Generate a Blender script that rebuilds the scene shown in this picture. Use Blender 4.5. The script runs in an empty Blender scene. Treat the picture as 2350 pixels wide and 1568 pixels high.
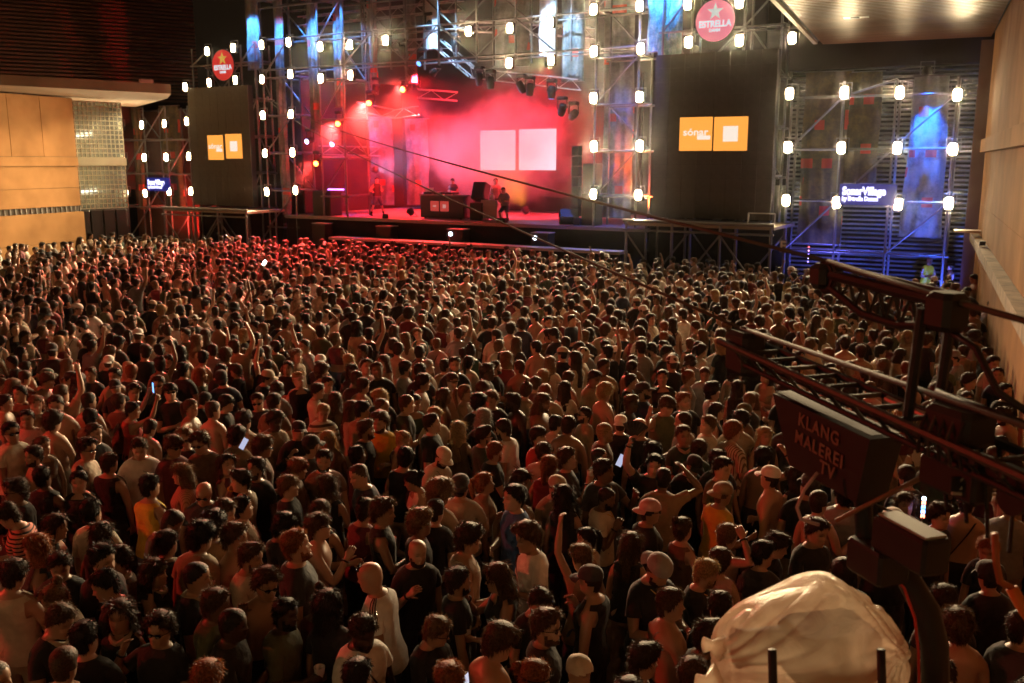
import bpy, math, random
import numpy as np
from mathutils import Vector, Matrix

# ------------------------------------------------------------------ camera, world, exposure
sc = bpy.context.scene
col = sc.collection
FS = 2350.0                                   # measuring scale of the photograph (full view is 2350 x 1568)
LENS = 33.0
FPX = LENS / 36.0 * FS
CXP, CYP = 1175.0, 784.0
HORIZON = 370.0
PITCH = math.atan((CYP - HORIZON) / FPX)
CAMZ = 5.0
cam_d = bpy.data.cameras.new("camera"); cam = bpy.data.objects.new("camera", cam_d)
col.objects.link(cam)
cam.location = (0, 0, CAMZ)
cam.rotation_euler = (math.pi / 2 - PITCH, 0, 0)
cam_d.lens = LENS; cam_d.sensor_width = 36.0
cam_d.clip_start = 0.05; cam_d.clip_end = 400
cam_d.dof.use_dof = True
cam_d.dof.focus_distance = 8.6
cam_d.dof.aperture_fstop = 3.2
sc.camera = cam

world = bpy.data.worlds.new("World"); sc.world = world; world.use_nodes = True
wn = world.node_tree.nodes
sky = wn.new("ShaderNodeTexSky"); sky.sky_type = 'NISHITA'; sky.sun_disc = False
sky.sun_elevation = math.radians(-4); sky.sun_rotation = math.radians(200)
wb = wn.get("Background") or wn.new("ShaderNodeBackground")
wmix = wn.new("ShaderNodeMix"); wmix.data_type = 'RGBA'; wmix.inputs[0].default_value = 0.96
world.node_tree.links.new(sky.outputs[0], wmix.inputs[6])
wmix.inputs[7].default_value = (0.075, 0.042, 0.022, 1)      # city glow of a warm night sky
world.node_tree.links.new(wmix.outputs[2], wb.inputs[0])
wb.inputs[1].default_value = 0.085

sc.view_settings.view_transform = 'Standard'
sc.view_settings.look = 'None'
sc.view_settings.exposure = 0.15
sc.view_settings.gamma = 1.0
sc.render.engine = 'CYCLES'
cy = sc.cycles
cy.use_denoising = True
try: cy.denoiser = 'OPENIMAGEDENOISE'
except Exception: pass
cy.max_bounces = 6; cy.diffuse_bounces = 3; cy.glossy_bounces = 2; cy.transmission_bounces = 3
cy.volume_bounces = 0; cy.transparent_max_bounces = 8
cy.caustics_reflective = False; cy.caustics_refractive = False
cy.sample_clamp_indirect = 4.0
cy.volume_step_rate = 2.0; cy.volume_max_steps = 64
cy.use_adaptive_sampling = True; cy.adaptive_threshold = 0.025; cy.adaptive_min_samples = 24

# ------------------------------------------------------------------ measuring helpers
C0 = np.array([0, 0, CAMZ])
_R = np.array([1.0, 0, 0]); _F = np.array([0, math.cos(PITCH), -math.sin(PITCH)]); _U = np.array([0, math.sin(PITCH), math.cos(PITCH)])
def ray(x, y): return _F + (x - CXP) / FPX * _R - (y - CYP) / FPX * _U
SM, SY0 = 0.58, 38.5                           # the stage front stands on the line Y = SY0 - SM * X
_k = math.hypot(1, SM)
ST = np.array([1, -SM, 0]) / _k                # along the stage, to the right
SN = np.array([SM, 1, 0]) / _k                 # into the stage, away from the crowd
SP0 = np.array([0, SY0, 0.0])
SANG = math.atan2(ST[1], ST[0])
def on_stage(x, y, n=0.0):
    d = ray(x, y); t = (np.dot(SP0 - C0, SN) + n) / np.dot(d, SN); return C0 + t * d
def at_y(x, y, Y): d = ray(x, y); return C0 + d * (Y / d[1])
def at_z(x, y, z): d = ray(x, y); return C0 + d * ((z - CAMZ) / d[2])
def snz(P): r = np.asarray(P) - SP0; return float(np.dot(r, ST)), float(np.dot(r, SN)), float(P[2])
def S(s, n, z): return SP0 + s * ST + n * SN + np.array([0, 0, z])

# ------------------------------------------------------------------ materials
_mats = {}
def nodes_of(m): m.use_nodes = True; return m.node_tree.nodes, m.node_tree.links
def mat(name, color, rough=0.7, metal=0.0, spec=0.5, var=0.0, scale=6.0, bump=0.0, bscale=30.0, coat=0.0, sheen=0.0, rand=0.0, coords='Object'):
    if name in _mats: return _mats[name]
    m = bpy.data.materials.new(name); ns, ln = nodes_of(m)
    b = ns["Principled BSDF"]
    b.inputs["Base Color"].default_value = (*color, 1)
    b.inputs["Roughness"].default_value = rough; b.inputs["Metallic"].default_value = metal
    b.inputs["Specular IOR Level"].default_value = spec
    if coat: b.inputs["Coat Weight"].default_value = coat
    if sheen: b.inputs["Sheen Weight"].default_value = sheen
    tc = None
    if coords == 'Position': tc = ns.new("ShaderNodeNewGeometry")
    elif var or bump:
        tc = ns.new("ShaderNodeTexCoord")
    if var:
        nz = ns.new("ShaderNodeTexNoise"); nz.inputs["Scale"].default_value = scale; nz.inputs["Detail"].default_value = 5
        ln.new(tc.outputs[coords], nz.inputs["Vector"])
        mr = ns.new("ShaderNodeMapRange"); mr.inputs[1].default_value = 0.3; mr.inputs[2].default_value = 0.7
        mr.inputs[3].default_value = 1 - var; mr.inputs[4].default_value = 1 + var
        ln.new(nz.outputs[0], mr.inputs[0])
        mx = ns.new("ShaderNodeVectorMath"); mx.operation = 'SCALE'; mx.inputs[0].default_value = color
        sc_out = mr.outputs[0]
        if rand:
            oi = ns.new("ShaderNodeObjectInfo"); mr2 = ns.new("ShaderNodeMapRange")
            mr2.inputs[3].default_value = 1 - rand; mr2.inputs[4].default_value = 1 + rand
            ln.new(oi.outputs["Random"], mr2.inputs[0])
            mm = ns.new("ShaderNodeMath"); mm.operation = 'MULTIPLY'
            ln.new(mr.outputs[0], mm.inputs[0]); ln.new(mr2.outputs[0], mm.inputs[1]); sc_out = mm.outputs[0]
        ln.new(sc_out, mx.inputs["Scale"]); ln.new(mx.outputs[0], b.inputs["Base Color"])
    if bump:
        nb = ns.new("ShaderNodeTexNoise"); nb.inputs["Scale"].default_value = bscale; nb.inputs["Detail"].default_value = 6
        ln.new(tc.outputs[coords], nb.inputs["Vector"])
        bp = ns.new("ShaderNodeBump"); bp.inputs["Strength"].default_value = bump; bp.inputs["Distance"].default_value = 0.02
        ln.new(nb.outputs[0], bp.inputs["Height"]); ln.new(bp.outputs[0], b.inputs["Normal"])
    _mats[name] = m; return m
def glow(name, color, strength, base=(0.02, 0.02, 0.02)):
    if name in _mats: return _mats[name]
    m = bpy.data.materials.new(name); ns, ln = nodes_of(m); b = ns["Principled BSDF"]
    b.inputs["Base Color"].default_value = (*base, 1); b.inputs["Roughness"].default_value = 0.4
    b.inputs["Emission Color"].default_value = (*color, 1); b.inputs["Emission Strength"].default_value = strength
    _mats[name] = m; return m

M_conc = mat("concrete_panel", (0.345, 0.185, 0.078), 0.95, spec=0.05, var=0.22, scale=0.9, bump=0.12, bscale=14, rand=0.04, coords='Position')
M_steel = mat("galvanised_tube", (0.20, 0.20, 0.21), 0.42, metal=0.5, var=0.2, scale=4)
M_alu = mat("aluminium_truss", (0.42, 0.42, 0.43), 0.38, metal=0.7)
M_black = mat("black_paint", (0.018, 0.018, 0.019), 0.5)
M_blackcloth = mat("black_molton", (0.012, 0.011, 0.012), 0.95, var=0.3, scale=1.0)
M_rubber = mat("black_rubber", (0.012, 0.012, 0.013), 0.65)
M_deck = mat("stage_deck_floor", (0.34, 0.30, 0.30), 0.42, var=0.25, scale=1.0, bump=0.05)
M_asphalt = mat("plaza_asphalt", (0.055, 0.052, 0.048), 0.9, var=0.35, scale=0.8, bump=0.3, bscale=60)
M_turf = mat("green_turf", (0.05, 0.085, 0.03), 0.95, var=0.4, scale=5, bump=0.5, bscale=120)

# ------------------------------------------------------------------ object helpers
def tag(o, label=None, cat=None, group=None, kind=None):
    if label: o["label"] = label
    if cat: o["category"] = cat
    if group: o["group"] = group
    if kind: o["kind"] = kind
    return o
def link(o, parent=None):
    col.objects.link(o)
    if parent is not None: o.parent = parent
    return o
def empty(name, loc=(0, 0, 0), rz=0.0):
    o = bpy.data.objects.new(name, None); col.objects.link(o); o.location = loc; o.rotation_euler = (0, 0, rz)
    o.empty_display_size = 0.2
    return o
def mesh_np(name, V, faces, m=None, smooth=False, mats=None, midx=None):
    """V (n,3) array; faces: list of arrays (each (k,3) or (k,4)) or a list of tuples."""
    me = bpy.data.meshes.new(name)
    V = np.asarray(V, dtype=np.float32)
    if isinstance(faces, list) and faces and isinstance(faces[0], np.ndarray):
        loops = np.concatenate([f.ravel() for f in faces]).astype(np.int32)
        sizes = np.concatenate([np.full(len(f), f.shape[1], dtype=np.int32) for f in faces])
    else:
        sizes = np.array([len(f) for f in faces], dtype=np.int32)
        loops = np.array([i for f in faces for i in f], dtype=np.int32)
    starts = np.concatenate([[0], np.cumsum(sizes)[:-1]]).astype(np.int32)
    me.vertices.add(len(V)); me.vertices.foreach_set("co", V.ravel())
    me.loops.add(len(loops)); me.loops.foreach_set("vertex_index", loops)
    me.polygons.add(len(sizes)); me.polygons.foreach_set("loop_start", starts); me.polygons.foreach_set("loop_total", sizes)
    me.polygons.foreach_set("use_smooth", np.full(len(sizes), bool(smooth), dtype=bool))
    if mats:
        for x in mats: me.materials.append(x)
        if midx is not None: me.polygons.foreach_set("material_index", np.asarray(midx, dtype=np.int32))
    elif m: me.materials.append(m)
    me.update(calc_edges=True)
    return me
class MB:
    """collects boxes, bars and sheets into one mesh"""
    def __init__(self): self.v = []; self.f = []
    def add(self, vs, fs):
        o = len(self.v); self.v += [tuple(map(float, p)) for p in vs]; self.f += [tuple(i + o for i in q) for q in fs]; return self
    def box(self, c, d, M=None):
        c = np.array(c, float); h = np.array(d, float) / 2
        vs = [c + h * np.array([x, y, z]) for x in (-1, 1) for y in (-1, 1) for z in (-1, 1)]
        if M is not None: vs = [np.array(M @ Vector(p)) for p in vs]
        return self.add(vs, [(0, 1, 3, 2), (4, 6, 7, 5), (0, 4, 5, 1), (2, 3, 7, 6), (0, 2, 6, 4), (1, 5, 7, 3)])
    def bevbox(self, c, d, b=0.01, M=None):
        """box with chamfered vertical and top edges"""
        c = np.array(c, float); hx, hy, hz = np.array(d, float) / 2
        def ring(z, i): return [(-hx + b + i, -hy + i, z), (hx - b - i, -hy + i, z), (hx - i, -hy + b + i, z), (hx - i, hy - b - i, z), (hx - b - i, hy - i, z), (-hx + b + i, hy - i, z), (-hx + i, hy - b - i, z), (-hx + i, -hy + b + i, z)]
        rs = [ring(-hz, b * .7), ring(-hz + b, 0), ring(hz - b, 0), ring(hz, b * .7)]
        vs = [np.array(p) + c for r in rs for p in r]
        if M is not None: vs = [np.array(M @ Vector(p)) for p in vs]
        fs = [tuple(range(7, -1, -1)), tuple(range(24, 32))]
        for k in range(3):
            for i in range(8): fs.append((k * 8 + i, k * 8 + (i + 1) % 8, k * 8 + 8 + (i + 1) % 8, k * 8 + 8 + i))
        return self.add(vs, fs)
    def tube(self, pts, r, n=8, cap=True):
        pts = [np.array(p, float) for p in pts]; rs = r if hasattr(r, '__len__') else [r] * len(pts)
        o = len(self.v); prev = None
        for i, p in enumerate(pts):
            d = pts[min(i + 1, len(pts) - 1)] - pts[max(i - 1, 0)]; d /= np.linalg.norm(d) + 1e-9
            if prev is None: prev = np.cross(d, [0, 0, 1.0]) if abs(d[2]) < .95 else np.cross(d, [1.0, 0, 0])
            e1 = prev - d * np.dot(prev, d); e1 /= np.linalg.norm(e1) + 1e-9; e2 = np.cross(d, e1); prev = e1
            for k in range(n):
                a = 2 * math.pi * k / n; self.v.append(tuple(p + rs[i] * (math.cos(a) * e1 + math.sin(a) * e2)))
        for i in range(len(pts) - 1):
            for k in range(n):
                self.f.append((o + i * n + k, o + i * n + (k + 1) % n, o + (i + 1) * n + (k + 1) % n, o + (i + 1) * n + k))
        if cap:
            self.f.append(tuple(o + k for k in range(n - 1, -1, -1))); e = o + (len(pts) - 1) * n
            self.f.append(tuple(e + k for k in range(n)))
        return self
    def disc_prism(self, c, axis, r, t, n=24):
        a = np.array(axis, float); a /= np.linalg.norm(a)
        return self.tube([np.array(c) - a * t / 2, np.array(c) + a * t / 2], r, n)
    def mesh(self, name, m, smooth=False): return mesh_np(name, np.array(self.v), self.f, m, smooth)
    def build(self, name, m, parent=None, smooth=False):
        o = bpy.data.objects.new(name, self.mesh(name, m, smooth)); return link(o, parent)
def world_parent(o, parent):
    """parent o to an Empty and keep o where it is in the world"""
    o.parent = parent
    o.matrix_parent_inverse = (Matrix.Translation(parent.location) @ parent.rotation_euler.to_matrix().to_4x4()).inverted()
    return o
_unit = {}
def unit_cyl(m, n=8):
    k = (m.name, n)
    if k not in _unit:
        b = MB(); b.tube([(0, 0, 0), (0, 0, 1)], 1.0, n); _unit[k] = b.mesh("tube_" + m.name, m, True)
    return _unit[k]
_ubox = {}
def unit_box(m):
    if m.name not in _ubox:
        b = MB(); b.box((0, 0, 0), (1, 1, 1)); _ubox[m.name] = b.mesh("block_" + m.name, m)
    return _ubox[m.name]
def pipe(name, p0, p1, r, m, parent, n=8):
    p0 = Vector(p0); p1 = Vector(p1); d = p1 - p0
    o = bpy.data.objects.new(name, unit_cyl(m, n)); col.objects.link(o)
    q = d.to_track_quat('Z', 'Y')
    o.matrix_world = Matrix.LocRotScale(p0, q, Vector((r, r, d.length)))
    mw = o.matrix_world.copy()
    o.parent = parent
    if parent is not None:
        pm = Matrix.LocRotScale(parent.location, parent.rotation_euler.to_quaternion(), Vector((1, 1, 1)))
        o.matrix_parent_inverse = pm.inverted()
    return o
def sbox(name, s0, s1, n0, n1, z0, z1, m, parent=None, bev=0.0):
    """a box in stage coordinates"""
    c = S((s0 + s1) / 2, (n0 + n1) / 2, (z0 + z1) / 2)
    b = MB(); d = (abs(s1 - s0), abs(n1 - n0), abs(z1 - z0))
    (b.bevbox((0, 0, 0), d, bev) if bev else b.box((0, 0, 0), d))
    o = bpy.data.objects.new(name, b.mesh(name, m)); col.objects.link(o)
    o.location = c; o.rotation_euler = (0, 0, SANG)
    if parent is not None: world_parent(o, parent)
    return o
def uboxo(name, c, d, rz, m, parent=None):
    """unit-box object (shared mesh), scaled and turned"""
    o = bpy.data.objects.new(name, unit_box(m)); col.objects.link(o)
    o.location = c; o.rotation_euler = (0, 0, rz); o.scale = d
    if parent is not None: world_parent(o, parent)
    return o
def text(name, body, size, m, loc, rot, parent=None, extrude=0.004, bold=0.0, align='CENTER', sx=1.0):
    cu = bpy.data.curves.new(name, 'FONT'); cu.body = body; cu.size = size; cu.extrude = extrude; cu.offset = bold
    cu.align_x = align; cu.align_y = 'CENTER'; cu.resolution_u = 3
    cu.materials.append(m)
    o = bpy.data.objects.new(name, cu); col.objects.link(o); o.location = loc; o.rotation_euler = rot; o.scale = (sx, 1, 1)
    if parent is not None: world_parent(o, parent)
    return o
FACE_ROT = (math.pi / 2, 0, SANG)              # text that faces the crowd from the stage line
def spot(name, loc, target, color, watts, size_deg, blend=0.6, radius=0.08, parent=None):
    l = bpy.data.lights.new(name, 'SPOT'); l.color = color; l.energy = watts; l.spot_size = math.radians(size_deg); l.spot_blend = blend; l.shadow_soft_size = radius
    o = bpy.data.objects.new(name, l); col.objects.link(o); o.location = Vector(loc)
    o.rotation_euler = (Vector(target) - Vector(loc)).to_track_quat('-Z', 'Y').to_euler()
    if parent is not None: world_parent(o, parent)
    return o
# ================================================================== THE SETTING
g = MB(); g.add([(-150, -60, 0), (150, -60, 0), (150, 200, 0), (-150, 200, 0)], [(0, 1, 2, 3)])
tag(g.build("ground", M_asphalt), kind="structure")
tb = MB(); tc_ = at_z(345, 715, 0.004)
tb.add([(-21.5, 19, .004), (-4, 13, .004), (-2.0, 30, .004), (-14, 39, .004)], [(0, 1, 2, 3)])
tag(tb.build("turf", M_turf), kind="structure")

# ---------------------------------------------------------------- right hand concrete building
WD = np.array([0.400, 0.9165, 0.0])                    # its wall runs this way, away from the camera
WQ = np.array([-WD[1], WD[0], 0.0])                    # out of the wall, towards the plaza
WC = np.array([14.33, 29.0, 0.0])                      # far corner
WANG = math.atan2(WD[1], WD[0])
def W(t, q, z): return WC - t * WD + q * WQ + np.array([0, 0, z])   # t metres towards the camera, q out of the wall
rb = empty("concrete_building", tuple(WC), 0)
tag(rb, "tall pale concrete panel building along the right edge of the crowd", "building")
def wpanel(name, t0, t1, z0, z1, q, thick, m=M_conc, gap=0.007):
    c = W((t0 + t1) / 2, q - thick / 2, (z0 + z1) / 2)
    b = MB(); b.bevbox((0, 0, 0), (t1 - t0 - gap, thick, z1 - z0 - gap), 0.004)
    o = bpy.data.objects.new(name, b.mesh(name, m)); col.objects.link(o); o.location = c; o.rotation_euler = (0, 0, WANG)
    return world_parent(o, rb)
core = MB(); core.box((0, 0, 0), (34, 1.0, 14))
o = bpy.data.objects.new("wall_core", core.mesh("wall_core", mat("joint_dark", (0.10, 0.085, 0.07), 0.9))); col.objects.link(o)
o.location = W(17.0, -0.62, 7.0); o.rotation_euler = (0, 0, WANG); world_parent(o, rb)
t = 0.0
for i in range(11):
    w = 2.9
    wpanel("panel", t, t + w, 0.0, 2.62, 0.02, 0.16)
    wpanel("panel", t, t + w, 2.86, 3.72, 0.0, 0.13)
    wpanel("panel", t, t + w, 3.72, 5.26, 0.0, 0.13)
    wpanel("band_panel", t, t + w, 5.26, 5.64, 0.14, 0.28)
    for k in range(1): wpanel("panel", t + k * w, t + (k + 1) * w, 5.64, 13.5, 0.03, 0.15)
    t += w
o = wpanel("ledge", 0.0, 31.9, 2.62, 2.86, 0.22, 0.4, mat("ledge_concrete", (0.26, 0.19, 0.12), 0.9, var=0.35, scale=3, bump=0.4))
# cable clamps and small box on the ledge
wpanel("junction_box", 5.4, 5.62, 2.88, 3.0, 0.2, 0.14, M_black)
# wooden slat soffit
M_wood = mat("soffit_slat_varnished", (0.16, 0.075, 0.035), 0.40, spec=0.08, var=0.25, scale=2.0, coat=0.0, rand=0.18)
M_soff = mat("soffit_void", (0.03, 0.022, 0.016), 0.9)
A0 = at_z(1885, 100, 8.7); B0 = at_z(1795, 0, 8.7)
ed = (B0 - A0); ed /= np.linalg.norm(ed)                # left edge, coming towards the camera
SOFL = 17.0
def wq_of(P): r = np.asarray(P) - WC; return -float(np.dot(r, WD)), float(np.dot(r, WQ))
t0, q0 = wq_of(A0)
sb = MB(); b0 = W(t0, q0, 8.86); 
sof = MB(); sof.box((0, 0, 0), (SOFL, q0 + 0.2, 0.9))
o = bpy.data.objects.new("soffit", sof.mesh("soffit", M_soff)); col.objects.link(o)
o.location = W(t0 + SOFL / 2, q0 / 2 + 0.05, 9.22); o.rotation_euler = (0, 0, WANG); world_parent(o, rb)
soffit = o
npitch = 0.24; k = 0
while k * npitch < SOFL - 0.2:
    c = W(t0 + 0.12 + k * npitch, q0 / 2 + 0.03, 8.71)
    so = bpy.data.objects.new("slat", unit_box(M_wood)); col.objects.link(so)
    so.location = c; so.rotation_euler = (0, 0, WANG); so.scale = (0.135, q0 - 0.16, 0.085)
    so.parent = rb; so.matrix_parent_inverse = Matrix.Translation(rb.location).inverted()
    k += 1
e_ = MB(); e_.box((0, 0, 0), (SOFL, 0.12, 0.95))
o = bpy.data.objects.new("soffit_edge", e_.mesh("soffit_edge", mat("edge_trim", (0.25, 0.19, 0.12), 0.5))); col.objects.link(o)
o.location = W(t0 + SOFL / 2, q0 + 0.18, 9.16); o.rotation_euler = (0, 0, WANG); world_parent(o, rb)
# recessed lamp fitting in the soffit
dl = at_z(1965, 38, 8.69); td, qd = wq_of(dl)
o = uboxo("soffit_downlight", W(td, qd, 8.685), (0.30, 0.62, 0.05), WANG, mat("fitting_white", (0.75, 0.72, 0.66), 0.4), rb)
o = uboxo("downlight_glass", W(td, qd + .03, 8.655), (0.2, 0.22, 0.02), WANG, M_black, rb)
# header beam and end wall beneath the soffit's far end
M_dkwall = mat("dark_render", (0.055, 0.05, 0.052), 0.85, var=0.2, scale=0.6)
hb = MB(); hb.box((0, 0, 0), (7.6, 0.5, 1.7))
sbox("header_beam", 10.7, 17.7, 0.55, 0.95, 8.05, 9.9, M_dkwall, rb)
sbox("corner_column", 16.75, 17.9, -0.55, 0.5, 0, 8.6, mat("column_grey", (0.32, 0.29, 0.31), 0.7, var=0.15, scale=1.0), rb)
sbox("reveal_wall", 17.3, 18.6, 0.5, 3.0, 0, 9, M_dkwall, rb)
# small white canopy sign sticking out of the right wall
cs = empty("projecting_sign", tuple(at_y(2226, 531, 27.4)), WANG)
tag(cs, "small white flat board projecting from the right concrete wall above the ledge", "sign")
b = MB(); b.bevbox((0, 0, 0), (0.5, 0.85, 0.07), 0.01); b.build("board", mat("sign_white", (0.8, 0.78, 0.72), 0.5), cs)
b = MB(); b.box((-0.02, -0.62, 0.02), (0.4, 0.42, 0.04)); b.build("bracket", M_black, cs)
# louvred rolling wall behind the right scaffold
lv = empty("louvre_wall", tuple(S(14, 1.5, 0)), SANG)
tag(lv, "dark metal louvre wall with horizontal slats behind the right scaffold lamps", "wall")
sbox("backing", 10.6, 17.3, 1.62, 1.7, 0, 8.4, mat("louvre_back", (0.015, 0.015, 0.016), 0.8), lv)
M_louv = mat("louvre_slat", (0.20, 0.20, 0.20), 0.42, metal=0.4, rand=0.2, var=0.1)
z = 0.35
while z < 8.2:
    so = bpy.data.objects.new("slat", unit_box(M_louv)); col.objects.link(so)
    so.location = S(13.95, 1.5, z); so.rotation_euler = (math.radians(-32), 0, SANG); so.scale = (6.6, 0.11, 0.025)
    world_parent(so, lv); z += 0.155

# ---------------------------------------------------------------- unseen hall front behind the camera, added to bounce fill onto the crowd
bh = empty("concrete_building", (0, -3.6, 0), 0); tag(bh, "unseen concrete hall front behind the camera, added to bounce soft fill", "building")
M_hall = mat("hall_fill_concrete", (0.25, 0.195, 0.14), 0.85, var=0.15, scale=0.9, coords='Position')
for i in range(12):
    for j in range(4):
        uboxo("panel", (-24.2 + i * 4.4, -3.6, 1.55 + j * 3.1), (4.38, 0.3, 3.08), 0, M_hall, bh)
# ---------------------------------------------------------------- left hand concrete building
lb = empty("concrete_building", tuple(at_y(100, 545, 40.0) * np.array([1, 1, 0])), 0)
tag(lb, "low pale concrete panel building with canopy at the far left", "building")
LE = np.array([-19.1, 42.0, 0.0]); LD = np.array([0.36, 0.933, 0.0])
LANG = math.atan2(LD[1], LD[0]); LQ = np.array([LD[1], -LD[0], 0])   # out of the wall to the plaza
def Lw(t, q, z): return LE - t * LD + q * LQ + np.array([0, 0, z])
def lpanel(name, t0, t1, z0, z1, q=0.0, thick=0.16, m=M_conc):
    b = MB(); b.bevbox((0, 0, 0), (t1 - t0 - .014, thick, z1 - z0 - .014), 0.004)
    o = bpy.data.objects.new(name, b.mesh(name, m)); col.objects.link(o)
    o.location = Lw((t0 + t1) / 2, q - thick / 2, (z0 + z1) / 2); o.rotation_euler = (0, 0, LANG)
    return world_parent(o, lb)
cb = MB(); cb.box((0, 0, 0), (16, 1.0, 7.7)); o = bpy.data.objects.new("wall_core", cb.mesh("wall_core", mat("joint_dark", (0.1, 0.085, 0.07)))); col.objects.link(o)
o.location = Lw(8.02, -0.62, 3.85); o.rotation_euler = (0, 0, LANG); world_parent(o, lb)
t = 0.0
for w in (1.75, 1.62, 1.9, 1.9, 1.9, 1.9, 1.9, 1.9):
    lpanel("panel", t, t + w, 5.18, 7.68); t += w
for (a, b_) in ((4.78, 5.18), (3.86, 4.78), (3.07, 3.86)):
    for i in range(3): lpanel("panel", i * 5.0, i * 5.0 + 5.0, a, b_, 0.06 if a == 4.78 else 0.0)
M_grille = mat("vent_grille", (0.16, 0.15, 0.13), 0.6)
for i in range(34): 
    uboxo("grille_bar", Lw(0.1 + i * 0.26, 0.02, 2.94), (0.05, 0.06, 0.23), LANG, M_grille, lb)
for i in range(3): lpanel("panel", i * 5.0, i * 5 + 5.0, 1.55, 2.82, 0.14, 0.3)
for i in range(3): lpanel("panel", i * 5.0, i * 5 + 5.0, 0.0, 1.55, 0.14, 0.3)
# canopy
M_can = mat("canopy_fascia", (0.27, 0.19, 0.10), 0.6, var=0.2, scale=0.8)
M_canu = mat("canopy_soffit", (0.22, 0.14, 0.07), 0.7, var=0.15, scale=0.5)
fa = at_z(-160, 168, 7.95)[:2]; fm = at_z(0, 182, 7.95)[:2]; fb = at_z(345, 201, 7.95)[:2]; fc = at_z(378, 202.8, 7.95)[:2]; fd = at_z(392, 203.6, 7.95)[:2]
rim = [fa, fm, fb, fc, fd, fd + np.array([-1.25, 3.0]), np.array([-19.5, 50.0]), np.array([-24.0, 40]), fa + np.array([-4, 2])]
nb_ = len(rim)
vs = [(*p, 7.74) for p in rim] + [(*p, 8.12) for p in rim]
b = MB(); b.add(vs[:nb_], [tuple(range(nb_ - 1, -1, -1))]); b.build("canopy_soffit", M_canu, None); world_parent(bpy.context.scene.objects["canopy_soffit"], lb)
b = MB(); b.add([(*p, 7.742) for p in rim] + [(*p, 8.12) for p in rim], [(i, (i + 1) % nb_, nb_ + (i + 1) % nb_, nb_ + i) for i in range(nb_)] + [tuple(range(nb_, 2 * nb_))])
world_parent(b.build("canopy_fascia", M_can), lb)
uboxo("canopy_downlight", tuple(at_z(35, 215, 7.73)), (0.5, 0.18, 0.03), 0.6, mat("fitting_white", (0.75, 0.72, 0.66)), lb)
uboxo("roof_box", tuple(at_z(312, 196, 8.22) + np.array([0, 1.2, 0.15])), (0.55, 0.5, 0.35), 0.5, mat("roof_box_red", (0.25, 0.08, 0.08), 0.7), lb)
# glass block walls beside it
G0 = at_y(171, 400, 42.4); G1 = at_y(288, 400, 44.2); gd = (G1 - G0) * np.array([1, 1, 0]); GL = np.linalg.norm(gd); gd /= GL; GANG = math.atan2(gd[1], gd[0]); gq = np.array([gd[1], -gd[0], 0])
def gz(y, x=230): return float(at_y(x, y, 43.2)[2])
M_gb = bpy.data.materials.new("glass_block"); ns, ln = nodes_of(M_gb); b_ = ns["Principled BSDF"]
b_.inputs["Base Color"].default_value = (0.55, 0.62, 0.55, 1); b_.inputs["Roughness"].default_value = 0.25; b_.inputs["Transmission Weight"].default_value = 0.85; b_.inputs["IOR"].default_value = 1.2
M_mul = mat("block_mortar", (0.42, 0.38, 0.27), 0.7)
M_tubelight = glow("corridor_tube_light", (1.0, 0.86, 0.66), 9.0)
for nm, ya, yb, lab in (("glass_block_wall", 234, 362, "upper grid of glass blocks with a lit tube behind, beside the left concrete wall"),
                        ("glass_block_wall", 381, 478, "lower grid of glass blocks with a lit tube behind, beside the left concrete wall")):
    za, zb = gz(yb), gz(ya); rows = int(round((zb - za) / 0.205)); cols_ = 12
    gw = empty(nm, tuple((G0 + G1) / 2 * np.array([1, 1, 0]) + np.array([0, 0, za])), GANG); tag(gw, lab, "glass wall", "glass block walls")
    dw = GL / cols_; dz = (zb - za) / rows
    ub = MB(); ub.bevbox((0, 0, 0), (dw - .045, 0.08, dz - .045), 0.012); me_b = ub.mesh("glass_block", M_gb)
    for r in range(rows):
        for c in range(cols_):
            o = bpy.data.objects.new("glass_block", me_b); col.objects.link(o); o.parent = gw
            o.location = (-GL / 2 + (c + .5) * dw, 0, (r + .5) * dz)
    fr = MB()
    for r in range(rows + 1): fr.box((0, 0, r * dz), (GL, 0.06, 0.045))
    for c in range(cols_ + 1): fr.box((-GL / 2 + c * dw, 0.0, (zb - za) / 2), (0.04, 0.066, zb - za))
    fr.build("mortar_grid", M_mul, gw)
    tl = MB(); tl.tube([(-GL * .42, .5, (zb - za) * .40), (-GL * 0.02, .5, (zb - za) * .43)], 0.07, 8); tl.build("tube_light", M_tubelight, gw)
    rm = MB(); rm.box((0.1, 2.4, (zb - za) / 2), (GL + .4, 0.06, zb - za)); rm.build("corridor_wall", mat("corridor_wall", (0.22, 0.19, 0.13), .9), gw)
sl = MB(); sl.box((0, 0, 0), (GL + .05, 0.3, gz(362) - gz(381) - .03)); o = sl.build("floor_band", mat("band_yellowish", (0.40, 0.37, 0.26), 0.7, var=.2, scale=1)); o.location = (G0 + G1) / 2 * np.array([1, 1, 0]) + np.array([0, 0, (gz(362) + gz(381)) / 2]); o.rotation_euler = (0, 0, GANG); world_parent(o, lb)
# dark doors below the glass blocks
dr = empty("entrance_doors", tuple((G0 + G1) / 2 * np.array([1, 1, 0])), GANG); tag(dr, "dark metal entrance doors under the glass blocks at left", "door")
for i in range(4):
    b = MB(); b.bevbox((-GL / 2 + (i + .5) * GL / 4, 0.1, gz(480) / 2), (GL / 4 - .06, 0.08, gz(480) - .1), 0.015); lf = b.build("door_leaf", mat("door_dark", (0.03, 0.028, 0.026), 0.35), dr)
    h = MB(); h.tube([(-GL / 2 + (i + .85) * GL / 4, 0.02, .9), (-GL / 2 + (i + .85) * GL / 4, 0.02, 1.3)], 0.018, 6); h.build("handle", M_steel, lf)
b = MB(); b.box((0, 0.25, gz(480) / 2), (GL + .3, .1, gz(480))); b.build("door_frame", M_black, dr)
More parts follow.
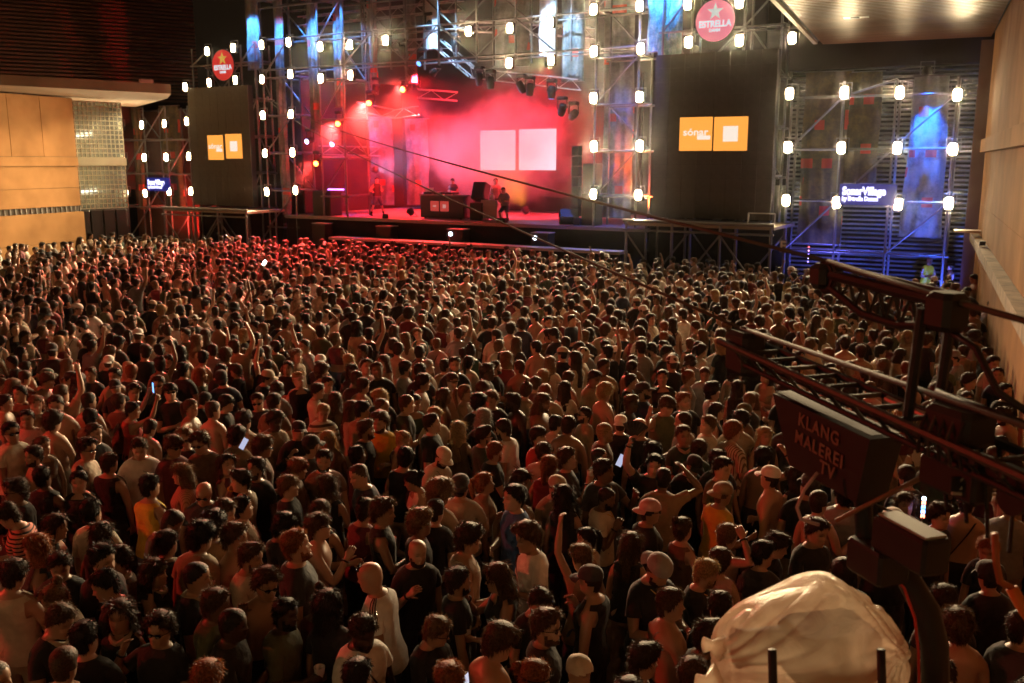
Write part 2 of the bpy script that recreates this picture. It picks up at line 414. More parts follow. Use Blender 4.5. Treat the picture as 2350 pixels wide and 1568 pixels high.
# ribbed hall wall high behind the left building
RB0 = at_y(-120, 100, 47.0); rdv = np.array([0.84, 0.54, 0]); RANG = math.atan2(.54, .84)
rw = empty("ribbed_hall", (RB0[0], RB0[1], 0), RANG); tag(rw, "dark ribbed metal hall behind the left canopy, red light painted into its colour", "building")
M_rib = mat("hall_rib_redlit", (0.13, 0.045, 0.03), 0.55, var=0.2, scale=0.3)  # red side light is painted into the rib colour
b = MB(); b.box((4.0, 0.3, 11), (15.5, 0.1, 15)); b.build("cladding_sheet", mat("hall_sheet_redlit", (0.04, 0.02, 0.016), .8), rw)  # sheet takes the same painted red; wall ends where its light fades
z = 8.2
while z < 16.5:
    so = bpy.data.objects.new("rib", unit_box(M_rib)); col.objects.link(so); so.parent = rw
    so.location = (4.0, 0.18, z); so.scale = (15.5, 0.12, 0.1); z += 0.19
ORD = ['first', 'second', 'third', 'fourth', 'fifth', 'sixth', 'seventh', 'eighth', 'ninth', 'tenth', 'eleventh', 'twelfth']
# ================================================================== THE STAGE
rng = random.Random(7)
stg = empty("stage", tuple(S(-3, 4, 0)), SANG); tag(stg, "wide raised concert stage with black skirt and red lit floor", "stage")
DZ = 2.5
sbox("deck", -12.4, 5.9, 0.0, 9.0, DZ - 0.14, DZ, M_deck, stg)
sbox("skirt", -12.4, 5.9, 0.06, 0.12, 0.0, DZ - 0.15, M_blackcloth, stg)
sbox("edge_trim", -12.4, 5.9, -0.06, -0.003, DZ - 0.11, DZ - 0.005, mat("deck_edge", (.25, .25, .26), .4, metal=.5), stg)
sbox("back_cloth", -14.5, 7.5, 9.2, 9.3, 0.0, 13.5, mat("stage_back_cloth", (0.035, 0.028, 0.032), 0.95, var=.3, scale=.5), stg)
sbox("side_cloth", -12.3, -12.2, 1.2, 9.1, DZ, 9.0, mat("stage_side_cloth", (0.06, 0.035, 0.04), 0.95, var=.3, scale=.6), stg)
sbox("side_cloth", 6.1, 6.2, 1.2, 9.1, DZ, 9.5, mat("stage_side_cloth", (0.06, 0.035, 0.04)), stg)
# vented boxes along the stage skirt
for i, (x, wpx) in enumerate(((740, 36), (888, 34), (1052, 36), (1246, 40))):
    s, n, z_ = snz(on_stage(x, 520 + (x - 740) * .026, -0.35))
    pb = empty("front_fill_speaker", tuple(S(s, -0.35, 0)), SANG)
    tag(pb, ["leftmost", "second from left", "third from left", "rightmost"][i] + " of the black front fill speaker stands along the stage skirt", "speaker", "front fill speakers")
    b = MB(); b.bevbox((0, 0, 1.72), (0.78, 0.55, 0.95), 0.02); c_ = b.build("cabinet", M_black, pb)
    b = MB(); b.box((0, -0.28, 1.70), (0.70, 0.012, 0.84)); b.build("grille", mat("speaker_grille", (.03, .03, .03), .5, metal=.5), c_)
    b = MB(); b.box((0, 0.0, 2.215), (0.80, 0.57, 0.03)); b.build("lid", mat("lid_grey", (.45, .43, .44), .4), pb)
    b = MB(); b.box((0, 0, .62), (0.7, 0.5, 1.24)); b.build("plinth", M_blackcloth, pb)
    if i in (2, 3):
        l_ = MB(); l_.disc_prism((-0.2, -0.30, 2.02), (0, 1, 0), 0.09, 0.03, 16); l_.build("work_light", glow("work_light_cool", (.75, .88, 1.0), 5.0), pb)
# pit barrier in front of the stage
for i in range(12):
    s0 = -12.6 + i * 1.6
    pbar = empty("pit_barrier", tuple(S(s0 + .8, -2.1, 0)), SANG); tag(pbar, f"aluminium pit barrier panel before the stage skirt, {ORD[i]} from its left end", "barrier", "pit barrier panels")
    b = MB(); b.tube([(-.78, 0, 1.16), (.78, 0, 1.16)], 0.045, 8); b.build("rail", M_alu, pbar)
    b = MB(); b.box((0, 0.0, .55), (1.52, 0.03, 1.05)); b.build("panel", mat("barrier_plate", (.4, .4, .42), .45, metal=.6), pbar)
    b = MB(); b.box((0, -.5, .02), (1.5, 1.0, .03)); b.build("tread_plate", M_alu, pbar)
    b = MB(); b.tube([(-.7, .9, .02), (-.7, 0.02, 1.1)], .025, 6); b.tube([(.7, .9, .02), (.7, .02, 1.1)], .025, 6); b.build("brace", M_alu, pbar)

sp_ = empty("step_platform", tuple(S(-1.5, -.95, 0)), SANG); tag(sp_, "low pale step platform running along the foot of the stage skirt", "platform")
for k in range(7):
    sbox("deck_plate", -8.6 + k * 2.0, -6.63 + k * 2.0, -1.35, -.62, 1.60, 1.70, mat("step_plate", (.55, .53, .54), .4, metal=.2), sp_)
    sbox("riser", -8.6 + k * 2.0, -6.63 + k * 2.0, -1.30, -1.26, 0, 1.58, M_blackcloth, sp_)
# ---------------------------------------------------------------- side LED screens
M_led = mat("led_panel_off", (0.055, 0.048, 0.042), 0.6, var=.12, scale=3)
M_orange = glow("screen_orange", (1.0, 0.36, 0.055), 1.05)
M_scrwhite = glow("screen_white", (0.92, 0.78, 0.66), 0.95)
M_ledgap = mat("led_seam", (0.02, 0.018, 0.016), .7)
def side_screen(lab, s0, s1, z0, z1, squares, txt, smallw):
    r = empty("led_screen", tuple(S((s0 + s1) / 2, -.25, z0)), SANG); tag(r, lab, "screen", "side screens")
    sbox("cabinet_frame", s0, s1, -0.20, 0.1, z0, z1, M_ledgap, r)
    nx, nz = 8, 12; dx = (s1 - s0) / nx; dz = (z1 - z0) / nz
    for i in range(nx):
        for j in range(nz):
            o = uboxo("panel", S(s0 + (i + .5) * dx, -.215, z0 + (j + .5) * dz), (dx - .008, .04, dz - .008), SANG, M_led, r)
    for k, (x0, x1, y0, y1) in enumerate(squares):
        P = on_stage(x0, y0, -.245); Q = on_stage(x1, y1, -.245); a, _, zt = snz(P); b_, _, zb = snz(Q)
        sq = sbox("lit_square", a, b_, -.262, -.24, zb, zt, M_orange, r)
        if k == 1:
            w_ = (b_ - a) * .44
            sbox("lit_mark", (a + b_) / 2 - w_ / 2, (a + b_) / 2 + w_ / 2, -.272, -.263, (zb + zt) / 2 - w_ / 2, (zb + zt) / 2 + w_ / 2, M_scrwhite, r)
        else:
            hgt = zt - zb
            text("lettering", "sónar", hgt * .30, M_scrwhite, S((a + b_) / 2 + .0, -.276, zb + hgt * .55), FACE_ROT, r, 0.003, 0.006, sx=1.18)
            sbox("lit_mark", a + (b_ - a) * .55, b_ - (b_ - a) * .05, -.270, -.263, zb + hgt * .33, zb + hgt * .45, M_scrwhite, r)
side_screen("smaller tall dark video screen with two orange squares, left of the stage", -18.25, -14.2, 2.85, 8.5, ((476, 514, 311, 367), (517, 557, 308, 364)), "s", 1)
side_screen("big tall dark video screen with two orange squares, right of the stage", 6.15, 10.55, 2.95, 8.75, ((1561, 1633, 270, 346), (1640, 1714, 269, 346)), "s", 1)
# main screen on the back of the stage with two white squares
ms = empty("stage_screen", tuple(S(-4, 7.2, DZ)), SANG); tag(ms, "main stage screen with two bright white squares in red smoke", "screen")
sbox("cabinet_frame", -10.2, 2.6, 7.1, 7.35, 3.3, 8.9, M_ledgap, ms)
M_sqw = glow("screen_cool_white", (0.80, 0.84, 0.95), 1.0)
for (x0, x1, y0, y1) in ((1102, 1182, 300, 391), (1191, 1275, 297, 391)):
    a, _, zt = snz(on_stage(x0, y0, 7.05)); b_, _, zb = snz(on_stage(x1, y1, 7.05))
    sbox("lit_square", a, b_, 7.05, 7.09, zb, zt, M_sqw, ms)

# ---------------------------------------------------------------- round beer signs
M_signred = glow("sign_red", (0.62, 0.035, 0.03), 0.55, (.5, .03, .03)); M_signpink = glow("sign_pink", (0.80, 0.22, 0.30), 0.70, (.5, .1, .12))
M_signgold = glow("sign_gold", (0.85, 0.48, 0.08), 0.6); M_signwhite = glow("sign_text_white", (0.80, 0.84, 0.90), 0.8); M_signpale = glow("sign_pale", (0.70, 0.72, 0.66), 0.7)
def star_mesh(r, m):
    vs = []; 
    for i in range(10):
        a = math.pi / 2 + i * math.pi / 5; rr = r if i % 2 == 0 else r * .40
        vs.append((rr * math.cos(a), -.012, rr * math.sin(a)))
    vs += [(x, .012, z) for x, _, z in vs] + [(0, -.03, 0)]
    f = [(i, (i + 1) % 10, 20) for i in range(10)] + [(i, 10 + i, 10 + (i + 1) % 10, (i + 1) % 10) for i in range(10)]
    return mesh_np("star", vs, f, m)
def beer_sign(x, y, lab, disc, star):
    P = on_stage(x, y, -.1); r = empty("round_sign", tuple(P), SANG); tag(r, lab, "sign", "round beer signs")
    b = MB(); b.disc_prism((0, 0, 0), (0, 1, 0), 0.70, 0.10, 48); b.build("disc", disc, r)
    b = MB(); n = 48
    pts = [(0.715 * math.cos(2 * math.pi * i / n), 0, 0.715 * math.sin(2 * math.pi * i / n)) for i in range(n + 1)]
    b.tube(pts, 0.03, 6); b.build("rim", M_black, r)
    so = bpy.data.objects.new("star", star_mesh(.30, star)); link(so, r); so.location = (0, -.065, .30)
    for nm, tx, sz, dz_ in (("lettering", "ESTRELLA", .30, -.115), ("lettering", "DAMM", .15, -.325)):
        cu = bpy.data.curves.new(nm, 'FONT'); cu.body = tx; cu.size = sz; cu.extrude = .006; cu.offset = .012 if sz > .2 else .006; cu.align_x = 'CENTER'; cu.align_y = 'CENTER'; cu.materials.append(M_signwhite); cu.resolution_u = 3
        o = bpy.data.objects.new(nm, cu); link(o, r); o.location = (0, -.065, dz_); o.rotation_euler = (math.pi / 2, 0, 0); o.scale = (.90, 1.0 if sz > .2 else 1, 1)
beer_sign(513, 150, "small red round beer sign with gold star above the left screen", M_signred, M_signgold)
beer_sign(1642, 48, "large pink lit round beer sign with pale star above the right screen", M_signpink, M_signpale)

# ---------------------------------------------------------------- SonarVillage signs
M_lilac = glow("sign_lilac", (0.62, 0.60, 1.0), 2.2)
def village_sign(x0, x1, y0, y1, lab):
    a, _, zt = snz(on_stage(x0, y0, -.15)); b_, _, zb = snz(on_stage(x1, y1, -.15))
    r = empty("lit_sign", tuple(S((a + b_) / 2, -.15, zb)), SANG); tag(r, lab, "sign", "lit village signs")
    w = b_ - a; h = zt - zb
    sbox("panel", a - w * .06, b_ + w * .06, -.15, -.05, zb - h * .25, zt + h * .25, glow('sign_panel_blue', (.03, .04, .45), .35), r)
    text("lettering", "SonarVillage", h * .78, M_lilac, S(a, -.165, zb + h * .72), FACE_ROT, r, .006, .018, 'LEFT', w / (h * .78 * 5.75))
    text("lettering", "by Estrella Damm", h * .42, M_lilac, S(a, -.165, zb + h * .18), FACE_ROT, r, .006, .012, 'LEFT', w * .80 / (h * .42 * 8.0))
village_sign(339, 385, 413, 434, "small glowing SonarVillage sign on the left scaffold")
village_sign(1934, 2048, 430, 464, "large glowing SonarVillage sign on the right scaffold below the lamps")

# ---------------------------------------------------------------- scaffold
PR = 0.045
def tower(lab, ss, n0, n1, z0, z1, braces=True, step=1.72, zbase=None):
    r = empty("scaffold_tower", tuple(S(ss[0], (n0 + n1) / 2, 0)), SANG); tag(r, lab, "scaffold", "scaffold towers")
    for s in ss:
        for n in (n0, n1): pipe("standard", S(s, n, z0), S(s, n, z1), PR, M_steel, r)
    z = zbase if zbase is not None else z0 + 1.0; lv_ = 0
    while z < z1 - .2:
        for n in (n0, n1):
            pipe("ledger", S(ss[0] - .15, n, z), S(ss[-1] + .15, n, z), PR * .9, M_steel, r)
        for s in ss: pipe("transom", S(s, n0, z + .06), S(s, n1, z + .06), PR * .9, M_steel, r)
        if braces:
            for i in range(len(ss) - 1):
                if (i + lv_) % 2 == 0: pipe("brace", S(ss[i], n0 - .05, z), S(ss[i + 1], n0 - .05, min(z + step, z1)), PR * .8, M_steel, r)
                elif lv_ % 2: pipe("brace", S(ss[i + 1], n1 + .05, z), S(ss[i], n1 + .05, min(z + step, z1)), PR * .8, M_steel, r)
        z += step; lv_ += 1
    return r
tower("steel scaffold wall with three rows of lamps beside the left doors", (-23.7, -22.0, -20.35, -18.7), 0.1, 1.1, 0, 7.7, zbase=.9)
tower("steel scaffold tower between the left screen and the stage", (-13.5, -11.75), 0.1, 1.4, 0, 12.5, zbase=1.9)
tower("steel scaffold tower left of the stage opening, red and blue lit", (-10.25, -8.85), 0.3, 1.9, DZ, 12.5, zbase=3.4)
tower("steel scaffold tower just left of the big right screen", (3.6, 5.35), 0.1, 1.4, DZ, 12.5, zbase=3.65)
tower("steel scaffold wall with lamp columns on the right louvre wall", (11.0, 12.7, 14.35, 16.15), 0.1, 1.0, 0, 7.6, zbase=1.95)
tower("scaffold frame carrying the left screen and its round sign", (-18.3, -16.9, -15.0, -14.1), 0.25, 1.2, 0, 10.4, zbase=2.7)
tower("scaffold frame carrying the big right screen and its round sign", (6.2, 7.3, 9.2, 10.5), 0.25, 1.2, 0, 10.9, zbase=2.7)
# upper gantry across the opening
r = empty("scaffold_gantry", tuple(S(-3, .6, 9)), SANG); tag(r, "scaffold gantry of tubes spanning above the stage opening", "scaffold")
for n in (0.1, 1.4):
    for z in (9.15, 10.5, 11.9): pipe("ledger", S(-13.6, n, z), S(5.5, n, z), PR * .9, M_steel, r)
gs = [-8.6, -7.0, -5.2, -3.55, -1.7, 0.1, 1.9]
for i, s in enumerate(gs):
    lo = 8.9 if s > -6 else 9.0
    for n in (0.1, 1.4): pipe("standard", S(s, n, lo), S(s, n, 12.5), PR, M_steel, r)
    if i: 
        pipe("brace", S(gs[i - 1], 0.04, 9.15 if i % 2 else 10.5), S(s, 0.04, 10.5 if i % 2 else 9.15), PR * .8, M_steel, r)
        pipe("brace", S(gs[i - 1], 1.44, 11.9 if i % 2 else 10.5), S(s, 1.44, 10.5 if i % 2 else 11.9), PR * .8, M_steel, r)
# screen platforms (wings)
def wing(lab, s0, s1, z, nleg):
    r = empty("wing_platform", tuple(S((s0 + s1) / 2, -1.0, 0)), SANG); tag(r, lab, "platform", "screen platforms")
    sbox("deck", s0, s1, -1.9, 0.9, z - .16, z - .06, mat("platform_ply", (.30, .25, .2), .7), r)
    pipe("edge_tube", S(s0, -1.95, z), S(s1, -1.95, z), .06, M_steel, r); pipe("edge_tube", S(s0, -1.95, z - .32), S(s1, -1.95, z - .32), .04, M_steel, r)
    for i in range(nleg):
        s = s0 + .1 + (s1 - s0 - .2) * i / (nleg - 1)
        pipe("leg", S(s, -1.9, 0), S(s, -1.9, z - .05), .05, M_steel, r); pipe("leg", S(s, 0.0, 0), S(s, 0.0, z - .17), .05, M_steel, r)
        if i < nleg - 1:
            s2 = s0 + .1 + (s1 - s0 - .2) * (i + 1) / (nleg - 1)
            pipe("brace", S(s, -1.93, .3 if i % 2 else z - .4), S(s2, -1.93, z - .4 if i % 2 else .3), .035, M_steel, r)
            pipe("brace", S(s, .04, z - .4 if i % 2 else .3), S(s2, .04, .3 if i % 2 else z - .4), .035, M_steel, r)
    sbox("skirt_cloth", s0, s1, .3, .36, 0, z - .2, M_blackcloth, r)
wing("scaffold platform under the left screen", -18.6, -12.9, 2.78, 4)
wing("scaffold platform with two edge tubes under the big right screen", 5.75, 11.15, 2.9, 4)
# small white-edged frame on the right platform
fr_ = empty("tube_frame", tuple(S(10.6, -1.7, 2.9)), SANG); tag(fr_, "thin pale tube frame standing on the right end of the screen platform", "frame")
for p, q in (((10.2, 2.9), (10.2, 3.28)), ((10.2, 3.28), (11.1, 3.28)), ((11.1, 3.28), (11.1, 2.9))): pipe("tube", S(p[0], -1.7, p[1]), S(q[0], -1.7, q[1]), .02, M_alu, fr_)
eb = empty("letter_board", tuple(on_stage(1797, 565, -1.98)), SANG); tag(eb, "small white board with the letter E on the platform leg", "sign")
b = MB(); b.bevbox((0, 0, 0), (.22, .02, .42), .004); b.build("board", mat("board_grey", (.16, .15, .14), .6), eb)
cu = bpy.data.curves.new("lettering", 'FONT'); cu.body = "E"; cu.size = .42; cu.extrude = .003; cu.offset = .01; cu.align_x = 'CENTER'; cu.align_y = 'CENTER'; cu.materials.append(mat("letter_white", (.8, .78, .74), .5))
o = bpy.data.objects.new("lettering", cu); link(o, eb); o.location = (0, -.014, 0); o.rotation_euler = (math.pi / 2, 0, 0)

# ---------------------------------------------------------------- trusses
def truss(lab, P, Q, w=.40, seg=.5):
    P = np.array(P); Q = np.array(Q); d = Q - P; L = np.linalg.norm(d); d /= L
    side = np.cross(d, [0, 0, 1.0]); side /= np.linalg.norm(side); up = np.cross(side, d)
    r = empty("roof_truss", tuple((P + Q) / 2), 0); tag(r, lab, "truss", "roof trusses")
    cs_ = [side * w / 2 + up * w / 2, -side * w / 2 + up * w / 2, -side * w / 2 - up * w / 2, side * w / 2 - up * w / 2]
    for c in cs_: pipe("chord", P + c, Q + c, .03, M_alu, r, 6)
    n = max(2, int(L / seg))
    for i in range(n):
        a = P + d * L * i / n; b_ = P + d * L * (i + 1) / n
        for k in (0, 1, 2):
            c0, c1 = cs_[k], cs_[(k + 1) % 4]
            pipe("lacing", a + (c0 if i % 2 else c1), b_ + (c1 if i % 2 else c0), .016, M_alu, r, 5)
    return r
tr = [("short red lit truss at the left of the stage roof", (818, 245, 2.5), (905, 262, 3.5)),
      ("red lit truss below the middle red lamp", (905, 262, 3.5), (958, 255, 4.5)),
      ("red lit truss below the upper red lamp", (958, 215, 4.0), (1050, 222, 5.0)),
      ("front roof truss left half with hanging moving heads", (880, 105, 1.8), (1010, 100, 1.8)),
      ("sloping roof truss left of centre", (1008, 102, 1.8), (1086, 168, 1.9)),
      ("front roof truss right of centre carrying moving heads", (1086, 168, 1.9), (1330, 195, 2.0)),
      ("upper roof truss crossing behind the hanging cloths", (690, 50, 2.4), (1060, 12, 2.6)),
      ("rear roof truss right part behind the lamps", (1060, 60, 3.2), (1360, 75, 3.2)),
      ("low red truss rail near the stage left lamp", (735, 345, 2.2), (870, 348, 3.2))]
for lab, a, b_ in tr: truss(lab, on_stage(a[0], a[1], a[2]), on_stage(b_[0], b_[1], b_[2]))

# ---------------------------------------------------------------- the lamp matrix
M_lamp = glow("lamp_warm_white", (1.0, 0.73, 0.39), 85.0)
LW, LH = 0.25, 0.37
hb_ = MB(); hb_.bevbox((0, .10, 0), (LW + .05, .18, LH + .05), .02); me_h = hb_.mesh("housing", M_black)
lb_ = MB(); lb_.add([(LW / 2 * math.copysign(abs(math.cos(a)) ** .6, math.cos(a)), -.004, LH / 2 * math.copysign(abs(math.sin(a)) ** .6, math.sin(a))) for a in np.linspace(0, 2 * np.pi, 21)[:-1]], [tuple(range(20))]); me_l = lb_.mesh("lamp_lens", M_lamp)
yk = MB(); yk.tube([(-LW / 2 - .08, .1, 0), (-LW / 2 - .08, .1, LH / 2 + .14), (LW / 2 + .08, .1, LH / 2 + .14), (LW / 2 + .08, .1, 0)], .018, 6); me_y = yk.mesh("yoke", M_steel)
LAMP_BEAM = bpy.data.lights.new('lamp_beam', 'SPOT'); LAMP_BEAM.color = (1.0, .74, .41); LAMP_BEAM.energy = 2400; LAMP_BEAM.spot_size = math.radians(84); LAMP_BEAM.spot_blend = 1.0; LAMP_BEAM.shadow_soft_size = .16
LAMP_SIDE = LAMP_BEAM.copy(); LAMP_SIDE.name = 'lamp_beam_side'; LAMP_SIDE.energy = 1300; LAMP_SIDE.spot_size = math.radians(58)
groups = {
 "left scaffold wall": [[(277, 290), (325, 287), (377, 284), (428, 279)], [(283, 365), (331, 362), (381, 361), (433, 359)], [(290, 443), (333, 444), (388, 440), (438, 439)]],
 "left tower": [[(600, 103), (662, 97)], [(601, 182), (666, 170)], [(603, 265), (667, 262)], [(608, 352), (671, 350)], [(612, 440), (678, 437)]],
 "gantry left of centre": [[(735, 107), (803, 103), (885, 93)], [(736, 180), (804, 173)]],
 "gantry right of centre": [[(1075, 72), (1170, 65), (1262, 52)], [(1168, 145), (1264, 138)]],
 "right tower": [[(1362, 22), (1468, 14)], [(1363, 118), (1470, 112)], [(1362, 225), (1468, 223)], [(1363, 336), (1468, 335)], [(1362, 446), (1465, 448)]],
 "right louvre wall": [[(1818, 88)], [(1812, 215), (1938, 213), (2065, 213), (2197, 218)], [(1808, 338), (1931, 340), (2059, 340), (2187, 343)], [(1804, 460), (1920, 465), (2061, 470), (2177, 467)]],
 "frame around the small round sign": [[(475, 118), (535, 110)], [(425, 200), (480, 190), (540, 184)]],
 "frame around the large round sign": [[(1578, 10), (1697, 6)], [(1580, 97), (1697, 93)]]}
rown = {1: ["only"], 2: ["upper", "lower"], 3: ["top", "middle", "bottom"], 4: ["top", "second", "third", "bottom"], 5: ["top", "second", "third", "fourth", "bottom"]}
coln = {1: [""], 2: ["left", "right"], 3: ["left", "middle", "right"], 4: ["first", "second", "third", "fourth"]}
for gname, rows in groups.items():
    for ri, row in enumerate(rows):
        for ci, (x, y) in enumerate(row):
            r = empty("blinder_lamp", tuple(on_stage(x, y, -.12 if 'round' not in gname else -.3)), SANG)
            r.rotation_euler = (rng.uniform(-.07, .07), rng.uniform(-.04, .04), SANG + rng.uniform(-.10, .10)); cw = coln[len(row)][ci]
            tag(r, f"bright white lamp on the {gname}, {rown[len(rows)][ri]} row" + (f", {cw} lamp from the left" if cw in ("first", "second", "third", "fourth") else (f", {cw} one" if cw else "")), "lamp", "bright lamps across the stage front")
            for nm, me in (("housing", me_h), ("lamp_lens", me_l), ("yoke", me_y)): link(bpy.data.objects.new(nm, me), r)
            so = bpy.data.objects.new("lamp_beam", LAMP_SIDE if gname in ("right louvre wall", "frame around the large round sign") else LAMP_BEAM); link(so, r); so.location = (0, -.06, 0)
            so.rotation_euler = Vector(({'right louvre wall': .0, 'left tower': -.12, 'frame around the small round sign': -.55, 'left scaffold wall': .1}.get(gname, .22), -1.0, -.16 if 'small' not in gname else -.3)).to_track_quat('-Z', 'Y').to_euler()

# ---------------------------------------------------------------- hanging printed cloths
def print_mat(name, c1, c2, c3, red, sq=3.2, thr=.93):
    m = bpy.data.materials.new(name); ns, ln = nodes_of(m); b = ns["Principled BSDF"]; b.inputs["Roughness"].default_value = .85
    tc = ns.new("ShaderNodeTexCoord"); nz = ns.new("ShaderNodeTexNoise"); nz.inputs["Scale"].default_value = 1.1; nz.inputs["Detail"].default_value = 7; nz.inputs["Roughness"].default_value = .7
    ln.new(tc.outputs["Object"], nz.inputs[0]); cr = ns.new("ShaderNodeValToRGB"); e = cr.color_ramp.elements
    e[0].position = .36; e[0].color = (*c1, 1); e[1].position = .66; e[1].color = (*c3, 1); x = e.new(.5); x.color = (*c2, 1)
    ln.new(nz.outputs[0], cr.inputs[0])
    sn_ = ns.new("ShaderNodeVectorMath"); sn_.operation = 'SCALE'; sn_.inputs["Scale"].default_value = sq; ln.new(tc.outputs["Object"], sn_.inputs[0])
    mv = ns.new("ShaderNodeVectorMath"); mv.operation = 'MULTIPLY'; mv.inputs[1].default_value = (1, 0, 1); ln.new(sn_.outputs[0], mv.inputs[0])
    fl = ns.new("ShaderNodeVectorMath"); fl.operation = 'FLOOR'; ln.new(mv.outputs[0], fl.inputs[0])
    wnz = ns.new("ShaderNodeTexWhiteNoise"); ln.new(fl.outputs[0], wnz.inputs[0])
    gt = ns.new("ShaderNodeMath"); gt.operation = 'GREATER_THAN'; gt.inputs[1].default_value = thr; ln.new(wnz.outputs[0], gt.inputs[0])
    mx = ns.new("ShaderNodeMix"); mx.data_type = 'RGBA'; ln.new(gt.outputs[0], mx.inputs[0]); ln.new(cr.outputs[0], mx.inputs[6]); mx.inputs[7].default_value = (*red, 1)
    ln.new(mx.outputs[2], b.inputs["Base Color"])
    return m
M_print = print_mat("printed_cloth_grey", (.11, .12, .115), (.20, .215, .21), (.33, .35, .35), (.55, .10, .07))
M_print2 = print_mat("printed_cloth_dark", (.05, .045, .04), (.10, .085, .05), (.20, .15, .06), (.50, .06, .04), 3.1, .91)
M_leaf = print_mat("printed_cloth_leaf", (.03, .10, .09), (.15, .32, .28), (.45, .62, .55), (.55, .10, .07), 3.0, .97)
M_white = mat("white_cloth", (.72, .72, .74), .85)
def cloth(lab, x0, x1, y0, y1, n, m, bulge=.16, taper=1.0, seed=0, folds=3):
    a, _, zt = snz(on_stage(x0, y0, n)); b_, _, zb = snz(on_stage(x1, y1, n)); w = b_ - a
    r = empty("hanging_cloth", tuple(S((a + b_) / 2, n, zb)), SANG); tag(r, lab, "banner", "hanging printed cloths")
    nu, nv = 20, 36; V = []; F = []; rr = random.Random(seed); ph = rr.random() * 6
    for j in range(nv + 1):
        v = j / nv
        for i in range(nu + 1):
            u = i / nu; tw = 1.0 + (taper - 1.0) * v
            yy = -bulge * math.sin(math.pi * u) + .035 * math.sin(u * folds * 2 * math.pi + ph + 1.2 * math.sin(v * 5 + ph)) + .02 * math.sin(v * 17 + u * 6)
            V.append(((u - .5) * w * tw + .02 * math.sin(v * 9 + ph), yy, v * (zt - zb)))
    for j in range(nv):
        for i in range(nu): q = j * (nu + 1) + i; F.append((q, q + 1, q + nu + 2, q + nu + 1))
    o = bpy.data.objects.new("cloth", mesh_np("cloth", V, F, m, True)); link(o, r)
    b = MB(); b.tube([(-w * taper / 2 - .06, .02, zt - zb + .02), (w * taper / 2 + .06, .02, zt - zb + .02)], .03, 6); b.build("top_bar", M_steel, r)
    b = MB(); b.tube([(-w / 2 - .03, 0, -.02), (w / 2 + .03, 0, -.02)], .02, 6); b.build("bottom_bar", M_steel, r)
    return r
cl = [("narrow blue lit cloth left of the lamp tower, top end", 560, 600, -40, 158, .5, M_print),
      ("long grey printed cloth hanging beside the left lamp tower", 624, 668, -40, 492, .7, M_print),
      ("grey green printed cloth hanging left of the gantry lamps", 700, 738, -40, 300, .9, M_print),
      ("blue white printed cloth hanging over the left stage edge", 760, 792, -40, 245, 1.0, M_print),
      ("dim printed cloth in front of the red stage lamps", 838, 868, -40, 215, 2.2, M_print),
      ("orange lit cloth behind the gantry left of centre", 925, 958, -40, 190, 2.6, M_print),
      ("bright white cloth hanging behind the front roof truss", 975, 1010, -40, 112, 1.6, M_white),
      ("bright white cloth between the lamps right of centre", 1237, 1276, -40, 130, 1.5, M_white),
      ("wide grey cloth behind the lamps right of centre", 1130, 1215, -40, 150, 2.8, M_print),
      ("grey cloth just left of the right lamp tower", 1290, 1340, -40, 185, 2.2, M_print),
      ("reddish printed cloth inside the right lamp tower", 1390, 1448, -40, 500, 1.7, M_print),
      ("red lit printed cloth standing deep at stage left", 845, 905, 270, 470, 4.5, M_print),
      ("red lit printed cloth beside the dancer deep on the stage", 930, 985, 275, 470, 7.0, M_print),
      ("dark printed cloth on the left scaffold wall, nearer the doors", 302, 338, 250, 480, .6, M_print2),
      ("dark printed cloth with red squares on the left scaffold wall, nearer the screen", 365, 425, 245, 480, .6, M_print2),
      ("large dark printed cloth with red squares on the right scaffold wall, nearest the screen", 1850, 1928, 168, 560, .6, M_print2),
      ("dark printed cloth with red squares above the large village sign", 1950, 2010, 168, 420, .6, M_print2)]
for i, c in enumerate(cl): cloth(*c, seed=i)
cloth("tall tapering cloth lit blue beside the right concrete wall", 2090, 2160, 178, 545, .55, M_leaf if False else print_mat("printed_cloth_blue", (.12, .15, .14), (.30, .36, .34), (.45, .48, .45), (.62, .14, .10), 3.1, .90), bulge=.22, taper=.80, seed=40)
for i, (xa, xb) in enumerate(((1490, 1512), (1512, 1534), (1536, 1562))):
    cloth(["first", "second", "third"][i] + " of three teal leaf printed strips left of the large round sign", xa, xb, -40, 118 + i * 12, .45, M_leaf, .08, 1.25, 50 + i, 2)
# big dark cloth behind left scaffold
cb_ = empty("backing_cloth", tuple(S(-21.2, 1.3, 0)), SANG); tag(cb_, "dark red lit backing cloth behind the left scaffold wall", "cloth")
sbox("cloth", -24.6, -18.4, 1.35, 1.42, 0, 7.6, mat("backing_red_brown", (.14, .065, .05), .95, var=.4, scale=.7), cb_)
pipe("top_bar", S(-24.6, 1.3, 7.62), S(-18.4, 1.3, 7.62), .04, M_steel, cb_)

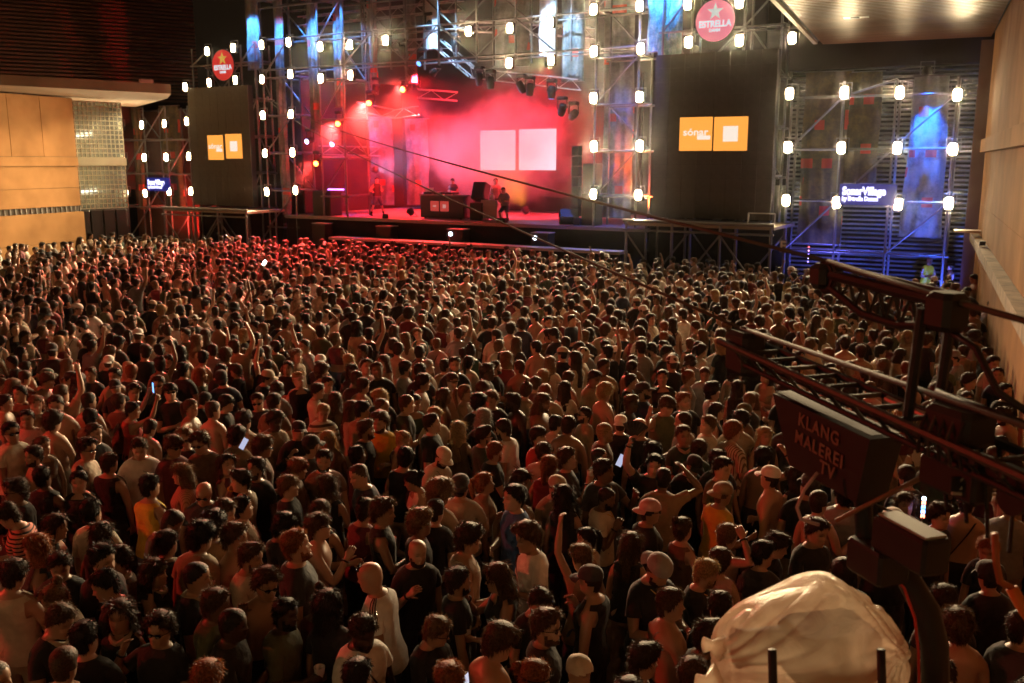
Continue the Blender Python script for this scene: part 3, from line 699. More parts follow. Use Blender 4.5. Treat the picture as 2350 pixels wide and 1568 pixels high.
# ---------------------------------------------------------------- moving heads and lamps of the stage roof
mh_body = MB(); mh_body.bevbox((0, 0, -.07), (.40, .30, .14), .03)
me_base = mh_body.mesh("base", M_black)
yk2 = MB(); yk2.tube([(-.2, 0, -.13), (-.22, 0, -.46), (-.14, 0, -.5)], .03, 6); yk2.tube([(.2, 0, -.13), (.22, 0, -.46), (.14, 0, -.5)], .03, 6); me_yoke2 = yk2.mesh("yoke", M_black)
hd = MB(); hd.tube([(0, 0, .26), (0, 0, .22), (0, 0, 0), (0, 0, -.20), (0, 0, -.25)], [.09, .15, .17, .145, .135], 14); me_head = hd.mesh("head", M_black, True)
ln_ = MB(); ln_.tube([(0, 0, -.252), (0, 0, -.262)], .115, 14)
def moving_head(lab, x, y, n, aim, lens_m, hang=True):
    P = on_stage(x, y, n); r = empty("moving_head_lamp", tuple(P), SANG); tag(r, lab, "stage lamp", "moving head lamps")
    up = .52
    for nm, me in (("base", me_base), ("yoke", me_yoke2)):
        o = link(bpy.data.objects.new(nm, me), r); o.location = (0, 0, up)
    h = link(bpy.data.objects.new("head", me_head), r); h.rotation_euler = aim
    l = link(bpy.data.objects.new("lens", ln_.mesh("lens", lens_m)), h)
    return r, P
M_lensoff = mat("lens_dark", (.03, .03, .04), .1)
M_lensblue = glow("lens_blue", (.10, .35, 1.0), 2.5); M_lensred = glow("lens_red", (1.0, .07, .01), 60.0); M_lensviolet = glow("lens_violet", (.55, .5, 1.0), 8.0)
for i, (lab, x, y, n, aim, lm) in enumerate([
    ("black moving head hanging left of the front truss", 925, 118, 1.5, (.3, 0, .3), M_lensoff),
    ("tall black moving head standing on the front truss before the white cloth", 986, 58, 1.5, (2.6, 0, 0), M_lensoff),
    ("moving head with a blue glowing lens under the front truss", 968, 140, 1.4, (-1.0, .1, 0), M_lensblue),
    ("black moving head right of the blue lens lamp", 1046, 105, 1.5, (.4, 0, .8), M_lensoff),
    ("black moving head at the foot of the sloping truss", 1100, 182, 1.7, (.4, .3, 0), M_lensoff),
    ("large black moving head hanging straight down right of the sloping truss", 1126, 190, 1.5, (.1, 0, 0), M_lensoff),
    ("black moving head under the front truss above the white squares", 1196, 200, 1.6, (.5, -.4, 0), M_lensoff),
    ("black moving head right of centre pointing down", 1216, 205, 1.6, (.2, .2, 0), M_lensoff),
    ("black moving head with faint blue lens near the right tower", 1266, 212, 1.6, (.1, .1, 0), M_lensblue),
    ("small black lamp hanging at the right end of the truss", 1290, 252, 1.8, (.4, .5, 0), M_lensoff),
    ("tilted black flood lamp at the lower right end of the truss", 1316, 264, 1.7, (.6, 1.0, 0), M_lensoff),
    ("black moving head above the left red truss", 862, 205, 2.2, (.3, .3, 0), M_lensoff),
    ("small dark lamp with violet lens on the left tower", 712, 322, .6, (-1.3, 0, 0), M_lensviolet),
    ("small lamp with violet lens beside the leftmost red lamp", 770, 328, 1.0, (-1.3, 0, 0), M_lensviolet)]):
    moving_head(lab, x, y, n, aim, lm)
redl = [("glowing red stage lamp, lowest of the four at stage left", 730, 373, .6), ("glowing red stage lamp above the left stage tower", 780, 282, .8),
        ("glowing red stage lamp in the middle of the left truss", 851, 235, 1.6), ("glowing red stage lamp highest at the left truss", 928, 204, 2.6)]
RED = (1.0, .06, .05)
for i, (lab, x, y, n) in enumerate(redl):
    tgt = S((-9, -6.5, -3.5, -1)[i], -6.5, 1.5)
    r, P = moving_head(lab, x, y, n, (-1.35, 0, .3), M_lensred)
    spot("red_beam", P - .45 * SN, tgt, RED, 20000, 62, .9, .12, r)
# red floods that light the smoke and the stage floor
def flood(lab, P, tgt, color, watts, size, lens):
    r = empty("flood_lamp", tuple(P), 0); tag(r, lab, "stage lamp", "flood lamps")
    q = (Vector(tgt) - Vector(P)).to_track_quat('-Z', 'Y'); r.rotation_euler = q.to_euler()
    b = MB(); b.tube([(0, 0, .22), (0, 0, .18), (0, 0, 0), (0, 0, -.03)], [.08, .13, .17, .18], 14); b.build("housing", M_black, r, True)
    b = MB(); b.tube([(0, 0, -.006), (0, 0, -.012)], .155, 14); b.build("lens", lens, r)
    b = MB(); b.tube([(-.2, 0, 0), (-.2, 0, .35), (.2, 0, .35), (.2, 0, 0)], .015, 6); b.build("bracket", M_steel, r)
    l = bpy.data.lights.new("beam", 'SPOT'); l.color = color; l.energy = watts; l.spot_size = math.radians(size); l.spot_blend = .8; l.shadow_soft_size = .12
    o = bpy.data.objects.new("beam", l); link(o, r); o.location = (0, 0, -.06)
    return r
M_lensred2 = glow("flood_lens_red", (1.0, .05, .04), 6.0); M_lensblue2 = glow("flood_lens_blue", (.05, .25, 1.0), 10.0)
flood("red flood lamp on the roof truss aimed at the stage smoke, right one", S(0.5, 2.2, 8.9), S(-3.0, 6.0, 4.5), (1, .012, .03), 10500, 100, M_lensred2)
flood("red flood lamp on the roof truss aimed at the stage smoke, left one", S(-6.5, 2.2, 8.9), S(-5.0, 6.0, 4.5), (1, .012, .03), 8200, 110, M_lensred2)
flood("red flood lamp low behind the stage right speaker", S(2.6, 6.0, DZ + .35), S(-2.5, 4.5, 5.0), (1, .06, .07), 1800, 110, M_lensred2)
flood("added amber flood lamp low behind the performers, yellows the smoke", S(-2.2, 5.0, DZ + .3), S(-4.2, 6.2, 5.0), (1, .34, .03), 1600, 75, glow("flood_lens_amber", (1, .4, .05), 6.0))  # added lamp, imitates a yellow glow in the smoke
flood("red flood lamp over the back left of the stage", S(-9.0, 6.0, 8.6), S(-8, 4.0, 2.5), (1, .03, .03), 12000, 105, M_lensred2)
flood("added red flood lamp high inside the stage, reddens the left tower", S(-4.5, 1.0, 8.7), S(-10.0, 2.0, 5.5), (1, .012, .015), 4200, 75, M_lensred2)  # unseen lamp, added so the left tower reads red
flood("added red flood lamp low inside the stage, reddens the left tower", S(-6.0, 1.2, DZ + .3), S(-10.0, 2.0, 6.5), (1, .012, .018), 3200, 75, M_lensred2)  # second unseen lamp added to redden the tower from below
flood("red flood lamp behind the right tower cloth", S(5.6, 1.2, DZ + .5), S(4.2, 1.3, 6.5), (1, .10, .02), 2500, 90, M_lensred2)
flood("red flood lamp low behind the left scaffold wall", S(-18.6, .95, 1.0), S(-20.5, 1.3, 4.5), (1, .05, .03), 2600, 130, M_lensred2)
flood("pale blue lamp low at stage left in the smoke", S(-9.3, 3.0, 4.6), S(-6, 2.5, 5.0), (.22, .5, 1.0), 2200, 80, M_lensblue2)
# blue spots above the hanging cloths
bl = [(580, 0), (645, 0), (718, 0), (776, 0), (992, 0), (1256, 0), (1526, 0)]
for i, (x, y) in enumerate(bl):
    s, n, z_ = snz(on_stage(x, y, 0.4))
    w_ = (2800, 3000, 3000, 2800, 3000, 3000, 3500)[i]; cc = (.06, .30, 1.0) if i not in (4, 5) else (.35, .65, 1.0)
    flood(f"blue spot lamp above the hanging cloths, {ORD[i]} from the left", S(s, -1.1, 12.3), S(s, .9, 10.4), cc, w_, 46, M_lensblue2)
P_ = on_stage(2128, 168, -.35)
flood("blue spot lamp at the top of the tapering cloth beside the right wall", P_, P_ + np.array([0, 0, -4]) + .78 * SN, (.015, .14, 1.0), 3600, 60, M_lensblue2)
flood("blue flood lamp low behind the right fence", S(16.6, -.7, .35), S(14.5, 1.0, 3.0), (.06, .12, 1.0), 750, 120, M_lensblue2)
flood("violet blue flood lamp on the ground under the right scaffold", S(12.4, -.5, .3), S(12.4, 1.2, 3.0), (.15, .15, 1.0), 500, 120, M_lensblue2)
flood("blue flood lamp high on the left tower", S(-12.6, 2.4, 11.9), S(-11.5, 0.3, 6.0), (.08, .16, 1.0), 4500, 52, M_lensblue2)
flood("blue flood lamp high on the right tower", S(6.0, -1.2, 11.9), S(4.5, 0.6, 5.5), (.10, .18, 1.0), 3500, 46, M_lensblue2)

# ---------------------------------------------------------------- things standing on the stage
def sthing(name, lab, cat, x, y, n):
    s, n_, z_ = snz(on_stage(x, y, n)); r = empty(name, tuple(S(s, n, DZ)), SANG); tag(r, lab, cat); return r
r = sthing("dj_desk", "wide dark desk with two red squares and decks on top", "desk", 1025, 500, 1.6)
b = MB(); b.bevbox((0, 0, .52), (2.3, .8, .96), .03); b.build("front_panel", mat("desk_dark", (.05, .05, .06), .5), r)
b = MB(); b.bevbox((0, 0, 1.03), (2.45, .92, .06), .01); b.build("top", mat("desk_top", (.2, .2, .21), .4), r)
for dx in (-.95, .95):
    for dy in (-.3, .3): b = MB(); b.tube([(dx, dy, 0), (dx, dy, .06)], .05, 8); b.build("caster", M_rubber, r)
for k in (0, 1): 
    b = MB(); b.box((-.35 + .52 * k, -.415, .55), (.44, .02, .44)); q = b.build("red_square", glow("desk_red", (1, .10, .08), .4), r)
    b = MB(); b.box((-.35 + .52 * k, -.43, .55), (.16, .012, .16 if k else .07)); b.build("mark", glow("desk_mark", (1, .45, .4), .5), q)
for k, dx in enumerate((-.85, -.3, .3)): 
    b = MB(); b.bevbox((dx, 0, 1.10), (.42, .5, .10), .01); d_ = b.build("deck_player", M_black, r)
    b = MB(); b.disc_prism((dx, -.02, 1.16), (0, 0, 1), .15, .015, 20); b.build("jog_wheel", M_steel, d_)
lp = empty("laptop", tuple(S(*snz(on_stage(985, 470, 1.6))[:1], 1.6, DZ + 1.06)), SANG + .5); tag(lp, "open laptop on a stand at the left end of the dark desk", "laptop")
b = MB(); b.box((0, 0, .02), (.36, .25, .02)); b.build("keyboard", M_alu, lp)
b = MB(); b.box((0, .16, .14), (.36, .02, .24)); b.build("screen", mat("laptop_lid", (.5, .5, .52), .3, metal=.7), lp)
b = MB(); b.tube([(-.15, 0, .01), (.1, .1, -.0)], .012, 6); b.build("stand", M_steel, lp)
def speaker(lab, x, y, n, w, d, h, tilt=0, rz=0, cat="speaker"):
    r = sthing("speaker_cabinet", lab, cat, x, y, n); r.rotation_euler = (0, 0, SANG + rz)
    M = Matrix.Rotation(tilt, 4, 'X')
    lift = .5 * d * abs(math.sin(tilt))
    M = Matrix.Translation((0, 0, lift)) @ M
    b = MB(); b.bevbox((0, 0, h / 2), (w, d, h), .025, M); b.build("cabinet", M_black, r)
    b = MB(); b.box((0, -d / 2 - .006, h / 2), (w * .9, .01, h * .92), M); b.build("grille", mat("speaker_grille", (.03, .03, .03)), r)
    b = MB()
    b.tube([np.array(M @ Vector((-w / 2 - .01, 0, h * .4))), np.array(M @ Vector((-w / 2 - .03, 0, h * .5))), np.array(M @ Vector((-w / 2 - .01, 0, h * .6)))], .015, 6); b.build("handle", M_steel, r)
    return r
speaker("dark stack speaker box beside the desk", 1100, 500, 1.3, .62, .6, .75)
sp = speaker("tilted monitor speaker on top of the box beside the desk", 1100, 470, 1.3, .62, .5, .75, -.35); sp.location.z += .76
speaker("tall black side speaker column at the right stage edge, lower box", 1358, 516, .8, .62, .7, 1.25)
sp = speaker("tall black side speaker column at the right stage edge, upper box", 1358, 516, .8, .58, .65, 1.15); sp.location.z += 1.26
speaker("tilted black wedge monitor at the right stage front", 1306, 512, .35, .75, .5, .42, -.7, .6)
speaker("small black box beside the wedge monitor", 1327, 514, .4, .3, .3, .3)
speaker("large dark speaker cabinet at the left stage front", 752, 493, .8, 1.1, .8, 1.15)
speaker("small black foot monitor at the stage front centre", 1152, 508, .35, .42, .3, .18)
speaker("tiny black lamp box at the stage edge left of the desk", 885, 499, .25, .2, .2, .2)
r = sthing("flight_case", "pale flight case on wheels right of the monitor", "case", 1130, 500, 1.4)
b = MB(); b.bevbox((0, 0, .48), (.8, .6, .78), .02); b.build("body", mat("case_grey", (.35, .34, .36), .4), r)
b = MB(); b.box((0, -.302, .66), (.8, .01, .03)); b.box((0, -.302, .12), (.8, .01, .04)); b.build("edge_trim", M_alu, r)
for dx in (-.32, .32): b = MB(); b.disc_prism((dx, -.2, .05), (1, 0, 0), .05, .04, 10); b.build("wheel", M_rubber, r)
r = sthing("water_bottle", "large clear water bottle on the pale flight case", "bottle", 1130, 470, 1.4); r.location.z = DZ + .88
b = MB(); b.tube([(0, 0, 0), (0, 0, .16), (0, 0, .2), (0, 0, .24)], [.10, .10, .05, .03], 12); b.build("body", mat("bottle_clear", (.7, .72, .75), .1), r, True)
b = MB(); b.tube([(0, 0, .24), (0, 0, .265)], .035, 10); b.build("cap", mat("cap_blue", (.1, .2, .5), .4), r)
r = sthing("line_array", "slim vertical lamp bar column at the right of the stage opening", "speaker", 1322, 500, 2.6)
for k in range(7): b = MB(); b.bevbox((0, 0, .4 + k * .42), (.34, .34, .40), .02); b.build("element", M_black, r)
r = sthing("panel_lamp", "small orange lit vertical panel behind the left speaker cabinet", "lamp", 775, 490, 1.9)
b = MB(); b.bevbox((0, 0, .55), (.32, .12, 1.0), .02); b.build("housing", M_black, r)
b = MB(); b.box((0, -.065, .55), (.24, .01, .9)); b.build("lit_face", glow("panel_orange", (1, .22, .02), 2.5), r)
r = empty("light_bar", tuple(on_stage(770, 435, 1.6)), SANG); tag(r, "thin violet glowing light bar above the left speaker cabinet", "lamp")
b = MB(); b.tube([(-.5, 0, 0), (.5, 0, 0)], .035, 8); b.build("tube", glow("bar_violet", (.45, .15, 1.0), 6.0), r)
b = MB(); b.tube([(-.45, 0, 0), (-.45, .1, -.75)], .02, 6); b.tube([(.45, 0, 0), (.45, .1, -.75)], .02, 6); b.build("stand", M_steel, r)

# ---------------------------------------------------------------- crowd control fences
def fence(lab, P, rz, L=2.3):
    r = empty("crowd_fence", (P[0], P[1], 0), rz); tag(r, lab, "fence", "crowd control fences")
    b = MB(); b.tube([(-L / 2, 0, .12), (-L / 2, 0, 1.08), (L / 2, 0, 1.08), (L / 2, 0, .12), (-L / 2, 0, .12)], .024, 8); b.build("frame", M_steel, r)
    u = unit_cyl(M_steel, 6)
    for k in range(14):
        o = bpy.data.objects.new("bar", u); link(o, r); o.location = (-L / 2 + (k + 1) * L / 15, 0, .12); o.scale = (.009, .009, .96)
    for sx in (-.8, .8):
        b = MB(); b.tube([(sx, -.28, .02), (sx, 0, .14), (sx, .28, .02)], .02, 6); b.build("foot", M_steel, r)
for i, (x, y, Y) in enumerate(((275, 545, 43.0), (335, 548, 43.5), (395, 548, 43.8), (450, 548, 43.5))):
    P = at_y(x, y, Y); fence(["leftmost", "second", "third", "rightmost"][i] + " of the steel crowd fences before the left scaffold wall", P, -.12 * i)
for i, (x, y, Y) in enumerate(((2085, 640, 29.6), (2165, 645, 28.6), (2232, 650, 27.7))):
    P = at_y(x, y, Y); fence(["left", "middle", "right"][i] + " one of the steel crowd fences below the right blue cloth", P, SANG - .05)
# ================================================================== PEOPLE
NS = 28
_tj = 2 * np.pi * np.arange(NS) / NS
THETA = _tj - 0.40 * np.sin(_tj)                      # denser at the face (theta = 0 looks forward, +Y)
# rings: z, half width, depth front, depth back, y centre
TORSO = np.array([
 (0.835, .160, .100, .115, 0), (0.90, .175, .110, .130, 0), (0.965, .172, .108, .125, 0), (1.03, .158, .104, .105, 0), (1.10, .146, .102, .092, 0),
 (1.17, .150, .108, .092, 0), (1.235, .162, .114, .100, 0), (1.295, .173, .118, .110, 0), (1.345, .180, .117, .115, -.004), (1.385, .183, .110, .117, -.008),
 (1.42, .180, .098, .112, -.012), (1.448, .160, .083, .100, -.014), (1.468, .122, .071, .088, -.014), (1.484, .088, .062, .077, -.012), (1.498, .069, .057, .068, -.010)])
CHIN = 1.515; HH = 0.235
HEADH = np.array([-.035, 0.0, .05, .11, .165, .215, .265, .315, .365, .415, .465, .515, .565, .62, .69, .77, .85, .915, .965])
HA = np.array([.058, .053, .058, .063, .067, .069, .0705, .072, .0735, .0745, .0755, .0765, .077, .078, .0785, .077, .070, .056, .036])
HF = np.array([.056, .082, .092, .094, .093, .094, .0935, .093, .0925, .092, .091, .090, .092, .094, .0935, .088, .077, .060, .038])
HB = np.array([.064, .062, .064, .068, .073, .078, .083, .088, .092, .095, .097, .099, .100, .101, .101, .098, .089, .072, .048])
NT, NH = len(TORSO), len(HEADH)
NRING = NT + NH
A_R0, A_R1 = 7, 11                                    # torso rings that carry the arm hole
A_J0, A_J1 = 7, 11
NARM, NLEG = 16, 18
ARM_T = np.array([.10, .28, .5, .72, .9, 1.0, 1.1, 1.3, 1.55, 1.8, 1.97])   # 0 shoulder, 1 elbow, 2 wrist
ARM_R = np.array([.056, .052, .047, .043, .040, .039, .040, .041, .036, .029, .026])
HAND_K = ((.025, .030, .018), (.06, .042, .015), (.095, .040, .012))

def _unit_v(v): v = np.asarray(v, float); return v / (np.linalg.norm(v) + 1e-9)
def _faces_template():
    """face index arrays that every body shares; returns dict"""
    T = {}
    tor = []
    for r in range(NRING - 1):
        for j in range(NS):
            hole = (A_R0 <= r < A_R1) and ((A_J0 <= j < A_J1) or (NS - A_J1 <= j < NS - A_J0))
            if not hole: tor.append((r * NS + j, r * NS + (j + 1) % NS, (r + 1) * NS + (j + 1) % NS, (r + 1) * NS + j))
    # theta grows clockwise seen from above (front, right, back), so turn the order round
    T['tor'] = np.array(tor)[:, ::-1].copy()
    top = NRING * NS
    T['pole'] = np.array([((NRING - 1) * NS + (j + 1) % NS, (NRING - 1) * NS + j, top) for j in range(NS)])
    idx = lambda r, j: r * NS + j
    def loop(j0, j1):
        L = [idx(A_R0, j) for j in range(j0, j1)] + [idx(r, j1) for r in range(A_R0, A_R1)] + [idx(A_R1, j) for j in range(j1, j0, -1)] + [idx(r, j0) for r in range(A_R1, A_R0, -1)]
        return np.array(L[::-1])
    T['loopR'] = loop(A_J0, A_J1); T['loopL'] = loop(NS - A_J1, NS - A_J0)
    return T
FT = _faces_template()
BASE_N = NRING * NS + 1 + 3                           # rings, crown, three crotch points

HG = np.zeros((NH, NS)); 
def head_grid(ft):
    V = np.zeros((NH, NS, 3))
    s, c = np.sin(THETA), np.cos(THETA)
    for i in range(NH):
        h = HEADH[i]; a, bf, bb = HA[i], HF[i], HB[i]
        front = c > 0
        jaw = np.clip((.34 - h) / .34, 0, 1)
        ex = 1.0 + .35 * jaw
        x = a * np.sign(s) * np.abs(s) ** np.where(front, ex, .92)
        y = np.where(front, bf * np.abs(c) ** (1 - .12 * jaw), -bb * np.abs(c) ** .92)
        hz = h
        # nose, eye sockets, brow, lips, chin
        nose = np.exp(-(x / .0125) ** 2) * (np.exp(-((hz - .365) / .045) ** 2) * .024 + np.exp(-((hz - .45) / .06) ** 2) * .011) * front
        eye = (np.exp(-((np.abs(x) - .031) / .017) ** 2) * np.exp(-((hz - .50) / .042) ** 2)) * .0135 * front
        brow = (np.exp(-((np.abs(x) - .028) / .024) ** 2) * np.exp(-((hz - .575) / .035) ** 2)) * .006 * front
        lips = np.exp(-(x / .022) ** 2) * np.exp(-((hz - .215) / .03) ** 2) * .006 * front
        under = np.exp(-(x / .022) ** 2) * np.exp(-((hz - .14) / .03) ** 2) * .005 * front
        chin = np.exp(-(x / .02) ** 2) * np.exp(-((hz - .04) / .05) ** 2) * .007 * front
        cheek = np.exp(-((np.abs(x) - .05) / .02) ** 2) * np.exp(-((hz - .36) / .08) ** 2) * .004 * front
        y = y + nose - eye + brow + lips - under + chin + cheek
        ear = np.exp(-((THETA_B - 1.78) / .16) ** 2) * np.exp(-((hz - .46) / .11) ** 2) * .020
        x = x + np.sign(s) * ear
        V[i, :, 0] = x * ft; V[i, :, 1] = y + .012 * np.clip((h + .03) / .1, 0, 1); V[i, :, 2] = CHIN + h * HH
    return V
THETA_B = np.where(THETA > np.pi, 2 * np.pi - THETA, THETA)
HEAD0 = head_grid(1.0)
# paint on the head: brows, eyes, lips (pigment, same for all)
def head_paint():
    P = np.ones((NH, NS, 3)); X = HEAD0[:, :, 0]; h = HEADH[:, None] + 0 * X; fr = (np.cos(THETA) > 0)[None, :]
    brow = np.exp(-((np.abs(X) - .031) / .018) ** 2) * np.exp(-((h - .60) / .03) ** 2) * fr
    eye = np.exp(-((np.abs(X) - .031) / .012) ** 2) * np.exp(-((h - .505) / .022) ** 2) * fr
    lip = np.exp(-(X / .024) ** 2) * np.exp(-((h - .20) / .028) ** 2) * fr
    k = np.clip(.75 * brow + .85 * eye, 0, .85)
    P *= (1 - k)[:, :, None]
    P *= 1 - lip[:, :, None] * np.array([.15, .42, .40])
    return P
HPAINT = head_paint()

def rotm(ax, a):
    c, s = math.cos(a), math.sin(a)
    return np.array([[1, 0, 0], [0, c, -s], [0, s, c]]) if ax == 'x' else np.array([[c, 0, s], [0, 1, 0], [-s, 0, c]]) if ax == 'y' else np.array([[c, -s, 0], [s, c, 0], [0, 0, 1]])
POSES = {   # upper arm, forearm for the RIGHT arm (x outward); mirrored for the left
 'down': ((.16, .02, -1), (.02, .22, -1)), 'back': ((.2, -.15, -1), (-.1, .1, -1)), 'fold': ((.25, .25, -1), (-.85, .55, .12)),
 'chest': ((.28, .22, -.95), (-.45, .55, .95)), 'drink': ((.3, .55, -.75), (-.35, .45, .95)), 'cup': ((.22, .18, -1), (-.2, .95, .25)),
 'ear': ((.55, .5, -.65), (-.42, .05, 1)), 'head': ((.9, .25, .35), (-.75, .05, .75)), 'raise': ((.5, .25, .95), (-.12, .12, 1)),
 'phone': ((.28, .75, .45), (-.25, .35, 1)), 'look': ((.2, .25, -1), (-.35, .85, .35)), 'round': ((1, .1, .12), (1, .1, .0)), 'wave': ((.65, .35, -.1), (.15, .35, 1)), 'hip': ((.55, -.2, -.85), (-.75, .35, -.5))}

def tube_rings(path, rads, n, frame0):
    """rings along a path with a transported frame; frame0 is a hint vector"""
    path = np.asarray(path, float); m = len(path); out = np.zeros((m, n, 3)); ds = np.zeros((m, 3)); prev = frame0
    a = 2 * np.pi * np.arange(n) / n; ca, sa = np.cos(a)[:, None], np.sin(a)[:, None]; fr = []
    for i in range(m):
        d = _unit_v(path[min(i + 1, m - 1)] - path[max(i - 1, 0)])
        e1 = prev - d * np.dot(prev, d)
        if np.linalg.norm(e1) < 1e-4: e1 = np.cross(d, [0.3, .5, .8])
        e1 = _unit_v(e1); e2 = np.cross(d, e1); prev = e1
        out[i] = path[i] + rads[i] * (ca * e1 + sa * e2); fr.append((d, e1, e2))
    return out, fr
def ring_faces(i0, m, n):
    """quads between m consecutive rings of n starting at vertex i0"""
    r = np.arange(m - 1)[:, None]; k = np.arange(n)[None, :]
    a = i0 + r * n + k; b = i0 + r * n + (k + 1) % n
    return np.stack([a, b, b + n, a + n], -1).reshape(-1, 4)

class Fig: pass
def make_figure(p):
    """p: dict with sex, width, pose (right, left), head yaw/pitch/roll, lean, seed. Returns a Fig with vertices and index sets."""
    fem = p.get('fem', 0); wd = p.get('w', 1.0)
    tor = TORSO.copy()
    if fem:
        tor[:, 1] *= np.interp(tor[:, 0], [.83, .95, 1.1, 1.3, 1.5], [1.04, 1.05, .88, .87, .88]); tor[:, 2:4] *= .94
        tor[:, 2] += .028 * np.exp(-((tor[:, 0] - 1.29) / .05) ** 2)
    bel = p.get('belly', 0)
    tor[:, 1:4] *= wd; tor[:, 2] += bel * np.exp(-((tor[:, 0] - 1.08) / .10) ** 2)
    s, c = np.sin(THETA), np.cos(THETA)
    V = np.zeros((BASE_N, 3))
    for i in range(NT):
        z, a, bf, bb, yc = tor[i]
        e = .82 if z < 1.45 else .95
        x = a * np.sign(s) * np.abs(s) ** e; y = yc + np.where(c > 0, bf, bb) * np.sign(c) * np.abs(c) ** e
        # spine groove and shoulder blades, collar hollow
        y = y + .012 * np.exp(-(x / .025) ** 2) * (c < 0) * (1.05 < z < 1.42)
        y = y - .006 * np.exp(-((np.abs(x) - .08) / .03) ** 2) * (c < 0) * (1.26 < z < 1.40)
        if not fem: y = y + .008 * np.exp(-((np.abs(x) - .075) / .045) ** 2) * (c > 0) * (1.26 < z < 1.37)
        V[i * NS:(i + 1) * NS] = np.stack([x, y, np.full(NS, z)], 1)
    hg = HEAD0.copy(); hg[:, :, 0] *= p.get('hw', 1.0)
    V[NT * NS:NRING * NS] = hg.reshape(-1, 3)
    V[NRING * NS] = (0, .0, CHIN + HH)
    # crotch
    f0, b0 = V[0], V[NS // 2]
    for k in range(3): t = (k + 1) / 4; V[NRING * NS + 1 + k] = f0 * (1 - t) + b0 * t + np.array([0, 0, -.045])
    faces = [FT['tor'], FT['pole']]; tags = [('tor', None)]
    parts = [V]; n0 = BASE_N
    F = Fig(); F.arm = {}; F.hand = {}
    # arms
    quads = [FT['tor']]; kind = [np.repeat(0, len(FT['tor']))]; aux = [FT['tor'].max(1) // NS]   # kind 0 torso (aux=ring)
    quads.append(np.zeros((0, 4), int)); 
    for side, sg in (('R', 1), ('L', -1)):
        lp = FT['loop' + side]
        ua, fa = p['arms'][0 if side == 'R' else 1]
        ua = _unit_v(np.array(ua) * [sg, 1, 1]); fa = _unit_v(np.array(fa) * [sg, 1, 1])
        sh = np.array([sg * .168 * wd * (.88 if fem else 1), -.008, 1.395])
        if ua[2] > .1: sh = sh + np.array([-sg * .012, 0, .025])
        al = .29; fl = .25
        el = sh + ua * al; wr = el + fa * fl
        path = []
        for t in ARM_T:
            if t <= 1: q = sh + ua * al * t
            else: q = el + fa * fl * (t - 1)
            if .85 < t < 1.15: q = q + (-ua + fa) * .008
            path.append(q)
        sc_ = (.84 if fem else 1.0) * (0.5 + .5 * wd)
        rings, fr = tube_rings(path, ARM_R * sc_, NARM, np.array([0, 1.0, 0]) if abs(ua[1]) < .8 else np.array([0, 0, 1.0]))
        # hand
        d = fa; hint = np.array([-sg * 1.0, .2, .1]); pn = hint - d * np.dot(hint, d); pn = _unit_v(pn); sd = np.cross(d, pn) * sg
        e1, e2 = fr[-1][1], fr[-1][2]; a = 2 * np.pi * np.arange(NARM) / NARM; vv = np.cos(a)[:, None] * e1 + np.sin(a)[:, None] * e2
        hr = []
        for (t, hw_, ht) in HAND_K:
            hr.append(wr + d * t * sc_ + (vv @ sd)[:, None] * sd * hw_ * sc_ + (vv @ pn)[:, None] * pn * ht * sc_)
        allr = np.concatenate([rings, np.array(hr)], 0)
        # align to the arm hole
        LV = V[lp]; best = min(range(NARM), key=lambda k: ((np.roll(allr[0], -k, 0) - LV) ** 2).sum())
        allr = np.roll(allr, -best, 1)
        m = len(allr)
        i0 = n0; parts.append(allr.reshape(-1, 3)); n0 += m * NARM
        k = np.arange(NARM); br = np.stack([lp, np.roll(lp, -1), i0 + (k + 1) % NARM, i0 + k], 1)
        rf = ring_faces(i0, m, NARM)
        quads.append(br); kind.append(np.repeat(1, NARM)); aux.append(np.zeros(NARM))
        quads.append(rf); kind.append(np.repeat(1, len(rf))); aux.append(np.repeat(np.concatenate([ARM_T[1:], [2.1, 2.3, 2.5]]), NARM))
        tip = wr + d * .105 * sc_; parts.append(tip[None]); ti = n0; n0 += 1
        e = i0 + (m - 1) * NARM; F.__dict__.setdefault('tris', []).append(np.stack([e + k, e + (k + 1) % NARM, np.full(NARM, ti)], 1))
        # fingers
        curl = p.get('curl', (.45, .45))[0 if side == 'R' else 1]
        for q in range(5):
            if q < 4:
                base = wr + d * .088 * sc_ + sd * (-.030 + .020 * q) * sc_; L = (.066, .076, .072, .058)[q] * sc_; dv = d; cu = curl; rr = .0088
            else:
                base = wr + d * .03 * sc_ - sd * .032 * sc_ + pn * .004; L = .062 * sc_; dv = _unit_v(d * .75 - sd * .6 + pn * .25); cu = curl * .45; rr = .0098
            pts = [base]; cur = _unit_v(dv); axis = np.cross(cur, pn); axis = _unit_v(axis)
            for kk in range(3):
                ang = cu * (1.0 if kk else .7); cur = _unit_v(cur * math.cos(ang) + pn * math.sin(ang)); pts.append(pts[-1] + cur * L * (.42, .32, .26)[kk])
            fr_r, _ = tube_rings(pts, np.array([1.08, 1.0, .92, .62]) * rr * sc_, 6, pn)
            i1 = n0; parts.append(fr_r.reshape(-1, 3)); n0 += 24
            ff = ring_faces(i1, 4, 6); quads.append(ff); kind.append(np.repeat(2, len(ff))); aux.append(np.repeat(3.0, len(ff)))
            quads.append(np.array([[i1 + 18, i1 + 19, i1 + 20, i1 + 21], [i1 + 18, i1 + 21, i1 + 22, i1 + 23]])); kind.append(np.repeat(2, 2)); aux.append(np.repeat(3.0, 2))
        F.hand[side] = (wr + d * .085 * sc_ + pn * .03, d, pn, sd)
    # legs
    lx = .095 * wd * (1.05 if fem else 1.0); st_ = p.get('stance', .0); stp = p.get('step', 0.0)
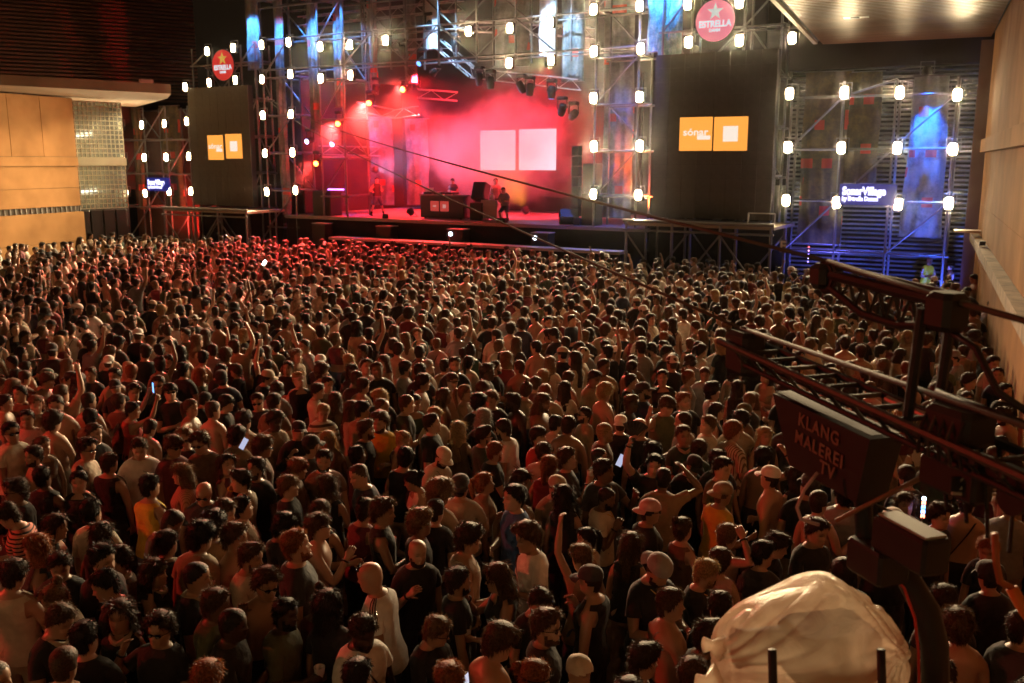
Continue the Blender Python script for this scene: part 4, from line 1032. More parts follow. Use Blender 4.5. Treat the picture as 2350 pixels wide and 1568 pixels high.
    for side, sg in (('R', 1), ('L', -1)):
        if sg == 1: lp = np.array(list(range(0, NS // 2 + 1)) + [NRING * NS + 1 + 2, NRING * NS + 1 + 1, NRING * NS + 1])
        else: lp = np.array(list(range(NS // 2, NS)) + [0] + [NRING * NS + 1, NRING * NS + 1 + 1, NRING * NS + 1 + 2])
        hip = np.array([sg * lx, .0, .80]); kn = np.array([sg * (lx + .01 + st_ * .5), .02 + sg * stp * .5 + p.get('knee', 0), .47]); an = np.array([sg * (lx + .015 + st_), -.02 + sg * stp, .09])
        if p.get('squat'):
            kn = np.array([sg * .16, .40, .62]); an = np.array([sg * .15, .12, .28])
        path = [hip + (kn - hip) * t for t in (.03, .25, .5, .75, 1.0)] + [kn + (an - kn) * t for t in (.2, .45, .75, 1.0)]
        rd = [.088, .083, .074, .064, .056, .055, .054, .044, .038]
        path += [an + np.array([0, .015, -.045]), an + np.array([0, .07, -.06]), an + np.array([0, .14, -.068]), an + np.array([0, .185, -.070])]; rd += [.041, .037, .029, .012]
        rings, _ = tube_rings(path, np.array(rd) * (.5 + .5 * wd), NLEG, np.array([0, 1.0, 0]))
        LV = V[lp]; best = min(range(NLEG), key=lambda k: ((np.roll(rings[0], -k, 0) - LV) ** 2).sum()); rings = np.roll(rings, -best, 1)
        i0 = n0; parts.append(rings.reshape(-1, 3)); n0 += len(rings) * NLEG; k = np.arange(NLEG)
        br = np.stack([lp, np.roll(lp, -1), i0 + (k + 1) % NLEG, i0 + k], 1); rf = ring_faces(i0, len(rings), NLEG)
        quads.append(br); kind.append(np.repeat(3, NLEG)); aux.append(np.zeros(NLEG)); quads.append(rf); kind.append(np.repeat(3, len(rf))); aux.append(np.repeat(np.arange(1, len(rings)) / 9.0, NLEG))
    V = np.concatenate(parts, 0); Q = np.concatenate(quads, 0).astype(int)
    F.kind = np.concatenate(kind); F.aux = np.concatenate(aux)
    F.Q = Q; F.T = np.concatenate([FT['pole']] + F.tris, 0).astype(int)
    # soften the shoulder and hip joins
    E = np.concatenate([Q[:, [0, 1]], Q[:, [1, 2]], Q[:, [2, 3]], Q[:, [3, 0]]], 0)
    msk = np.zeros(len(V), bool)
    msk[FT['loopR']] = True; msk[FT['loopL']] = True
    a0 = BASE_N; per = (len(ARM_T) + 3) * NARM + 1 + 5 * 24
    msk[a0:a0 + 2 * NARM] = True; msk[a0 + per:a0 + per + 2 * NARM] = True; msk[NRING * NS + 1:BASE_N] = True; msk[0:NS] = True
    for _ in range(3):
        acc = np.zeros_like(V); cnt = np.zeros(len(V))
        np.add.at(acc, E[:, 0], V[E[:, 1]]); np.add.at(acc, E[:, 1], V[E[:, 0]]); np.add.at(cnt, E[:, 0], 1); np.add.at(cnt, E[:, 1], 1)
        V[msk] = .45 * V[msk] + .55 * (acc[msk] / np.maximum(cnt[msk], 1)[:, None])
    # head turn
    hy, hp, hrl = p.get('yaw', 0), p.get('pitch', 0), p.get('roll', 0)
    RM = rotm('z', -hy) @ rotm('y', hrl) @ rotm('x', -hp); piv = np.array([0, -.005, 1.50])
    def turn_head(X):
        w = np.clip((X[:, 2] - 1.462) / .06, 0, 1)[:, None]; w = w * w * (3 - 2 * w)
        return X * (1 - w) + ((X - piv) @ RM.T + piv) * w
    nb = NRING * NS + 1
    V[:nb] = turn_head(V[:nb])
    # lean of the trunk about the hips, bend to the side
    ln_a, sd_a = p.get('lean', 0), p.get('side', 0)
    drop = p.get('drop', 0)
    def bend(X):
        X = X.copy(); w = np.clip((X[:, 2] - .86) / .45, 0, 1)
        w = np.where(X[:, 2] < .86, 0, w)
        up = w > 0
        a = ln_a * w; b = sd_a * w
        y, z = X[:, 1].copy(), X[:, 2] - .92
        X[:, 1] = np.where(up, y * np.cos(a) + z * np.sin(a), y); z2 = np.where(up, -y * np.sin(a) + z * np.cos(a), z)
        x = X[:, 0].copy(); X[:, 0] = np.where(up, x * np.cos(b) + z2 * np.sin(b), x); z3 = np.where(up, -x * np.sin(b) + z2 * np.cos(b), z2)
        X[:, 2] = z3 + .92
        return X
    # arms and fingers must bend with the trunk even where they hang low: full weight
    arm_i = slice(BASE_N, BASE_N + 2 * per)
    def bend_full(X):
        X = X.copy(); a, b = ln_a, sd_a; y, z = X[:, 1].copy(), X[:, 2] - .92
        X[:, 1] = y * math.cos(a) + z * math.sin(a); z2 = -y * math.sin(a) + z * math.cos(a); x = X[:, 0].copy()
        X[:, 0] = x * math.cos(b) + z2 * math.sin(b); X[:, 2] = -x * math.sin(b) + z2 * math.cos(b) + .92; return X
    V2 = bend(V); V2[arm_i] = bend_full(V[arm_i]); V = V2
    for k in F.hand:
        pos, d, pn, sd = F.hand[k]; q = bend_full(np.array([pos, pos + d, pos + pn])); F.hand[k] = (q[0], _unit_v(q[1] - q[0]), _unit_v(q[2] - q[0]))
    F.hx = lambda X: bend(turn_head(X))               # maps points given on the rest head
    if p.get('squat'):
        V[:, 2] -= .22; f_old = F.hx; F.hx = lambda X: f_old(X) - np.array([0, 0, .22])
    F.V = V; F.per = per
    # vertex normals
    nrm = np.zeros_like(V); fn = np.cross(V[Q[:, 2]] - V[Q[:, 0]], V[Q[:, 3]] - V[Q[:, 1]])
    for k in range(4): np.add.at(nrm, Q[:, k], fn)
    ft_ = np.cross(V[F.T[:, 1]] - V[F.T[:, 0]], V[F.T[:, 2]] - V[F.T[:, 0]])
    for k in range(3): np.add.at(nrm, F.T[:, k], ft_)
    F.Nn = nrm / (np.linalg.norm(nrm, axis=1)[:, None] + 1e-9)
    return F
def nz3(P, f, seed=0.0):
    """cheap smooth pseudo noise in about -1..1"""
    x, y, z = P[:, 0] * f + seed, P[:, 1] * f + seed * 1.7, P[:, 2] * f + seed * 2.3
    return (np.sin(x * 1.7 + 1.3 * np.sin(y * 1.1 + z * .7)) + np.sin(y * 2.3 + 1.1 * np.sin(z * 1.3 + x * .9)) + np.sin(z * 1.9 + 1.2 * np.sin(x * 1.5 + y * .5))) / 3
def compact(V, Q):
    u, inv = np.unique(Q, return_inverse=True); return V[u], inv.reshape(Q.shape), u
def shirt(F, style, seed):
    """style: tee, tank, vest (sleeveless), open, crop"""
    k, a, Q = F.kind, F.aux, F.Q
    top = 13
    if style in ('tee', 'shirt'): sel = ((k == 0) & (a >= 2) & (a <= top)) | ((k == 1) & (a <= (.62 if style == 'tee' else .75)))
    elif style == 'long': sel = ((k == 0) & (a >= 2) & (a <= top + 1)) | ((k == 1) & (a <= 1.85))
    else:
        sel = (k == 0) & (a >= (2 if style != 'crop' else 6)) & (a <= 13)
        jm = np.sort(Q % NS, 1) if False else None
        x = np.abs(F.V[Q].mean(1)[:, 0]) if False else None
        jj = Q[:, 0] % NS; jd = np.minimum(np.abs(jj - 9), np.abs(jj - 18)) # distance from the arm columns
        ring = a
        narrow = (ring >= 12) & ~((((jj >= 3) & (jj <= 6)) | ((jj >= 21) & (jj <= 24))) | ((jj >= 9) & (jj <= 18) & (ring <= 12)))
        if style in ('tank', 'crop'): sel &= ~((ring >= 11) & ((jj <= 2) | (jj >= 25))) ; sel &= ~narrow
        if style in ('crop',): sel &= ~((ring >= 10) & ((jj <= 3) | (jj >= 24)))
    f = Q[sel]; V, q, u = compact(F.V, f); N = F.Nn[u]
    z = V[:, 2]; loose = np.interp(z, [.9, 1.1, 1.35, 1.5], [.030, .026, .013, .007]) if style not in ('tank', 'crop') else np.interp(z, [.9, 1.1, 1.35, 1.5], [.02, .016, .009, .006])
    arm = np.isin(u, np.unique(Q[k == 1])); loose = np.where(arm, np.maximum(loose, .016), loose)
    wr = .007 * nz3(V, 34, seed) * np.interp(z, [.9, 1.15, 1.4, 1.5], [1, 1, .7, .2]) + .006 * nz3(V, 13, seed + 3)
    V = V + N * (loose + np.where(arm, .5, 1) * wr)[:, None]
    return V, q
def trousers(F, seed, shorts=False):
    k, a, Q = F.kind, F.aux, F.Q
    sel = ((k == 0) & (a <= 3)) | ((k == 3) & (a <= (.48 if shorts else .95)))
    V, q, u = compact(F.V, Q[sel]); V = V + F.Nn[u] * (.014 + .006 * nz3(V, 18, seed))[:, None]; return V, q
def shoes(F):
    sel = (F.kind == 3) & (F.aux > .8); V, q, u = compact(F.V, F.Q[sel]); return V + F.Nn[u] * .014, q
HEADI0 = NT * NS
hring = np.repeat(HEADH, NS); hth = np.tile(THETA_B, NH)
def hair(F, style, rs, dense=260):
    """returns verts, faces list (quads, tris)"""
    hv = F.V[HEADI0:HEADI0 + NH * NS]; hn = F.Nn[HEADI0:HEADI0 + NH * NS]; pole = F.V[NRING * NS]; pn = F.Nn[NRING * NS]
    th = hth; line = np.interp(th, [0, .45, .85, 1.25, 1.6, 1.9, 2.3, 3.15], [.80, .78, .70, .60, .42, .40, .12, .05])
    if style in ('long', 'bob', 'bun', 'pony'): line = np.interp(th, [0, .45, .85, 1.25, 1.6, 1.9, 2.3, 3.15], [.80, .76, .66, .50, .34, .22, .06, .02])
    if style == 'receding': line = np.interp(th, [0, .4, .8, 1.25, 1.6, 1.9, 2.3, 3.15], [.93, .97, .86, .62, .42, .40, .12, .05])
    if style == 'fringe': line = np.interp(th, [0, .5, .85, 1.25, 1.6, 1.9, 2.3, 3.15], [.62, .62, .60, .52, .40, .30, .08, .03])
    inn = hring - line
    vol = {'buzz': .004, 'short': .016, 'receding': .010, 'curly': .034, 'afro': .055, 'fringe': .024, 'long': .018, 'bob': .026, 'bun': .011, 'pony': .012, 'quiff': .020}[style]
    topw = np.clip((hring - .5) / .35, 0, 1)
    sidew = .45 if style in ('short', 'quiff', 'receding') else .8
    t = vol * (sidew + (1 - sidew) * topw) * np.clip(inn / .10 + .10, .0, 1)
    if style == 'quiff': t = t + .024 * np.exp(-((hth) / .8) ** 2) * np.clip((hring - .75) / .1, 0, 1)
    sd = rs.random() * 50
    amp = {'buzz': .0005, 'short': .0045, 'receding': .003, 'curly': .011, 'afro': .010, 'fringe': .004, 'long': .003, 'bob': .004, 'bun': .002, 'pony': .002, 'quiff': .006}[style]
    rest = HEAD0.reshape(-1, 3)
    nn = nz3(rest, 60 if style in ('curly', 'afro') else 38, sd)
    V = hv + hn * np.where(inn > -.02, t + amp * nn * (t > .002) * 1.0 + .0015, 0)[:, None]
    pv = pole + pn * (vol + .0015)
    V = np.vstack([V, pv[None]])
    Qh = []
    for r in range(NH - 1):
        for j in range(NS):
            i = r * NS + j; ids = (r * NS + (j + 1) % NS, i, i + NS, (r + 1) * NS + (j + 1) % NS)
            if (inn[list(ids)] > -.012).all(): Qh.append(ids)
    Th = [((NH - 1) * NS + (j + 1) % NS, (NH - 1) * NS + j, NH * NS) for j in range(NS)]
    quads = np.array(Qh); tris = [np.array(Th)]
    parts = [V]; n0 = len(V)
    extra = []
    # mass that hangs or is tied
    if style in ('long', 'bob'):
        L = (.18 if style == 'bob' else .30 + .14 * rs.random()); th0 = 1.15; nu, nv = 18, 9
        ths = np.linspace(th0, 2 * np.pi - th0, nu + 1); P = []
        for j in range(nv + 1):
            v = j / nv
            for tt in ths:
                rx = .086 + .014 * math.sin(v * 3.1) + .008 * math.sin(tt * 7 + v * 5 + sd); ry = .103 + .012 * v
                sw = .045 * v * math.sin(3.0 * v)
                P.append((rx * math.sin(tt) * (1 + .10 * v) + .006 * math.sin(v * 14 + tt * 5 + sd), ry * math.cos(tt) - .005 - sw + .005 * math.sin(tt * 11 + sd), CHIN + HH * .55 - v * L))
        P = np.array(P)
        Pr = F.hx(np.stack([P[:, 0], P[:, 1], np.maximum(P[:, 2], 1.53)], 1)); Pr[:, 2] -= np.maximum(0, 1.53 - P[:, 2])
        # lower rows lie over the shoulders
        parts.append(Pr); b = np.arange(nv)[:, None] * (nu + 1) + np.arange(nu)[None, :]
        extra.append((n0 + np.stack([b, b + 1, b + nu + 2, b + nu + 1], -1)).reshape(-1, 4)); n0 += len(Pr)
    if style in ('bun', 'pony'):
        if style == 'bun':
            cz = .93 if rs.random() < .5 else .70; c = np.array([0, -.075 if cz > .8 else -.115, CHIN + HH * cz + (.025 if cz > .8 else 0)])
            u, v = np.meshgrid(np.linspace(0, 2 * np.pi, 13)[:-1], np.linspace(.15, np.pi - .15, 7)); rr = .036 * (1 + .15 * np.sin(u * 5 + v * 4))
            P = np.stack([c[0] + rr * np.cos(u) * np.sin(v), c[1] + rr * np.sin(u) * np.sin(v), c[2] + rr * np.cos(v)], -1).reshape(-1, 3); m, n = 7, 12
        else:
            pts = [(0, -.10, CHIN + HH * .78), (0, -.135, CHIN + HH * .70), (0, -.150, CHIN + HH * .45), (0, -.140, CHIN + HH * .1), (0, -.125, CHIN - .06), (0, -.12, CHIN - .12)]
            rg, _ = tube_rings(pts, np.array([.018, .027, .033, .030, .022, .006]), 10, np.array([1.0, 0, 0])); P = rg.reshape(-1, 3); m, n = 6, 10
        Pr = F.hx(np.stack([P[:, 0], P[:, 1], np.maximum(P[:, 2], 1.52)], 1)); Pr[:, 2] -= np.maximum(0, 1.52 - P[:, 2])
        parts.append(Pr); extra.append(ring_faces(n0, m, n)); n0 += len(Pr)
    quads_all = np.concatenate([quads] + extra, 0)
    Vall = np.concatenate(parts, 0)
    # loose strands
    nst = dense if style != 'buzz' else dense // 5
    fi = rs.integers(0, len(quads_all), nst); qq = quads_all[fi]; w = rs.random((nst, 2))
    A, B, Cc, D = (Vall[qq[:, k]] for k in range(4))
    root = (A * (1 - w[:, :1]) + B * w[:, :1]) * (1 - w[:, 1:]) + (D * (1 - w[:, :1]) + Cc * w[:, :1]) * w[:, 1:]
    nrm = np.cross(B - A, D - A); nrm /= np.linalg.norm(nrm, axis=1)[:, None] + 1e-9
    ctr = hv.mean(0); nrm *= np.sign(((root - ctr) * nrm).sum(1))[:, None] + 1e-6
    down = np.array([0, -.35, -1.0]); tang = down - nrm * (nrm @ down)[:, None]; tang /= np.linalg.norm(tang, axis=1)[:, None] + 1e-6
    rv = rs.normal(0, 1, (nst, 3)); ln = {'buzz': .008, 'short': .028, 'receding': .02, 'curly': .034, 'afro': .03, 'fringe': .035, 'long': .07, 'bob': .06, 'bun': .03, 'pony': .035, 'quiff': .034}[style]
    lift = {'curly': .9, 'afro': 1.0, 'buzz': .6, 'short': .55, 'quiff': .6, 'fringe': .45}.get(style, .38)
    dirv = tang * (1 - .3 * lift) + nrm * lift * (.4 + .9 * rs.random((nst, 1))) + rv * .35; dirv /= np.linalg.norm(dirv, axis=1)[:, None]
    Ls = ln * (.45 + 1.1 * rs.random((nst, 1))); side = np.cross(dirv, rv); side /= np.linalg.norm(side, axis=1)[:, None] + 1e-9
    root = root - nrm * .003; wdt = .003
    SV = np.concatenate([root - side * wdt, root + side * wdt, root + dirv * Ls], 0); i = n0 + np.arange(nst)
    tris.append(np.stack([i, i + nst, i + 2 * nst], 1)); Vall = np.concatenate([Vall, SV], 0)
    tr_ = np.concatenate(tris, 0)
    used = np.unique(np.concatenate([quads_all.ravel(), tr_.ravel()])); mp = np.zeros(len(Vall), int); mp[used] = np.arange(len(used))
    return Vall[used], [mp[quads_all], mp[tr_]]
def beard(F):
    hv = F.V[HEADI0:HEADI0 + NH * NS]; hn = F.Nn[HEADI0:HEADI0 + NH * NS]; th = hth
    up = np.interp(th, [0, .3, .55, .9, 1.3, 1.6], [.17, .18, .24, .30, .40, .46]); inn = (up - hring); ok = (inn > 0) & (hring > -.02) & (th < 1.62)
    V = hv + hn * (.008 * np.clip(inn / .08, .1, 1) + .003 * nz3(HEAD0.reshape(-1, 3), 80))[:, None]
    Qh = []
    for r in range(NH - 1):
        for j in range(NS):
            ids = [r * NS + (j + 1) % NS, r * NS + j, (r + 1) * NS + j, (r + 1) * NS + (j + 1) % NS]
            if ok[ids].all(): Qh.append(ids)
    mous = []
    Qh = np.array(Qh); V, q, u = compact(V, Qh); return V, q
def cap(F, back=0, bucket=False):
    hv = F.V[HEADI0:HEADI0 + NH * NS]; hn = F.Nn[HEADI0:HEADI0 + NH * NS]
    lo = .60 if not bucket else .56; ok = hring >= lo
    V = hv + hn * (.013 + .006 * np.clip((hring - .6) / .3, 0, 1))[:, None]; V = np.vstack([V, F.V[NRING * NS] + F.Nn[NRING * NS] * .016])
    Qh = [(r * NS + (j + 1) % NS, r * NS + j, (r + 1) * NS + j, (r + 1) * NS + (j + 1) % NS) for r in range(NH - 1) if HEADH[r] >= lo for j in range(NS)]
    Th = [((NH - 1) * NS + (j + 1) % NS, (NH - 1) * NS + j, NH * NS) for j in range(NS)]
    # brim
    nu, nv = 14, 4; P = []; sg = -1 if back else 1; span = 1.0 if not bucket else math.pi
    for j in range(nv + 1):
        v = j / nv
        for i in range(nu + 1):
            a = -span + 2 * span * i / nu; ext = (.075 * math.cos(a * .95) ** .6 if not bucket else .055) * v if (bucket or abs(a) < 1.6) else 0
            r_x, r_y = .090, .112
            P.append(((r_x + ext * .55) * math.sin(a), sg * ((r_y + ext) * math.cos(a)) + .012, CHIN + HH * (lo + .03) - (.020 * v * v + (.02 * v * abs(math.sin(a)))) - (.03 * v if bucket else 0)))
    b = len(V); P = F.hx(np.array(P)); V = np.vstack([V, P]); k = (np.arange(nv)[:, None] * (nu + 1) + np.arange(nu)[None, :]); bq = b + np.stack([k, k + 1, k + nu + 2, k + nu + 1], -1).reshape(-1, 4)
    Qa = np.concatenate([np.array(Qh), bq], 0); Ta = np.array(Th); used = np.unique(np.concatenate([Qa.ravel(), Ta.ravel()])); mp = np.zeros(len(V), int); mp[used] = np.arange(len(used))
    return V[used], [mp[Qa], mp[Ta]]
def beanie(F):
    hv = F.V[HEADI0:HEADI0 + NH * NS]; hn = F.Nn[HEADI0:HEADI0 + NH * NS]
    lo = np.interp(hth, [0, 1.6, 3.15], [.66, .5, .35]); ok = hring >= lo
    V = hv + hn * (.014 + .003 * np.sin(hth * 24))[:, None]; V = np.vstack([V, F.V[NRING * NS] + F.Nn[NRING * NS] * .022])
    Qh = [ids for r in range(NH - 1) for j in range(NS) for ids in [(r * NS + (j + 1) % NS, r * NS + j, (r + 1) * NS + j, (r + 1) * NS + (j + 1) % NS)] if ok[list(ids)].all()]
    Th = [((NH - 1) * NS + (j + 1) % NS, (NH - 1) * NS + j, NH * NS) for j in range(NS)]
    Qa = np.array(Qh); Ta = np.array(Th); used = np.unique(np.concatenate([Qa.ravel(), Ta.ravel()])); mp = np.zeros(len(V), int); mp[used] = np.arange(len(used))
    return V[used], [mp[Qa], mp[Ta]]
def headband(F, h0=.66, h1=.74, t=.014):
    P = []; 
    for h in (h0, h1):
        for a in THETA: P.append(((.079 + t) * math.sin(a), (.096 + t) * math.cos(a) + .008, CHIN + HH * (h - .05 * (1 - math.cos(a)))))
    P = F.hx(np.array(P)); k = np.arange(NS); return P, np.stack([(k + 1) % NS, k, NS + k, NS + (k + 1) % NS], 1)
def glasses(F, up=False):
    """two lenses, bridge and temples"""
    m = MB(); h = .515 if not up else .88; yf = .108 if not up else .082; zz = CHIN + HH * h; tilt = 0 if not up else -.75
    R = Matrix.Translation((0, yf, zz)) @ Matrix.Rotation(tilt, 4, 'X')
    for sg in (-1, 1):
        pts = [np.array(R @ Vector((sg * (.033 + .025 * math.cos(a)), -.008 * abs(math.cos(a)) , .017 * math.sin(a) - .002))) for a in np.linspace(0, 2 * np.pi, 11)[:-1]]
        o = len(m.v); m.v += [tuple(q) for q in pts] + [tuple(q + np.array([0, .006, 0])) for q in pts]
        m.f += [tuple(range(o, o + 10)), tuple(range(o + 19, o + 9, -1))] + [(o + i, o + (i + 1) % 10, o + 10 + (i + 1) % 10, o + 10 + i) for i in range(10)]
        m.tube([np.array(R @ Vector((sg * .058, -.004, .004))), np.array(R @ Vector((sg * .082, -.05, .004))), np.array(R @ Vector((sg * .084, -.10, .0)))], .003, 4)
    m.tube([np.array(R @ Vector((-.012, .002, .002))), np.array(R @ Vector((.012, .002, .002)))], .004, 5)
    return F.hx(np.array(m.v)), m.f
def strap(F, seed=0):
    """cross-body strap following the torso"""
    P = []; n = 26
    for i in range(n):
        a = 2 * np.pi * i / n; t = (1 - math.cos(a)) / 2
        # shoulder right, down to left hip; front for a<pi, back beyond
        x = .09 - .26 * t; z = 1.47 - .50 * t; y0 = math.sin(a)
        zz = np.interp(z, TORSO[:, 0], np.arange(NT)); k = int(zz); fr = zz - k; row = TORSO[k] * (1 - fr) + TORSO[min(k + 1, NT - 1)] * fr
        ax, bf, bb = row[1] + .03, row[2] + .03, row[3] + .03; xx = np.clip(x, -ax, ax); y = math.sqrt(max(0, 1 - (xx / ax) ** 2)) ** .9 * (bf if y0 > 0 else -bb) * (1 if abs(y0) > .12 else abs(y0) / .12)
        P.append((xx, y, z + (.012 if i in (0,) else 0)))
    P = np.array(P); d = np.roll(P, -1, 0) - np.roll(P, 1, 0); up = np.array([.9, 0, .4]); V = np.concatenate([P + .017 * np.array([.75, 0, .55]), P - .017 * np.array([.75, 0, .55])], 0)
    sh = F.hx(np.minimum(V, np.array([9, 9, 1.46]))); k = np.arange(n); return sh, np.stack([k, (k + 1) % n, n + (k + 1) % n, n + k], 1)

# ---------------------------------------------------------------- people's materials
def skin_mat(name, c):
    m = bpy.data.materials.new(name); ns, ln = nodes_of(m); b = ns["Principled BSDF"]; b.inputs["Roughness"].default_value = .42; b.inputs["Specular IOR Level"].default_value = .45
    at = ns.new("ShaderNodeAttribute"); at.attribute_name = "pigment"; at.attribute_type = 'GEOMETRY'
    tc = ns.new("ShaderNodeTexCoord"); nz = ns.new("ShaderNodeTexNoise"); nz.inputs["Scale"].default_value = 9; ln.new(tc.outputs["Object"], nz.inputs[0])
    mr = ns.new("ShaderNodeMapRange"); mr.inputs[3].default_value = .82; mr.inputs[4].default_value = 1.15; ln.new(nz.outputs[0], mr.inputs[0])
    v1 = ns.new("ShaderNodeVectorMath"); v1.operation = 'SCALE'; v1.inputs[0].default_value = c; ln.new(mr.outputs[0], v1.inputs["Scale"])
    v2 = ns.new("ShaderNodeVectorMath"); v2.operation = 'MULTIPLY'; ln.new(v1.outputs[0], v2.inputs[0]); ln.new(at.outputs["Color"], v2.inputs[1]); ln.new(v2.outputs[0], b.inputs["Base Color"])
    return m
SKIN = [skin_mat("skin_light", (.50, .31, .22)), skin_mat("skin_tan", (.42, .25, .165)), skin_mat("skin_olive", (.34, .20, .13)), skin_mat("skin_brown", (.19, .105, .065)), skin_mat("skin_dark", (.075, .042, .028))]
def hair_mat(name, c):
    m = bpy.data.materials.new(name); ns, ln = nodes_of(m); b = ns["Principled BSDF"]; b.inputs["Roughness"].default_value = .55; b.inputs["Specular IOR Level"].default_value = .45
    tc = ns.new("ShaderNodeTexCoord"); nz = ns.new("ShaderNodeTexNoise"); nz.inputs["Scale"].default_value = 70; nz.inputs["Detail"].default_value = 3; ln.new(tc.outputs["Object"], nz.inputs[0])
    mr = ns.new("ShaderNodeMapRange"); mr.inputs[1].default_value = .3; mr.inputs[2].default_value = .7; mr.inputs[3].default_value = .5; mr.inputs[4].default_value = 1.5; ln.new(nz.outputs[0], mr.inputs[0])
    v1 = ns.new("ShaderNodeVectorMath"); v1.operation = 'SCALE'; v1.inputs[0].default_value = c; ln.new(mr.outputs[0], v1.inputs["Scale"]); ln.new(v1.outputs[0], b.inputs["Base Color"])
    bp = ns.new("ShaderNodeBump"); bp.inputs["Strength"].default_value = .8; bp.inputs["Distance"].default_value = .01; ln.new(nz.outputs[0], bp.inputs["Height"]); ln.new(bp.outputs[0], b.inputs["Normal"])
    tr = ns.new("ShaderNodeBsdfTranslucent"); ln.new(v1.outputs[0], tr.inputs[0]); mx = ns.new("ShaderNodeMixShader"); mx.inputs[0].default_value = .34
    ln.new(b.outputs[0], mx.inputs[1]); ln.new(tr.outputs[0], mx.inputs[2]); ln.new(mx.outputs[0], ns["Material Output"].inputs[0])
    return m
HAIRM = {'black': hair_mat("hair_black", (.018, .014, .012)), 'dark': hair_mat("hair_dark_brown", (.040, .025, .016)), 'brown': hair_mat("hair_brown", (.085, .048, .026)),
         'light': hair_mat("hair_light_brown", (.17, .10, .052)), 'blond': hair_mat("hair_blond", (.36, .24, .11)), 'ginger': hair_mat("hair_ginger", (.24, .085, .03)), 'grey': hair_mat("hair_grey", (.30, .28, .25))}
CLOTHC = {'black': (.016, .016, .018), 'charcoal': (.045, .045, .05), 'navy': (.02, .028, .06), 'white': (.72, .70, .66), 'cream': (.60, .53, .42), 'beige': (.42, .34, .25), 'tan': (.30, .21, .13),
          'brown': (.13, .075, .045), 'olive': (.10, .105, .05), 'green': (.03, .07, .045), 'grey': (.26, .26, .26), 'pink': (.60, .33, .32), 'red': (.42, .035, .03), 'burgundy': (.16, .03, .04),
          'yellow': (.62, .40, .04), 'blue': (.05, .13, .35), 'teal': (.03, .15, .16), 'denim': (.06, .09, .16)}
def cloth_mat(c): return mat("cloth_" + c, CLOTHC[c], .88, var=.16, scale=9, bump=.75, bscale=16, sheen=.15)
def stripe_mat(name, a, b_, f, vertical=False):
    if name in _mats: return _mats[name]
    m = bpy.data.materials.new(name); ns, ln = nodes_of(m); b = ns["Principled BSDF"]; b.inputs["Roughness"].default_value = .88
    tc = ns.new("ShaderNodeTexCoord"); sx = ns.new("ShaderNodeSeparateXYZ"); ln.new(tc.outputs["Object"], sx.inputs[0])
    mm = ns.new("ShaderNodeMath"); mm.operation = 'MULTIPLY'; mm.inputs[1].default_value = f; ln.new(sx.outputs[0 if vertical else 2], mm.inputs[0])
    fr = ns.new("ShaderNodeMath"); fr.operation = 'FRACT'; ln.new(mm.outputs[0], fr.inputs[0]); gt = ns.new("ShaderNodeMath"); gt.operation = 'GREATER_THAN'; gt.inputs[1].default_value = .62; ln.new(fr.outputs[0], gt.inputs[0])
    mx = ns.new("ShaderNodeMix"); mx.data_type = 'RGBA'; ln.new(gt.outputs[0], mx.inputs[0]); mx.inputs[6].default_value = (*a, 1); mx.inputs[7].default_value = (*b_, 1); ln.new(mx.outputs[2], b.inputs["Base Color"])
    _mats[name] = m; return m
PATT = {'redstripe': stripe_mat("cloth_red_black_stripe", (.55, .22, .17), (.02, .02, .02), 28), 'polostripe': stripe_mat("cloth_polo_stripe", (.62, .55, .45), (.10, .07, .06), 11),
        'pinstripe': stripe_mat("cloth_vertical_stripe", (.55, .44, .33), (.16, .10, .07), 40, True), 'pinkstripe': stripe_mat("cloth_pink_stripe", (.50, .28, .22), (.30, .14, .11), 60, True)}
_m = bpy.data.materials.new("cloth_scribble_print"); _n, _l = nodes_of(_m); _b = _n["Principled BSDF"]; _b.inputs["Roughness"].default_value = .88
_tc = _n.new("ShaderNodeTexCoord"); _w = _n.new("ShaderNodeTexNoise"); _w.inputs["Scale"].default_value = 13; _w.inputs["Distortion"].default_value = 2.5; _l.new(_tc.outputs["Object"], _w.inputs[0])
_r = _n.new("ShaderNodeValToRGB"); _e = _r.color_ramp.elements; _e[0].position = .46; _e[0].color = (.48, .38, .25, 1); _e[1].position = .54; _e[1].color = (.48, .38, .25, 1); _x = _e.new(.5); _x.color = (.03, .03, .03, 1)
_l.new(_w.outputs[0], _r.inputs[0]); _l.new(_r.outputs[0], _b.inputs["Base Color"]); PATT['print'] = _m
M_glass = mat("sunglass_lens", (.008, .008, .01), .08, spec=.8)
M_hivis = glow("hi_vis_yellow", (.55, .62, .05), .12, (.65, .72, .06))
def top_mat(c): return PATT[c] if c in PATT else (M_hivis if c == 'hivis' else cloth_mat(c))

